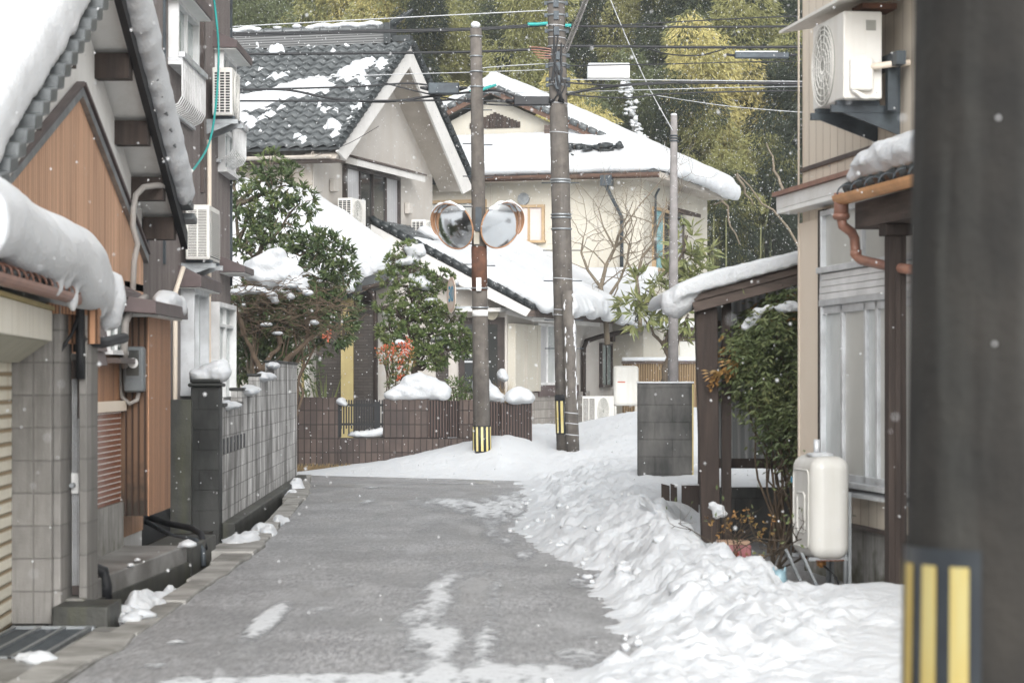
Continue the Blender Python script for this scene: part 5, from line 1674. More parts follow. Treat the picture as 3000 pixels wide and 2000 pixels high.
    for px, py, d, r in ((798, 640, 46.4, .2), (803, 655, 46.3, .16), (812, 630, 46.6, .22), (835, 628, 46.9, .2), (795, 662, 46.3, .1)): m.ball(P(px, py, d), (r, r * 1.4, r * 1.15), 10, 7, .3, px)
    snow('roof_snow', m, 'heavy snow on the entrance roof of the cream house drooping over its dark eave', .06, 3, .05, .4)
build_cream_house()

def build_front_garden():
    """brown tiled wall with its iron grille, garden shrubs and their snow"""
    d = 41.5
    off = Vector((X(685, d), d, 0))
    w = thing('brown_wall', 'dark brown tiled garden wall with an opening for an iron grille', 'garden wall', off)
    def slab(name, mt, px0, px1, py0, py1, dep=.16, dy=0., bevel=.01):
        return MB().box(X(px0, d) - off.x, X(px1, d) - off.x, dy, dy + dep, Z(py1, d), Z(py0, d)).build(name, mt, w, bevel)
    slab('panel', 'brick_wall', 640, 776, 912, 1100)
    slab('low_panel', 'brick_wall', 776.3, 1030, 1005, 1110, .15, .002)
    slab('pillar', 'brick_wall', 880, 985, 916, 1004.8, .3, -.01)
    slab('ribbed_end', 'rib_tile', 985.3, 1028, 918, 1004.8, .28, -.02)
    slab('panel', 'brick_wall', 1055, 1090, 918, 1005, .15, .01)
    slab('rib_panel', 'rib_tile', 1028.3, 1054.7, 920, 1004, .06, .06)
    slab('rib_panel', 'rib_tile', 1090.3, 1150, 922, 1000, .06, .06)
    slab('end_pillar', 'rib_tile', 1150.3, 1222, 925, 1020, .3, -.03)
    slab('low_panel', 'brick_wall', 1030.3, 1200, 1005, 1110, .15, .002)
    m = MB().box(X(640, d) - off.x, X(1000, d) - off.x, -.14, -.01, -.5, Z(1066, d))
    m.build('footing', 'concrete_wet', w, .02)
    g = thing('iron_grille', 'black iron bar grille in the gap of the brown tiled wall', 'grille', (X(830, d), d + .08, Z(1003, d)))
    b = MB()
    for i in range(17):
        px = 783 + i * 5.9
        x = X(px, d) - X(830, d)
        b.box(x - .012, x + .012, -.012, .012, .05 if i % 2 else .14, Z(918, d) - Z(1003, d))
    b.build('bars', 'black', g)
    b = MB()
    for py in (930, 974): b.box(X(777, d) - X(830, d), X(880, d) - X(830, d), -.02, .02, Z(py, d) - Z(1003, d) - .02, Z(py, d) - Z(1003, d) + .02)
    build_each(b, 'rail', 'black', g)
    for px in (778, 866):
        MB().box(X(px, d) - X(830, d) - .04, X(px, d) - X(830, d) + .04, -.03, .03, .0, Z(922, d) - Z(1003, d)).build('stanchion', 'black', g)
    rnd = random.Random(2)
    def heap(lab, items, dd, group='snow on the brown garden wall'):
        m = MB()
        for px, py, rx, rz_ in items:
            m.ball(P(px, py, dd) , (rx, .22, rz_), 12, 8, .25, px)
        snow('wall_snow', m, lab, .035, 3, .03, .25, group=group)
    heap('big pillow of snow on the pillar beside the red berried shrub', [(905, 908, .2, .09), (935, 898, .28, .16), (970, 888, .32, .22), (1000, 896, .26, .18), (1015, 905, .16, .12), (955, 905, .4, .1), (940, 875, .14, .12), (960, 868, .15, .1)], 41.6)
    heap('round cap of snow on the ribbed end pillar of the brown wall', [(1178, 912, .16, .12), (1195, 908, .24, .15), (1212, 914, .14, .1)], 41.5)
    heap('snow lump between the mirror pole and the dead grass tuft', [(1125, 905, .2, .16), (1140, 915, .18, .1), (1105, 885, .18, .2)], 42.2)
    heap('small slab of snow on the wall edge left of the iron grille', [(783, 921, .1, .07), (790, 927, .08, .05)], 41.6)
    heap('snow lying behind the iron grille', [(835, 997, .3, .07), (860, 995, .22, .08), (875, 990, .12, .1)], 41.7)
    heap('ball of snow on the dead grass tuft', [(1153, 860, .1, .11), (1160, 868, .07, .07)], 42.6)
    # red berried nandina
    b = thing('berry_shrub', 'small shrub with red berries and bronze leaves behind the brown wall', 'shrub', (X(915, 42), 42, .8))
    lv, st, be, lo = MB(), MB(), MB(), MB()
    o = Vector((X(915, 42), 42, .8))
    for i in range(10): st.tube(wander(V(rnd.uniform(-.06, .06), rnd.uniform(-.08, .08), -.2), P(905 + rnd.uniform(-25, 35), 800 + rnd.uniform(0, 50), 42) - o, 4, .05, rnd), .012, 5, False)
    for px, py, r, nn in ((920, 878, .16, 200), (918, 850, .15, 160), (900, 820, .2, 170), (925, 810, .17, 130), (885, 815, .14, 90), (940, 830, .12, 80), (915, 890, .22, 160)):
        leaf_cloud(lv if py > 815 else lo, P(px, py, 42) - o, (r, r, r), nn, .08, .03, rnd)
        if py < 860: leaf_cloud(lo, P(px, py, 42) - o, (r, r, r), nn // 3, .07, .03, rnd)
    for px, py, k in ((926, 795, 26), (933, 805, 20), (905, 800, 12), (893, 805, 16), (880, 806, 12), (922, 838, 12), (918, 868, 12), (937, 790, 14)):
        for _ in range(k): be.ball(P(px + rnd.gauss(0, 7), py + rnd.gauss(0, 8), 41.8) - o, .016, 6, 4)
    lv.build('foliage', 'leaf_nandina', b); lo.build('bronze_foliage', 'leaf_orange', b); st.build('stem', 'twig', b); tag(be.build('berries', 'berry', b), kind='stuff')
    m = MB()
    for px, py, r in ((918, 786, .1), (925, 790, .08), (930, 815, .05), (900, 815, .05)): m.ball(P(px, py, 41.9), (r, r, r * .55), 8, 6, .4, px)
    snow('shrub_snow', m, 'dab of snow on top of the red berried shrub', .025, 2, .01, .1)
    # dead grass tuft and small green shrub
    g = thing('grass_tuft', 'clump of dry yellow grass stalks by the end of the brown wall', 'grass tuft', (X(1145, 42.5), 42.5, .8))
    lv = MB()
    for _ in range(260):
        p = V(rnd.gauss(0, .09), rnd.gauss(0, .09), -.2)
        lv.leaf(p, V(rnd.gauss(0, .3), rnd.gauss(0, .3), 1), rnd.uniform(.5, .95), .014, rnd.uniform(0, 6))
    lv.build('stalks', 'dead_grass', g)
    s = thing('low_shrub', 'low grey-green shrub behind the brown wall beside the mirror pole', 'shrub', (X(1055, 42.4), 42.4, .9))
    lv, st = MB(), MB()
    for px, py, r in ((1050, 905, .25), (1070, 895, .25), (1040, 890, .18), (1085, 910, .2), (1015, 905, .15)):
        leaf_cloud(lv, P(px, py, 42.4) - Vector((X(1055, 42.4), 42.4, .9)), (r, r, r), 260, .07, .025, rnd)
        st.tube(wander(V(0, 0, -.5), P(px, py, 42.4) - Vector((X(1055, 42.4), 42.4, .9)), 4, .06, rnd), .012, 5, False)
    lv.build('foliage', 'leaf_pine', s); st.build('stem', 'twig', s)
    t = thing('weeds', 'dry mossy weeds at the foot of the brown wall', 'weeds', (X(720, 41.2), 41.2, -.1))
    t['kind'] = 'stuff'
    lv = MB()
    for _ in range(700):
        x = rnd.uniform(-.3, .75); lv.leaf(V(x, rnd.uniform(-.12, .12), 0), V(rnd.gauss(0, .5), rnd.gauss(0, .4) - .2, 1), rnd.uniform(.08, .2), .02, rnd.uniform(0, 6))
    lv.build('blades', 'dead_grass', t)
    t = thing('yucca', 'green sword-shaped leaves in front of the dark tiled porch', 'plant', (X(745, 44), 44, .5))
    lv = MB()
    for _ in range(14): lv.leaf(V(0, 0, 0), V(rnd.gauss(-.1, .25), rnd.gauss(0, .2), 1), rnd.uniform(.9, 1.5), .06, rnd.uniform(0, 6))
    lv.build('leaves', 'leaf_big', t)
build_front_garden()

# ================================================================ trees of the garden
def build_garden_trees():
    rnd = random.Random(31)
    def tree(name, label, cat, base, items, ln, wd, leafmat, barkmat, trunk_r, kind='whorl', lo=None, seed=1, nwhorl=9, stems=1, dens=1., grow=1.):
        """items: crown lumps as (px, py, distance, radius x, radius z, twigs)"""
        rnd = random.Random(seed)
        t = thing(name, label, cat, base)
        st, lv, lv2 = MB(), MB(), MB()
        base = Vector(base)
        cents = [P(px, py, d) - base for px, py, d, *_ in items]
        axis_top = max(cents, key=lambda c: c.z)
        mains = []
        for s in range(stems):
            off = V(rnd.uniform(-.15, .15), rnd.uniform(-.1, .1), 0) * (s > 0)
            main = wander(off, axis_top if s == 0 else rnd.choice(cents), 9, .05, rnd)
            st.tube(main, [trunk_r * (1 - .82 * i / 9) for i in range(10)], 8, False)
            mains += main[1:]
        for c, it in zip(cents, items):
            px, py, d, rx, rz_, k = it[:6]
            rx, rz_ = rx * grow, rz_ * grow
            low = [q for q in mains if q.z < c.z - .05] or mains[:1]
            j = min(low, key=lambda q: (q - c).length)
            st.tube(wander(j, c, 6, .07, rnd), [trunk_r * .38 * (1 - .8 * i / 6) + .006 for i in range(7)], 6, False)
            for _ in range(int(k * dens)):
                while True:
                    q = V(rnd.uniform(-1, 1), rnd.uniform(-1, 1), rnd.uniform(-1, 1))
                    if .15 < q.length < 1: break
                q = q.normalized() * q.length ** .5
                p = c + V(q.x * rx, q.y * rx, q.z * rz_)
                dd = V(q.x, q.y, q.z + .25) + V(rnd.gauss(0, .3), rnd.gauss(0, .3), rnd.gauss(0, .3))
                if rnd.random() < .3: st.tube([c + (p - c) * .35, c + (p - c) * .7 + V(0, 0, rnd.gauss(0, .03)), p], [.012, .008, .004], 4, False)
                tgt = lv2 if (lo and rnd.random() < it[6] if len(it) > 6 else False) else lv
                whorl(tgt, p, dd, nwhorl, ln, wd, rnd, 1.1, .25 if kind == 'droop' else .0)
        st.build('trunk', barkmat, t); lv.build('crown', leafmat, t)
        if lv2.f: lv2.build('pale_crown', lo, t)
        return t
    # big broad-leaved tree behind the stepped wall
    tree('evergreen_tree', 'tall glossy evergreen tree between the brown house and the cream house', 'tree', (X(640, 41.5), 41.5, .2),
         [(622, 395, 41, .22, .3, 40, .5), (625, 440, 41, .3, .35, 60, .45), (655, 425, 41, .28, .3, 50, .4), (690, 465, 41, .25, .25, 45, .2), (640, 500, 41, .38, .35, 80, .2), (580, 470, 41, .3, .25, 45, .3),
          (565, 520, 41.2, .32, .3, 55, .2), (600, 560, 41, .4, .3, 60, .2), (545, 600, 41.2, .28, .3, 45, .3), (660, 585, 41, .3, .25, 55, .6), (700, 560, 41, .3, .22, 50, .5), (735, 570, 40.8, .32, .25, 65, .1),
          (770, 590, 40.8, .3, .3, 65, .1), (785, 630, 40.8, .22, .3, 55, .05), (740, 640, 41, .35, .3, 75, .0), (765, 700, 41, .38, .35, 95, 0), (720, 720, 41.2, .35, .3, 70, 0), (745, 760, 41, .4, .3, 80, 0), (690, 780, 41.2, .3, .25, 60, .1), (785, 745, 41, .22, .25, 50, .3), (700, 690, 41.2, .32, .3, 60, 0), (540, 395, 41.5, .12, .3, 22, .4), (540, 440, 41.4, .16, .2, 20, .3)],
         .155, .045, 'leaf_dark', 'bark_pale', .09, 'droop', 'leaf', 5, 8, 1, .7, 1.25)
    tree('understory_shrub', 'low bushy evergreen with drooping leaf clusters behind the stepped wall', 'shrub', (X(590, 39), 39, .2),
         [(610, 765, 39, .35, .25, 70, .7), (580, 745, 39.2, .3, .25, 50, .6), (640, 790, 39, .25, .2, 40, .4), (560, 790, 39.3, .28, .3, 45, .2), (655, 740, 39.3, .35, .3, 55, .0), (555, 720, 39.5, .3, .3, 45, 0), (612, 720, 39.6, .35, .3, 50, 0), (550, 840, 39.6, .3, .3, 45, 0), (600, 830, 39.9, .3, .3, 35, 0), (650, 830, 39.9, .28, .3, 35, 0), (560, 690, 38.9, .3, .2, 30, .2), (620, 705, 38.7, .3, .2, 30, .2), (680, 700, 38.8, .3, .2, 34, .1), (720, 740, 38.9, .3, .2, 30, .1), (640, 750, 38.5, .2, .15, 20, .5)],
         .13, .045, 'leaf_dark', 'bark_pale', .06, 'droop', 'leaf', 6, 8, 3)
    # tangle of vine with its snow
    t = thing('vine_tangle', 'tangle of bare brown vine twigs carrying a load of snow', 'vine', (X(610, 38.5), 38.5, .3))
    base = Vector((X(610, 38.5), 38.5, .3))
    st = MB()
    for _ in range(300):
        px, py = rnd.uniform(530, 770), rnd.uniform(640, 770)
        top = interp(px, [530, 600, 700, 780], [650, 640, 640, 690])
        if py < top: continue
        p = P(px, py, rnd.uniform(38, 39.2)) - base
        a = rnd.uniform(-.5, .5)
        st.tube(wander(p, p + V(rnd.choice((-1, 1)) * rnd.uniform(.2, .7), rnd.gauss(0, .15), rnd.gauss(-.05, .18)), 5, .12, rnd), [.009, .008, .007, .006, .005, .003], 4, False)
    for k in range(10):
        st.tube(wander(V(rnd.uniform(-.3, .3), 0, -.3), P(rnd.uniform(540, 740), rnd.uniform(650, 720), 38.6) - base, 8, .08, rnd), [.03, .027, .025, .022, .02, .018, .015, .012, .008], 6, False)
    for (x0, y0, x1, y1) in ((600, 850, 560, 770), (560, 770, 540, 700), (600, 850, 645, 790), (645, 790, 635, 755), (600, 850, 575, 800), (655, 830, 720, 770)):
        st.tube(wander(P(x0, y0, 38.4) - base, P(x1, y1, 38.4) - base, 5, .05, rnd), [.05, .047, .043, .038, .033, .028], 8, False)
    st.build('twigs', 'twig', t)
    m = MB()
    for px, py, rx, rz_ in ((605, 610, .3, .2), (630, 600, .25, .2), (655, 625, .3, .2), (620, 640, .32, .18), (590, 630, .22, .15), (680, 650, .2, .12), (640, 585, .14, .12), (695, 665, .1, .07)):
        m.ball(P(px, py, 38.8), (rx, .3, rz_), 12, 8, .3, px)
    snow('vine_snow', m, 'big heap of snow resting on the brown vine tangle', .035, 3, .03, .25)
    m = MB()
    for px, py, rx, rz_ in ((550, 670, .16, .06), (575, 666, .2, .07), (598, 668, .12, .06), (625, 678, .1, .08), (632, 690, .07, .06), (655, 654, .12, .05), (672, 655, .1, .05), (667, 680, .07, .06), (706, 672, .1, .05), (722, 740, .08, .04), (560, 700, .04, .03), (638, 765, .1, .03), (612, 745, .1, .035)):
        m.ball(P(px, py, 38.3), (rx, .14, rz_), 10, 7, .35, px)
    snow('vine_snow', m, 'scattered small snow lumps below the big heap on the vine', .022, 2, .015, .15)
    q = MB()
    for _ in range(26): q.ball(P(752 + rnd.gauss(0, 5), 770 + rnd.gauss(0, 6), 40.2), .022, 6, 4)
    b = q.build('berries', 'berry'); b.parent = None
    tag(b, 'one bunch of red berries hanging in the evergreen tree', 'berries')
    # pruned niwaki tree
    tree('pruned_tree', 'cloud-pruned garden tree in front of the cream house', 'tree', (X(965, 43.5), 43.5, .6),
         [(935, 572, 43.5, .22, .14, 34, .5), (910, 600, 43.5, .2, .14, 34, .3), (950, 615, 43.5, .25, .15, 45, .2), (1010, 640, 43.5, .28, .15, 50, .3), (900, 640, 43.4, .26, .15, 45, .4), (940, 665, 43.4, .3, .17, 60, .2), (985, 665, 43.6, .3, .16, 50, .1),
          (890, 700, 43.4, .25, .18, 50, .3), (925, 720, 43.3, .28, .18, 60, .2), (985, 715, 43.5, .35, .2, 75, .1), (1030, 725, 43.4, .28, .18, 60, .3), (895, 760, 43.3, .26, .17, 60, .4), (940, 770, 43.2, .26, .17, 55, .2), (1000, 770, 43.4, .38, .2, 90, .1), (1050, 775, 43.3, .26, .2, 65, .2), (1065, 800, 43.3, .17, .15, 35, .2), (1020, 810, 43.2, .3, .17, 70, .2), (975, 815, 43.3, .25, .16, 50, .1), (1005, 835, 43.2, .2, .1, 30, .3), (905, 785, 43.2, .2, .12, 35, .4), (960, 735, 43.8, .35, .25, 60, 0), (965, 690, 43.8, .3, .25, 45, 0)],
         .1, .032, 'leaf_pine', 'bark', .085, 'whorl', 'leaf', 9, 9)
    m = MB()
    for px, py, rx, rz_ in ((950, 573, .2, .13), (935, 600, .2, .07), (965, 580, .12, .09), (920, 605, .12, .05), (955, 640, .2, .1), (975, 655, .18, .1), (990, 690, .14, .06), (1000, 780, .13, .06), (915, 748, .1, .06), (950, 660, .12, .05), (1045, 650, .08, .05), (1015, 775, .09, .05)):
        m.ball(P(px, py, 43.5), (rx, .2, rz_), 10, 7, .35, px)
    snow('tree_snow', m, 'pads of snow lodged in the cloud-pruned tree', .03, 2, .02, .15)
    # twisted bare tree behind the utility pole
    b = thing('bare_tree', 'twisted leafless tree behind the second utility pole', 'tree', (X(1395, 58), 58, .8))
    st = MB(); tips = []
    base = Vector((X(1395, 58), 58, .8))
    for (pts, r) in (([(1395, 790), (1390, 720), (1380, 660), (1392, 610), (1412, 570), (1420, 540)], .1), ([(1380, 660), (1350, 620), (1335, 580), (1340, 545)], .06), ([(1392, 690), (1425, 640), (1440, 600), (1445, 560)], .06), ([(1470, 760), (1470, 700), (1462, 640), (1475, 590), (1500, 560), (1510, 520)], .08), ([(1462, 640), (1440, 600), (1448, 560)], .05), ([(1412, 570), (1385, 520), (1375, 480)], .04), ([(1510, 520), (1525, 480), (1560, 440)], .04), ([(1420, 540), (1470, 470), (1515, 420)], .035)):
        w = [P(px, py, 58 + rnd.gauss(0, .1)) - base for px, py in pts]
        st.tube(w, [.72 * r * (1 - .6 * i / (len(w) - 1)) for i in range(len(w))], 7, False)
        for p, q in zip(w[1:], w[2:] + [w[-1] + (w[-1] - w[-2])]):
            for _ in range(2): branch(st, p, (q - p) + V(rnd.gauss(0, .5), rnd.gauss(0, .4), rnd.gauss(0, .3)), .9, r * .2, 3, rnd, tips, .5, (1, 3), .72, .05, 5)
    st.build('branches', 'bark_pale', b)
    # long-leaved tree by the third pole
    tree('loquat_tree', 'tree with long yellowish drooping leaves around the thin grey pole', 'tree', (X(1510, 55), 55, .6),
         [(1470, 720, 55, .4, .3, 22), (1500, 690, 55, .45, .35, 26), (1475, 660, 55, .35, .3, 20), (1520, 640, 55, .35, .3, 18), (1590, 570, 55.5, .45, .35, 30), (1565, 600, 55.5, .35, .3, 22), (1610, 620, 55.5, .4, .3, 22), (1590, 660, 55.5, .5, .35, 30), (1540, 710, 55, .45, .3, 24), (1580, 720, 55, .4, .3, 22), (1450, 690, 55, .25, .25, 12), (1495, 755, 55.3, .4, .25, 14), (1560, 770, 55.5, .4, .35, 18), (1575, 540, 55.7, .25, .2, 14)],
         .38, .085, 'leaf_big', 'bark', .1, 'droop', 'leaf_dark', 12, 7, 2, .42, 1.15)
build_garden_trees()

# ================================================================ second house, fences behind
JO = Vector((X(1478, 62), 62, 0)); JA = R(-17)
JR = Matrix.Rotation(JA, 3, 'Z')
def JW(x, y, z): return JO + JR @ V(x, y, z)
def build_back_house():
    h = thing('back_house', 'cream house with a wide hipped roof under thick snow behind the utility pole', 'house', JO, JA)
    W, D = 8.6, 7.6
    ze = 6.75
    MB().box(-W, 0, 0, D, 0, ze - .05).build('wall', 'cream_pale', h)
    xm = -W / 2; zt = 9.15
    # skirt roof in front, gable above it, long slope on the right
    ex, ey0, ey1 = .6, -.75, D - .1
    yg, zg = 1.0, 7.6
    m = MB()
    m.prism([(-W - .75, ey0, ze), (ex, ey0, ze), (-1.0, yg, zg), (-W + 1.0, yg, zg)], (0, 0, -.1))
    m.prism([(ex, ey0, ze), (ex, ey1, ze), (xm, ey1 - 2.2, zt), (xm, yg - .5, zt), (-1.0, yg, zg)], (0, 0, -.1))
    m.prism([(-W - .75, ey0, ze), (-W - .75, ey1, ze), (xm, ey1 - 2.2, zt), (xm, yg - .5, zt), (-W + 1., yg, zg)], (0, 0, -.1))
    r = m.build('roof', 'tile_dark', h)
    MB().prism([(xm - 3.25, yg, zg - .15), (xm + 3.25, yg, zg - .15), (xm, yg, zt - .2)], (0, .3, 0)).build('gable', 'cream_pale', h)
    m = MB()
    for s in (-1, 1):
        bar2(m, (xm, yg - .42, zt - .02), (xm + s * 3.9, yg - .42, zt - 1.78), .07, .2)
    build_each(m, 'barge', 'wood_red', r)
    for s in (-1, 1):
        m = MB()
        for i in range(15):
            a = (xm + s * (.2 + .25 * i), yg - .45, zt + .1 - .46 * (.2 + .25 * i))
            m.cyl(a, (a[0] + s * .2, a[1], a[2] - .1), .085, n=8)
        m.build('verge_tile', 'tile', r)
    m = MB()
    for s in (-1, 1):
        for q in (1.55, 2.85): m.box(xm + s * q - .09, xm + s * q + .09, yg - .35, yg, zt - .46 * q - .5, zt - .46 * q - .28)
    build_each(m, 'purlin', 'wood_grey', r)
    m = MB()
    for i in range(15):
        xx = xm - .66 + 1.32 * i / 14
        m.box(xx - .04, xx + .04, yg - .04, yg - .002, zt - 1.0, zt - .58 - .4 * abs(xx - xm))
    m.build('gable_vent', 'wood_dark', h)
    MB().box(xm - 3.2, xm + 3.0, yg - .12, yg + .02, zg - .14, zg + .0).build('gable_base', 'ridge', h)
    m = MB().box(-W - .7, ex, ey0 - .02, ey0 + .05, ze - .16, ze - .02)
    m.build('eave_fascia', 'wood_red', r)
    m = MB().box(ex - .05, ex + .02, ey0, ey1, ze - .16, ze - .02)
    m.box(-W - .7, ex - .06, ey0 + .06, 0, ze - .14, ze - .11)
    m.box(0, ex - .06, 0, ey1, ze - .14, ze - .11)
    m.build('eave_soffit', 'soffit', r)
    gutter(h, V(-W, ey0 - .1, ze - .04), V(ex, ey0 - .1, ze - .08), .07, 'wood_red', 16)
    q = MB().tube([(-.75, ey0 - .08, ze - .1), (-.75, ey0 - .08, ze - .4), (-.55, -.1, ze - 1.1), (-.55, -.1, 3.)], .05, 8)
    q.box(-.9, -.6, ey0 - .2, ey0 + .02, ze - .35, ze - .08)
    q.tube([(.2, .9, ze - .3), (.1, .9, ze - .5), (.1, .9, 4.6)], .035, 6)
    q.build('downpipe', 'steel_dark', h)
    window(h, (-5.75, 0, 0), (-4.3, 0, 0), 5.0, 6.1, (0, -1, 0), 'frame_wood', 'glass_frost', 2, .09, .1)
    window(h, (-3.4, 0, 0), (-2.7, 0, 0), 5.1, 5.95, (0, -1, 0), 'frame_wood', 'curtain_pink', 2, .07, .1)
    MB().cyl((-3.2, -.001, 6.18), (-3.2, -.07, 6.18), .16, n=18).build('vent_cap', 'galv', h)
    m = MB()
    for xx in (-6.2, -4.1, -2.2, -1.2): m.box(xx - .012, xx + .012, -.012, -.001, 4.4, 6.6)
    m.build('joint', 'soffit', h)
    window(h, (0, 1.0, 0), (0, 2.9, 0), 4.4, 5.9, (1, 0, 0), 'frame_wood', 'curtain_teal', 2, .08, .1, None, ['curtain_teal', 'glass'])
    MB().prism([(.01, 2.7, 6.0), (.5, 2.7, 5.9), (.5, 2.7, 6.), (.01, 2.7, 6.12)], (0, 1.8, 0)).build('window_hood', 'wood_dark', h)
    window(h, (0, 3.2, 0), (0, 4.2, 0), 4.4, 5.8, (1, 0, 0), 'frame_dark', 'curtain', 1, .06, .1)
    # lower eave
    m = MB().box(-W, .3, -1.0, 0, 3.95, 4.2)
    l = m.build('lower_ridge', 'ridge', h)
    m = MB()
    for i in range(30): m.cyl((-W + .2 + i * .3, -1.06, 4.02), (-W + .2 + i * .3, -1.2, 3.98), .1, n=10)
    m.tube([(-W, -.9, 4.24), (.3, -.9, 4.24)], .09, 8)
    m.build('ridge_cap', 'tile', l)
    MB().slab([(-W, -3.0, 3.0), (.6, -3.0, 3.0), (.6, -1.0, 4.0), (-W, -1.0, 4.0)], .1).build('lower_roof', 'tile_dark', h)
    # snow
    T = .42
    m = MB()
    m.prism([(-W - .8, ey0 - .12, ze - .02), (ex - .45, ey0 - .12, ze - .02), (ex + .1, ey0 + .5, ze), (-1.0, yg + .2, zg + .02), (-1.2, yg - .1, zg + .02), (-W + 1, yg - .1, zg + .02)], (0, 0, T))
    m.prism([(ex + .18, ey0 + .5, ze - .05), (ex + .25, ey1, ze - .05), (xm, ey1 - 2.2, zt), (xm, yg - .5, zt), (-1.0, yg - .1, zg)], (0, 0, T + .1))
    m.prism([(-W - .8, ey0, ze), (-W - .8, ey1, ze), (xm, ey1 - 2.2, zt), (xm, yg - .5, zt), (-W + 1., yg, zg)], (0, 0, T))
    for i in range(20):
        y = ey0 + 1.2 + i * .38
        m.ball((ex + .2, y, ze + .08), (.2, .35, .16 + .12 * sm((y - 3) / 4)), 8, 6, .5, i)
    o = snow('roof_snow', m, 'thick white blanket of snow on the hipped roof of the back house', .1, 4, .06, .8, JO, JA)
    m = MB().prism([(-W, -3.1, 3.0), (.7, -3.1, 3.0), (.7, -1.25, 3.95), (-W, -1.25, 3.95)], (0, 0, .4))
    snow('roof_snow', m, 'snow on the low roof under the windows of the back house', .1, 3, .06, .6, JO, JA)
    # bare tiles pile where the snow has slipped
    m = MB(); rnd = random.Random(6)
    for i in range(70):
        c = JW(-.9 + rnd.uniform(-1.0, .5), -.35 + rnd.uniform(-.3, .35), 0)
        m.ball((c.x, c.y, ze + .5 + rnd.uniform(-.2, .16) + .1), (rnd.uniform(.08, .2), .14, rnd.uniform(.04, .09)), 7, 5, .5, i)
    tag(m.build('bared_tiles', 'tile_dark'), 'heap of dark tiles laid bare at the corner of the back house roof', 'tiles')
build_back_house()

def build_back_things():
    rnd = random.Random(17)
    a = ac_unit('air conditioner standing in the snow beside the lower wing of the cream house', P(1374, 978, 56.5), HA + R(78), .95, .36, .7, 'slats', None)
    # tank and board at the wing's corner
    t = thing('white_tank', 'cream oil tank on legs at the far corner of the cream house', 'oil tank', P(1437, 975, 57.5))
    MB().box(-.3, .3, -.2, .2, .45, 1.4).build('tank_body', 'tank', t, .07)
    for x in (-.25, .25):
        for y in (-.15, .15): MB().box(x - .025, x + .025, y - .025, y + .025, -.3, .45).build('leg', 'tank', t)
    MB().box(-.2, -.02, -.203, -.2, 1.0, 1.03).build('sticker', 'berry', t)
    # fence, garden wall and shed behind
    d = 60
    f = thing('brushwood_fence', 'pale brushwood fence with a snowy rail behind the thin grey pole', 'fence', P(1515, 880, d))
    o = P(1515, 880, d)
    MB().box(X(1430, d) - o.x, X(1640, d) - o.x, 0, .1, -1.2, Z(835, d) - o.z).build('brushwood', 'straw', f)
    MB().box(X(1428, d) - o.x, X(1642, d) - o.x, -.04, .14, Z(834.9, d) - o.z, Z(829, d) - o.z).build('rail', 'wood_grey', f)
    MB().box(X(1428, d) - o.x, X(1642, d) - o.x, -.05, .15, Z(828.9, d) - o.z, Z(820, d) - o.z).build('snow_line', 'snow', f, .03)
    s = thing('garden_shed', 'brown timber shed with glazed doors behind the brushwood fence', 'shed', P(1530, 880, 66))
    o = P(1530, 880, 66)
    MB().box(-1.3, 1.9, 0, 2, -1, 1.4).build('wall', 'wood_grey', s)
    MB().box(-1.5, 2.1, -.4, 2.2, 1.401, 1.5).build('roof', 'wood_dark', s)
    MB().box(-1.5, 2.1, -.4, 2.2, 1.501, 1.75).build('snow_cap', 'snow', s, .08)
    window(s, (-1.0, 0, 0), (1.6, 0, 0), .0, 1.15, (0, -1, 0), 'wood_grey', 'glass_frost', 4, .08, .06)
    # leaning dry hedge on top of the snow bank? - none; low hedge in the left garden
    hth = thing('hedge', 'dark evergreen hedge at the back of the garden beside the brown house', 'hedge', (X(590, 45), 45, .2))
    lv, st = MB(), MB()
    b = Vector((X(590, 45), 45, .2))
    for i in range(16):
        px, py = rnd.uniform(520, 700), rnd.uniform(700, 880)
        leaf_cloud(lv, P(px, py, 45) - b, (.5, .4, .45), 260, .12, .045, rnd)
        st.tube(wander(V(X(px, 45) - b.x, 0, -.3), P(px, py, 45) - b, 4, .05, rnd), .02, 5, False)
    lv.build('foliage', 'leaf_dark', hth); st.build('stem', 'bark', hth)
build_back_things()

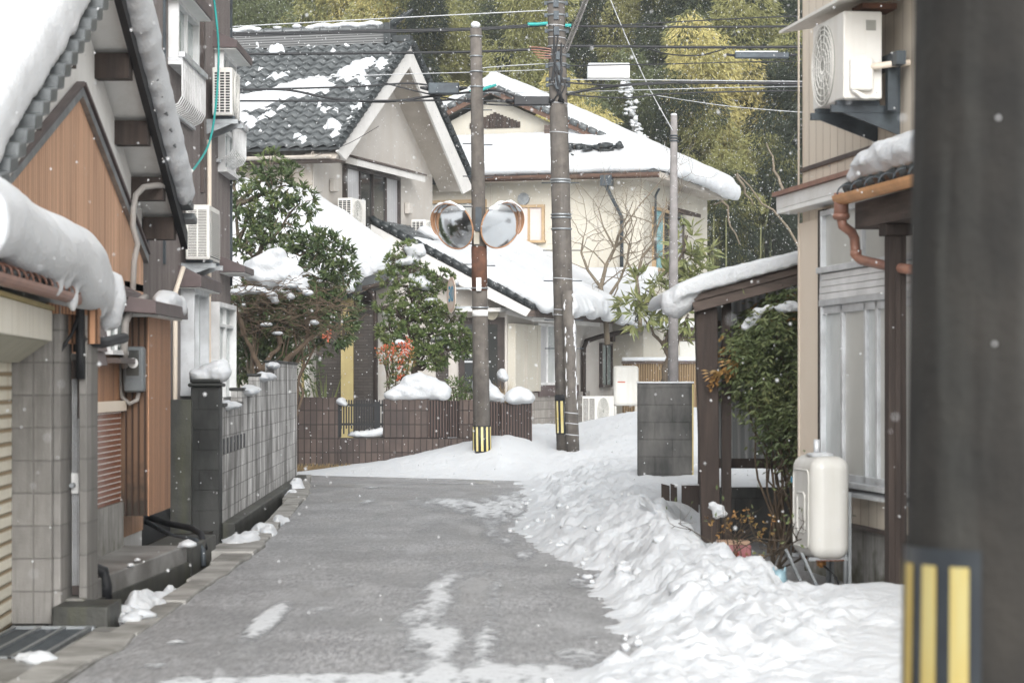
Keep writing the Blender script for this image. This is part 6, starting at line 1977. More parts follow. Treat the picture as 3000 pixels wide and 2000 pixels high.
# ================================================================ poles
def stripes(parent, name, p0, p1, r, n, w, material, rfun=None, a0=0., z0=.03, z1=.97):
    """n upright bars bent round a pole"""
    m = MB()
    p0, p1 = Vector(p0), Vector(p1)
    for i in range(n):
        a = a0 + 2 * math.pi * i / n
        vs = []
        for t in (z0, z1):
            c = p0.lerp(p1, t)
            for k in range(4):
                b = a + w * (k / 3 - .5)
                vs.append(c + V(math.cos(b), math.sin(b), 0) * (r + .004))
        m.add(vs, [(k, k + 1, 5 + k, 4 + k) for k in range(3)], True)
    return build_each(m, name, material, parent)
def strap_rings(parent, name, mat_, pts, tilt=0.):
    m = MB()
    for c, r, th in pts: m.ring(c, (math.sin(tilt), 0, math.cos(tilt)), r, th, 20, 5)
    return build_each(m, name, mat_, parent)
def build_poles():
    # mirror pole
    d = 40.
    b, t = P(1107, 1045, d), P(1093, 66, d)
    o = V(b.x, b.y, b.z)
    p = thing('mirror_pole', 'slender weathered concrete pole carrying the twin road mirrors', 'pole', o)
    def at(py): return P(1107 + (1093 - 1107) * (1035 - py) / (1035 - 62), py, d) - o
    def rad(py): return (.094 + (.145 - .094) * (py - 62) / (1035 - 62))
    MB().tube([at(y) for y in (1055, 800, 500, 250, 66)], [rad(y) for y in (1055, 800, 500, 250, 66)], 24).build('shaft', 'pole', p)
    MB().tube([at(668), at(566)], rad(620) + .006, 24).build('rusty_band', 'rust', p)
    MB().tube([at(726), at(712)], rad(720) + .005, 24).build('white_band', 'white_paint', p)
    MB().tube([at(1037), at(978)], rad(1010) + .008, 24).build('guard', 'guard_black', p)
    stripes(p, 'guard_stripe', at(1037), at(978), rad(1010) + .008, 11, .25, 'yellow_pale', None, .2)
    strap_rings(p, 'clamp', 'galv', [(at(y), rad(y) + .008, .014) for y in (84, 130, 165, 200, 662, 706)])
    m = MB()
    for i, y in enumerate((330, 405, 475, 607, 560, 250)):
        for s in (-1, 1):
            yy = y + (3 if s > 0 else 0)
            m.tube([at(yy), at(yy) + V(s * (rad(yy) + .14), 0, 0)], .009, 6)
    build_each(m, 'step_bolt', 'steel_dark', p)
    q = MB()
    c = at(655) + V(-.0, -rad(655) - .03, 0)
    q.box(c.x - .055, c.x + .03, c.y - .03, c.y + .03, c.z - .1, c.z + .12)
    q.build('small_box', 'white_paint', p, .008)
    q = MB(); c = at(545) + V(-.03, -rad(545) - .02, 0); q.box(c.x - .05, c.x + .04, c.y - .01, c.y + .02, c.z - .12, c.z + .1); q.build('plate', 'cream_pale', p)
    q = MB(); c = at(505) + V(.0, -rad(505) - .03, 0); q.box(c.x - .05, c.x + .05, c.y - .03, c.y + .05, c.z - .2, c.z + .2); q.build('mirror_bracket', 'steel_dark', p)
    m = MB().ball(P(1093, 62, d) + V(0, 0, .03), (.085, .085, .06), 12, 8, .2)
    snow('pole_snow', m, 'little snow cap on top of the mirror pole', .015, 2, .006, .1)
    m = MB()
    # twin mirrors
    def mirror(label, px, py, yaw, group='twin convex road mirrors'):
        c = P(px, py, d - .15)
        t = thing('road_mirror', label, 'convex mirror', c, yaw, group)
        tilt = R(19)
        # local frame: face looks along -y, leaning down
        T = Matrix.Rotation(-tilt, 3, 'X') if False else Matrix.Rotation(tilt, 3, 'X')
        def w(x, y, z): return T @ V(x, y, z)
        rr = .385
        def face(u, v):
            a = u * 2 * math.pi; q = rr * v
            return w(q * math.cos(a), -.09 * (1 - v * v) - .005, q * math.sin(a))
        MB().grid(face, 40, 8, True).build('mirror_face', 'mirror', t)
        m = MB().ring(w(0, 0, 0), w(0, 1, 0), rr + .008, .014, 40, 8)
        m.build('rim', 'orange', t)
        def back(u, v):
            a = u * 2 * math.pi; q = (rr + .01) * v
            return w(q * math.cos(a), .1 * (1 - v * v) + .012, q * math.sin(a))
        MB().grid(back, 32, 6, True, True).build('back_shell', 'orange', t)
        sd = 1 if yaw > 0 else -1
        def hood(u, v):
            a = R(90) - sd * (R(-50) + u * R(160))
            q = rr + .014 + .01 * v
            reach = .1 * math.sin(math.pi * u) ** .6
            return w(q * math.cos(a), -.02 - reach * v, q * math.sin(a))
        ho = MB().grid(hood, 30, 3, True).build('hood', 'orange', t)
        so = ho.modifiers.new('thick', 'SOLIDIFY'); so.thickness = .006
        s = 1 if yaw > 0 else -1
        MB().tube([w(0, .1, 0), w(.0, .2, 0)], .03, 10).build('arm', 'steel_dark', t)
        m = MB()
        for i in range(16):
            a = R(42) + R(96) * i / 15
            q = rr + .03
            m.ball(Vector(c) + Matrix.Rotation(yaw, 3, 'Z') @ w(q * math.cos(a), -.05, q * math.sin(a)), (.05, .05, .022 + .015 * math.sin(i * 1.3)), 8, 6, .3, i)
        snow('mirror_snow', m, 'thin ridge of snow on the hood of the ' + ('left' if s < 0 else 'right') + ' road mirror', .014, 2, .006, .1)
    mirror('orange rimmed convex mirror turned to the left side of the pole', 1042, 519, R(-38))
    mirror('orange rimmed convex mirror turned to the right side of the pole', 1150, 517, R(38))
    # speed sign seen from the side
    c = P(1036, 677, d - .05)
    s = thing('speed_sign', 'faded round speed limit sign reading 30 seen almost edge on', 'road sign', c, R(-75))
    MB().cyl((0, 0, 0), (0, .012, 0), .3, n=40).build('disc', 'sign_face', s)
    m = MB()
    q = 36
    for i in range(q):
        a, b_ = 2 * math.pi * i / q, 2 * math.pi * (i + 1) / q
        m.add([(math.cos(a) * .235, -.0015, math.sin(a) * .235), (math.cos(a) * .29, -.0015, math.sin(a) * .29), (math.cos(b_) * .29, -.0015, math.sin(b_) * .29), (math.cos(b_) * .235, -.0015, math.sin(b_) * .235)], [(0, 1, 2, 3)])
    m.build('border', 'sign_red', s)
    fc = bpy.data.curves.new('digits', 'FONT')
    fc.body = '30'; fc.size = .36; fc.align_x = 'CENTER'; fc.align_y = 'CENTER'; fc.extrude = .001; fc.offset = .006
    fo = bpy.data.objects.new('digits', fc); col.objects.link(fo)
    bpy.context.view_layer.update()
    me = bpy.data.meshes.new_from_object(fo.evaluated_get(bpy.context.evaluated_depsgraph_get()))
    bpy.data.objects.remove(fo)
    me.materials.clear(); me.materials.append(M['sign_blue'])
    nu_ = bpy.data.objects.new('number', me); col.objects.link(nu_)
    nu_.parent = s; nu_.location = (0, -.004, 0); nu_.rotation_euler = (R(90), 0, 0)
    m = MB()
    for py in (662, 706):
        a = P(1046, py, d) - c; e = P(1122, py, d) - c
        Ri = Matrix.Rotation(R(75), 3, 'Z')
        m.obox(Ri @ ((a + e) / 2), Ri @ ((e - a) / 2), Ri @ V(0, .012, 0), V(0, 0, .02))
    build_each(m, 'bracket', 'galv', s)
    # utility pole with its leaning stub
    d = 41.
    b, t = P(1303, 1045, d), P(1255, -520, d)
    o = V(b.x, b.y, b.z)
    p = thing('utility_pole', 'tall dark utility pole wrapped with many cable straps', 'utility pole', o)
    def at(py): return P(1302 + (1277 - 1302) * (1035 - py) / 1035., py, d) - o
    def rad(py): return .148 + .028 * (py / 1035.)
    ys = (1060, 800, 500, 200, 0, -300, -520)
    MB().tube([at(y) for y in ys], [rad(y) for y in ys], 26).build('shaft', 'pole', p)
    rnd = random.Random(3)
    strap_rings(p, 'strap', 'galv', [(at(y), rad(y) + .006, .018) for y in (8, 36, 72, 108, 128, 148, 153, 183, 196, 413, 419, 493, 500, 526)])
    strap_rings(p, 'wire_wrap', 'wire_grey', [(at(y), rad(y) + .004, .008) for y in (238, 305, 640, 712, 724, 60, 88)], R(4))
    m = MB()
    for y in (8, 36, 72, 128, 153, 183, 196):
        a = at(y)
        for s_ in (-1, 1):
            m.box(a.x + s_ * (rad(y) + .02) - .035, a.x + s_ * (rad(y) + .02) + .035, a.y - .05, a.y + .05, a.z - .03, a.z + .03)
        m.box(a.x - .05, a.x + .04, a.y - rad(y) - .04, a.y - rad(y), a.z - .09, a.z + .05)
    build_each(m, 'bracket', 'steel_dark', p)
    m = MB()
    for y in (645, 735, 575, 420, 800):
        for s_ in (-1, 1): m.tube([at(y), at(y) + V(s_ * (rad(y) + .16), 0, 0)], .009, 6)
    build_each(m, 'step_bolt', 'steel_dark', p)
    m = MB()
    for k in range(7):
        x0 = rnd.uniform(-.1, .1)
        pts = [at(60 + k * 14) + V(x0, -rad(80) - .01, 0), at(110 + k * 14) + V(x0 + rnd.uniform(-.06, .06), -rad(100) - .05, 0), at(180 + k * 10) + V(rnd.uniform(-.12, .12), -rad(150) - .04, 0), at(235) + V(rnd.uniform(-.14, .14), -rad(150) - .02, 0)]
        m.tube(pts, .013, 5)
    build_each(m, 'riser_cable', 'wire', p)
    # two steel wires running down its face
    MB().tube([at(1000) + V(-.03, -rad(900), 0), at(905) + V(-.03, -rad(900), 0)], .004, 5).build('ground_wire', 'wire_grey', p)
    MB().tube([at(996), at(912)], rad(950) + .006, 24).build('guard', 'guard_black', p)
    stripes(p, 'guard_stripe', at(996), at(912), rad(950) + .006, 12, .26, 'yellow_pale', None, .12)
    m = MB().tube([at(920) , at(906)], rad(950) + .012, 24); m.build('guard_band', 'black', p)
    s = thing('stub_pole', 'short thicker stub lashed beside the utility pole and streaked with snow', 'pole', o + V(.0, -.18, 0))
    so = Vector(s.location)
    def at2(py): return P(1316 + (1303 - 1316) * (1035 - py) / 373., py, d - .3) - so
    MB().tube([at2(1060), at2(900), at2(760), at2(668)], [.112, .107, .101, .095], 22).build('shaft', 'pole', s)
    strap_rings(s, 'wire_wrap', 'wire_grey', [(at2(y), .112, .008) for y in (948, 972, 998)], R(6))
    m = MB()
    for k in range(30):
        y = rnd.uniform(672, 935)
        a = -math.pi / 2 + rnd.choice((1.15, 1.05, .95, -.75, -.65, 1.2)) + rnd.gauss(0, .06)
        r = .1
        m.ball(at2(y) + so + V(math.cos(a) * r, math.sin(a) * r, 0), (rnd.uniform(.008, .022), .014, rnd.uniform(.03, .13)), 8, 8, .7, k)
    o2 = m.build('plastered_snow', 'snow')
    tag(o2, 'wind-blown snow plastered in streaks on the lashed stub pole', 'snow', None, 'stuff')
    # thin grey pole
    d = 50.
    b, t = P(1545, 900, d), P(1548, 266, d)
    g = thing('grey_pole', 'thin pale grey concrete pole rising behind the corner wall', 'pole', b)
    f = lambda py: P(1546 + 2 * (900 - py) / 640., py, d) - b
    MB().tube([f(900), f(560), f(266)], [.112, .09, .068], 20).build('shaft', 'pole_pale', g)
    strap_rings(g, 'band', 'steel_dark', [(f(y), .078, .016) for y in (312, 318, 324)])
    m = MB()
    for y in (500, 571):
        for s_ in (-1, 1): m.tube([f(y), f(y) + V(s_ * .2, 0, 0)], .009, 6)
    build_each(m, 'step_bolt', 'steel_dark', g)
    MB().ball(f(264), (.07, .07, .035), 10, 6, .2).build('snow_cap', 'snow', g)
    # the near pole at the right edge
    d = 5.
    c = Vector((1.0154, d, 0))
    n = thing('near_pole', 'huge dark concrete pole close at the right edge with yellow striped guard', 'utility pole', c)
    def r_(z): return .2153 - .015 * z
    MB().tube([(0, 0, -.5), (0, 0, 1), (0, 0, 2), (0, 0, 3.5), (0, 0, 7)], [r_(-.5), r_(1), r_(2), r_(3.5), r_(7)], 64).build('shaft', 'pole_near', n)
    zt = Z(1250, d)
    m = MB()
    for sgn in (0, 1):
        m.grid(lambda u, v: ((r_(.1 + (zt - .1) * v) + .004 * sgn + .001) * math.cos(R(-113.5 - 200 * u)), (r_(.1 + (zt - .1) * v) + .004 * sgn + .001) * math.sin(R(-113.5 - 200 * u)), .1 + (zt - .1) * v), 60, 6)
    m.build('guard', 'guard_black', n)
    z1 = Z(1288, d)
    for k in range(9):
        a0 = -126 - 21 * k
        q = MB().grid(lambda u, v: ((r_(.2 + (z1 - .2) * v) + .008) * math.cos(R(a0 + 11.5 * (u - .5))), (r_(.2 + (z1 - .2) * v) + .008) * math.sin(R(a0 + 11.5 * (u - .5))), .2 + (z1 - .2) * v), 6, 6)
        q.build('guard_stripe', 'yellow', n)
    m = MB()
    rnd = random.Random(9)
    for z in (1.57, 2.02):
        a = -math.pi / 2 - rnd.uniform(.1, .5)
        m.ball((math.cos(a) * r_(z), math.sin(a) * r_(z), z), .004, 8, 6)
    m.build('snow_fleck', 'snow', n)
build_poles()

# ================================================================ overhead cables
def sag(pts, n=10):
    """smooth line through picked points (Catmull-Rom)"""
    out = []
    p = [pts[0]] + list(pts) + [pts[-1]]
    for i in range(1, len(p) - 2):
        for k in range(n):
            t = k / n
            a, b, c, d = p[i - 1], p[i], p[i + 1], p[i + 2]
            out.append(.5 * ((2 * b) + (-a + c) * t + (2 * a - 5 * b + 4 * c - d) * t * t + (-a + 3 * b - 3 * c + d) * t ** 3))
    out.append(pts[-1])
    return out
def build_cables():
    D = 41.
    G = 'overhead cables crossing the street'
    lines = [
        ('thin pale wire highest above the tiled ridge', .008, 'wire_grey', [(400, 72), (530, 62), (940, 40), (1262, 24)]),
        ('thick black cable just above the tiled ridge', .02, 'wire', [(400, 80), (530, 78), (880, 71), (1093, 66), (1262, 55)]),
        ('second dark cable pressed against the cable above the tiled ridge', .013, 'wire', [(400, 84), (530, 82), (800, 76), (1093, 69), (1262, 58)]),
        ('dark cable leaving the utility pole level with the tiled ridge towards the tan house', .016, 'wire', [(1285, 60), (1500, 62), (1700, 62), (1900, 60)]),
        ('wavy thin cable rising to the right above the yellow bamboo', .009, 'wire', [(1285, 62), (1420, 58), (1600, 48), (1760, 40), (1900, 36)]),
        ('black cable crossing the upper tiles of the cream house', .019, 'wire', [(400, 128), (560, 125), (900, 122), (1093, 119), (1265, 112)]),
        ('bundled black cable that carries the long dark closure', .02, 'wire', [(1285, 106), (1450, 107), (1620, 109), (1900, 108)]),
        ('cable drooping in a loop below the bundled black cable', .01, 'wire', [(1480, 109), (1530, 124), (1600, 128), (1640, 120), (1672, 110)]),
        ('thin pale wire from the slim pole to the utility pole', .007, 'wire_grey', [(1093, 158), (1160, 152), (1265, 146)]),
        ('thin cable level with the white box', .008, 'wire', [(1285, 152), (1400, 150), (1550, 147), (1700, 143), (1900, 140)]),
        ('black cable over the snow patches of the tiles', .017, 'wire', [(400, 205), (545, 206), (660, 207), (760, 226), (880, 234), (985, 222), (1060, 214), (1140, 208), (1200, 226), (1270, 232)]),
        ('black cable rising from the tiles to the small closure', .014, 'wire', [(560, 206), (800, 200), (930, 192), (985, 196)]),
        ('thin cable swinging from the gable peak to the utility pole', .011, 'wire', [(880, 190), (950, 208), (1060, 232), (1160, 242), (1268, 240)]),
        ('lowest dark cable in front of the tiled roof', .014, 'wire', [(400, 231), (545, 232), (800, 232), (1000, 231), (1060, 230), (1270, 238)]),
        ('very thin wire in front of the gable peak', .006, 'wire_grey', [(700, 180), (880, 172), (1093, 166), (1265, 160)]),
        ('thick black cable right of the utility pole below the white box', .02, 'wire', [(1300, 218), (1360, 205), (1480, 192), (1600, 190), (1900, 194)]),
        ('drooping thin cable right of the utility pole', .011, 'wire', [(1300, 216), (1360, 222), (1440, 225), (1520, 217), (1640, 212), (1900, 207)]),
        ('upper pale steel wire below the white box', .007, 'wire_grey', [(1300, 183), (1500, 184), (1900, 188)]),
        ('lower pale steel wire below the white box', .007, 'wire_grey', [(1060, 213), (1300, 211), (1500, 206), (1700, 201), (1900, 198)]),
        ('dark cable dipping left of the drooping white box cables', .012, 'wire', [(1300, 190), (1400, 196), (1470, 195), (1560, 190)]),
        ('guy wire slanting down in front of the bamboo', .007, 'wire_grey', [(1390, -30), (1440, 90), (1490, 200), (1545, 300)]),
        ('faint long wire running down to the right over the bamboo', .005, 'wire_grey', [(1480, 215), (1640, 240), (1760, 252), (1900, 262)]),
    ]
    for i, (lab, r, mt, pts) in enumerate(lines):
        r *= 1.2
        dd = D + .12 * math.sin(i * 1.9)
        m = MB().tube(sag([P(x, y, dd) for x, y in pts]), r, 6)
        tag(m.build('overhead_cable', mt), lab, 'cable', G)
    def tube_px(name, pts, r, mt, lab, cat, d=D - .1):
        return tag(MB().tube(sag([P(x, y, d) for x, y in pts]), r, 8).build(name, mt), lab, cat)
    tube_px('cable_sleeve', [(1212, 56), (1235, 56), (1258, 54)], .03, 'teal', 'teal sleeve on the top cable left of the utility pole', 'sleeve')
    tube_px('cable_sleeve', [(1298, 59), (1305, 59), (1312, 59)], .03, 'teal', 'tiny teal sleeve just right of the utility pole', 'sleeve')
    tube_px('cable_sleeve', [(1085, 216), (1112, 205), (1140, 195)], .022, 'teal', 'slanting teal sleeve to the right of the slim pole', 'sleeve')
    tube_px('cable_sleeve', [(1078, 209), (1105, 204), (1128, 197)], .014, 'teal', 'thinner teal sleeve above the slanting one', 'sleeve')
    m = MB()
    for k in range(5): m.tube(sag([P(1215 + k * 5, 108 + k * 6, D - .05), P(1245, 110 + k * 6, D - .1), P(1268, 114 + k * 5, D - .1)]), .01, 6)
    tag(m.build('wire_loops', 'copper_brown'), 'loops of orange and dark wire bunched left of the utility pole', 'wires')
    def closure(lab, x0, x1, y0, y1, mt, d=D - .12, snowcap=False):
        t = thing('cable_closure', lab, 'cable closure', P((x0 + x1) / 2, (y0 + y1) / 2, d))
        w, hh = (x1 - x0) / 2 / F * d, (y1 - y0) / 2 / F * d
        MB().box(-w, w, -hh * .9, hh * .9, -hh, hh).build('case', mt, t, .02)
        m = MB()
        for s in (-1, 1): m.cyl((s * w, 0, 0), (s * (w + .14), 0, .02), hh * .45, .02, 10)
        build_each(m, 'neck', 'wire', t)
        if snowcap: MB().box(-w * .98, w * .6, -hh * .7, hh * .7, hh + .001, hh + .025).build('snow_cap', 'snow', t, .01)
        return t
    closure('dark cable closure left of the mirror pole', 984, 1055, 191, 217, 'steel_dark')
    closure('dark cable closure between the mirror pole and the utility pole', 1180, 1262, 222, 243, 'black')
    closure('long dark cable closure hanging before the yellow bamboo', 1687, 1812, 121, 135, 'steel_dark', snowcap=True)
    t = thing('cable_cabinet', 'pale rectangular box with snow on top hanging right of the utility pole', 'box', P(1398, 166, 42))
    w, hh = 48 / F * 42, 15 / F * 42
    MB().box(-w, w, -.12, .12, -hh, hh).build('case', 'white_paint', t, .015)
    MB().box(-w * .99, w * .99, -.11, .11, hh + .001, hh + .035).build('snow_cap', 'snow', t, .015)
    MB().box(-w - .01, -w - .001, -.11, .11, -hh, hh).build('end_plate', 'galv', t)
    m = MB()
    for k in range(40):
        tt = k / 39
        c = P(1350 + (1300 - 1350) * tt, -10 + 125 * tt, D - .2)
        m.ring(c, (.5, .75, -.4), .055, .004, 10, 4)
    tag(m.build('guy_wire_guard', 'pole_pale'), 'pale spiral wire guard slanting down to the utility pole', 'wire guard')
    # teal service cable and its hook on the brown house
    m = MB().tube(sag([P(489, -20, 25.5), P(497, 45, 25.3), P(502, 120, 25.3), P(497, 230, 25.2), P(480, 330, 24.6), P(440, 395, 23.6), P(428, 402, 23.4)]), .012, 6)
    tag(m.build('service_cable', 'teal'), 'teal service cable dropping along the brown house', 'cable')
    m = MB().tube(sag([P(430, 402, 23.2), P(420, 395, 22.6), P(404, 405, 22.2), P(408, 440, 22.2), P(420, 470, 22.8)]), .008, 6)
    tag(m.build('service_loop', 'wire'), 'small dark loop of cable where the teal cable meets the house', 'cable')
    t = thing('cable_anchor', 'white insulator holding the end of the teal cable', 'insulator', P(436, 398, 23.4))
    MB().tube([(-.02, 0, -.03), (.02, 0, .04)], .022, 10).build('body', 'white_paint', t)
    MB().tube([(-.02, 0, -.03), (-.1, 0, -.06)], .006, 6).build('hook', 'galv', t)
    tag(MB().tube(sag([P(722, 360, 49), P(800, 330, 47), P(870, 290, 46)]), .006, 5).build('service_cable', 'wire'), 'thin wire from the corner of the cream house', 'cable')
build_cables()

# ================================================================ bamboo hillside
def hill_z(x, y): return 1.6 + max(0, y - 74) * .36 + .8 * n3(x, y, 0, .08)
def build_hill():
    m = MB()
    def fn(u, v):
        x = -60 + 140 * u; y = 72 + 110 * v
        return (x, y, hill_z(x, y) - (.0 if v > 0 else 3))
    m.grid(fn, 70, 60)
    tag(m.build('hill', 'hill'), kind='structure')
    rnd = random.Random(77)
    protos = {}
    def crown(seed, n, H, Wd):
        r = random.Random(seed)
        lv, st = MB(), MB()
        bend = V(r.uniform(-1, 1), -abs(r.gauss(.6, .4)), 0)
        def axis(t): return V(bend.x * 2.4 * t ** 3, bend.y * 2.4 * t ** 3, H * t - 1.4 * t ** 4)
        pts = [axis(i / 10) for i in range(11)]
        st.tube(pts, [.055 * (1 - .8 * i / 10) for i in range(11)], 6, False)
        for c_ in range(n):
            t = .38 + .62 * c_ / (n - 1)
            a = r.uniform(0, 6.28)
            off = Wd * (1.15 - .75 * t) * r.uniform(.3, 1)
            c = axis(t) + V(math.cos(a) * off, math.sin(a) * off, r.uniform(-.6, .1))
            rx, rz_ = r.uniform(.65, 1.05), r.uniform(.8, 1.35)
            for _ in range(900):
                th = r.uniform(0, 6.28); ph = math.acos(r.uniform(-.55, 1))
                k = r.uniform(.72, 1.04)
                q = V(math.sin(ph) * math.cos(th), math.sin(ph) * math.sin(th), math.cos(ph))
                low = max(0, -q.z)
                p = c + V(q.x * rx * k, q.y * rx * k, q.z * rz_ * k)
                dd = V(q.x * .8 + r.gauss(0, .4), q.y * .8 + r.gauss(0, .4), -.75 + r.gauss(0, .35) + .5 * max(0, q.z) * r.random())
                lv.leaf(p, dd, r.uniform(.13, .27), .038, r.uniform(0, 6.28))
        return lv, st
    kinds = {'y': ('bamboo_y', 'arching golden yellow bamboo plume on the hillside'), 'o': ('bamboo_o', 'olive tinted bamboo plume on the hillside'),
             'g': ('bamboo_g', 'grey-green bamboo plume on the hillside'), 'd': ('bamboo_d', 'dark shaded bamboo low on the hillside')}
    meshes = {}
    for s in range(6):
        lv, st = crown(100 + s, 9, 9.5, 1.5)
        meshes[s] = (lv, st)
    base = {}
    for k, (mt, lab) in kinds.items():
        for s in range(3 if k != 'g' else 4):
            lv, st = meshes[(s + {'y': 0, 'o': 2, 'g': 1, 'd': 3}[k]) % 6]
            t = thing('bamboo', lab, 'bamboo', (0, 0, 0), 0, 'bamboo on the hillside')
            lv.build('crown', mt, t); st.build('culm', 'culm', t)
            base.setdefault(k, []).append(t)
    used = set()
    def put(k, x, y, z, sc_, rz):
        t = rnd.choice(base[k])
        if t.name in used: t = copy_tree(t)
        used.add(t.name)
        t.location = (x, y, z); t.rotation_euler = (rnd.gauss(0, .07), rnd.gauss(0, .07), rz); t.scale = (sc_ * rnd.uniform(.9, 1.15),) * 2 + (sc_,)
    # tint of each patch of the slope, read off where it stands
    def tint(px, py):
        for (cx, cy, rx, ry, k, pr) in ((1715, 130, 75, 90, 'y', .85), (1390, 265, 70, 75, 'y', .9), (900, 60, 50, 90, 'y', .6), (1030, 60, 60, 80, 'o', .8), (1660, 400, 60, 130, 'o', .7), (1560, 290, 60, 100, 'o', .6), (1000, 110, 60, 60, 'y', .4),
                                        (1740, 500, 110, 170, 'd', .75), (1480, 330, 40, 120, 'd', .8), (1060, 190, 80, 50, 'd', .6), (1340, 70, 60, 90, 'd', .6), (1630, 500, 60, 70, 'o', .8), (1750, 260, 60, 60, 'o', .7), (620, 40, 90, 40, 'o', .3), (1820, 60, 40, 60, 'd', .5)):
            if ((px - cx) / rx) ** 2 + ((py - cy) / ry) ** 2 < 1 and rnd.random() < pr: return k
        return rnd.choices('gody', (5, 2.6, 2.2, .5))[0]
    n = 0
    for d, step, py_c in ((77, 88, 0), (84, 86, 0), (92, 84, 0), (101, 84, 0), (111, 84, 0), (123, 90, 0)):
        px = 500 + rnd.uniform(0, 50)
        while px < 1900:
            x = X(px, d); y = d + rnd.uniform(-2.5, 2.5)
            z = hill_z(x, y)
            if px < 1100 and d < 86 or (d < 80 and px < 1560):
                px += step; continue
            s = rnd.uniform(.75, 1.2)
            if d < 80: s *= .8
            pyt = HY - (z + 6.5 * s - EYE) * F / d
            kk = tint(px, pyt)
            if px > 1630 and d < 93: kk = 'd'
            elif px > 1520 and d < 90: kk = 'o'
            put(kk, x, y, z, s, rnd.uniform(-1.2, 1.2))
            n += 1
            px += step * rnd.uniform(.75, 1.25)
    for px, top, d, kk in ((1700, 75, 83, 'y'), (1745, 105, 84, 'y'), (1675, 130, 84, 'y'), (1760, 200, 82, 'o'), (1650, 300, 80, 'o'), (1615, 350, 79, 'o'), (1590, 430, 78, 'o'), (1560, 250, 82, 'o'),
                            (1385, 195, 80, 'y'), (1360, 225, 79, 'y'), (1420, 235, 80, 'y'), (1335, 190, 84, 'o'), (925, -5, 93, 'y'), (890, 30, 92, 'o'), (1000, 30, 92, 'o'), (1020, 0, 96, 'o'), (940, 40, 90, 'o'), (1300, 120, 90, 'g'), (1150, 30, 97, 'g'),
                            (1540, 60, 92, 'g'), (1490, 120, 90, 'g'), (1600, 40, 96, 'g'), (1790, 80, 90, 'o')):
        x = X(px, d); z = hill_z(x, d)
        s = max(.35, (Z(top, d) - z) / 8.6)
        put(kk, x, d, z, s, rnd.uniform(-1.2, 1.2))
    # slim culms seen in the shade low on the right
    for k, t in base.items():
        for b in t:
            if b.name not in used:
                for ch in list(b.children): bpy.data.objects.remove(ch)
                bpy.data.objects.remove(b)
    m = MB()
    for px, py, d, a, b, c in ((1437, 190, 100, .5, .6, .5), (1445, 215, 100, .45, .6, .6), (1450, 250, 99, .35, .5, .7), (1460, 285, 98, .35, .5, .6), (1466, 310, 97, .25, .4, .5), (1478, 325, 96, .25, .4, .4), (1832, 195, 90, .3, .4, .8), (1838, 230, 90, .3, .4, .6), (1130, 60, 112, .35, .4, .6), (1120, 110, 108, .3, .4, .4), (1812, 12, 110, .5, .5, .4), (1655, 65, 112, .5, .4, .7), (548, 40, 105, .5, .4, .6)):
        if not 1400 < px < 1500: continue
        for _ in range(34):
            r = rnd.uniform(.025, .08)
            m.ball(P(px + rnd.gauss(0, 5), py + rnd.gauss(0, 9), 80.5 + rnd.uniform(-.5, .5) if px > 1400 else 90), (r * 1.3, r, r * rnd.uniform(.5, 1.2)), 7, 5, .7, rnd.random() * 9)
    o = m.build('hill_snow', 'snow')
    tag(o, 'streaks of snow showing between the bamboo plumes', 'snow', None, 'stuff')
    m = MB()
    for (x0, y0, x1, y1) in ((1640, 420, 1700, 560), (1690, 400, 1730, 470), (1800, 440, 1760, 330), (1900, 620, 1690, 400), (1700, 440, 1640, 470)):
        m.tube(wander(P(x0, y0, 72), P(x1, y1, 72.5), 7, .05, rnd), [.05, .05, .045, .04, .035, .03, .025, .02], 6, False)
    tag(m.build('bare_branch', 'bark_pale'), 'pale bare branches crossing the dark bamboo on the right', 'branches')
    m = MB()
    for px in (1598, 1607, 1638, 1652, 1668, 1745):
        d = 76 + rnd.uniform(-2, 2)
        m.tube([P(px, 700, d), P(px + rnd.uniform(-3, 3), 480 + rnd.uniform(0, 60), d)], [.035, .025], 6, False)
    tag(m.build('bamboo_culms', 'culm'), 'row of slender bamboo culms in the shade behind the lean-to', 'bamboo culms', None, 'stuff')
build_hill()

# ================================================================ falling snow
def build_flakes():
    rnd = random.Random(1234)
    m = MB()
    for _ in range(40):
        d = rnd.uniform(2.6, 9)
        m.ball((rnd.uniform(-.22, .24) * d, d, EYE + rnd.uniform(-.13, .17) * d), rnd.choice((.0025, .003, .004)), 6, 5)
    n = 0
    while n < 42000:
        d = rnd.uniform(9, 76)
        if rnd.random() > (d / 76) ** 1.7 + .012: continue
        x = rnd.uniform(-.26, .26) * d + rnd.uniform(-1, 1)
        z = rnd.uniform(.2, EYE + .19 * d)
        r = rnd.choice((.003, .004, .005, .006, .0075))
        if d > 40: r *= 1.35
        s = rnd.uniform(-.3, .3)
        c = V(x, d, z)
        m.add([c + V(r, 0, 0), c + V(-r, 0, 0), c + V(0, r, 0), c + V(0, -r, 0), c + V(r * s, 0, r * 1.15), c + V(-r * s, 0, -r * 1.15)],
              [(0, 2, 4), (2, 1, 4), (1, 3, 4), (3, 0, 4), (2, 0, 5), (1, 2, 5), (3, 1, 5), (0, 3, 5)])
        n += 1
    tag(m.build('falling_snow', 'snow'), 'light snowflakes drifting through the air over the street', 'snowfall', None, 'stuff')
build_flakes()

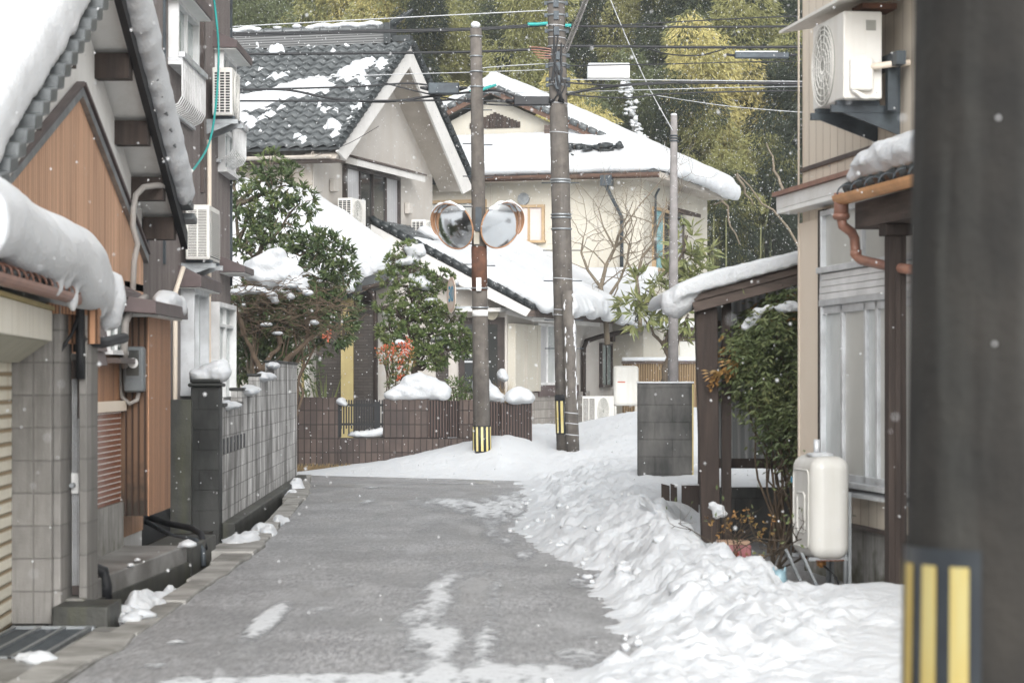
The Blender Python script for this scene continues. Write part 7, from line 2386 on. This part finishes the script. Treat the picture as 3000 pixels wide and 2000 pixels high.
# ================================================================ the snowy air
def build_haze():
    o = MB().box(-90, 120, -8, 190, -1.5, 60).build('haze', 'snow')
    m = bpy.data.materials.new('haze_air')
    m.use_nodes = True
    t = m.node_tree
    t.nodes.remove(t.nodes['Principled BSDF'])
    v = t.nodes.new('ShaderNodeVolumePrincipled')
    v.inputs['Color'].default_value = (.93, .96, 1., 1)
    v.inputs['Density'].default_value = .0008
    v.inputs['Anisotropy'].default_value = .2
    t.links.new(v.outputs[0], t.nodes['Material Output'].inputs['Volume'])
    o.data.materials.clear(); o.data.materials.append(m)
    tag(o, 'pale air full of fine falling snow over the whole street', 'haze', None, 'stuff')
build_haze()
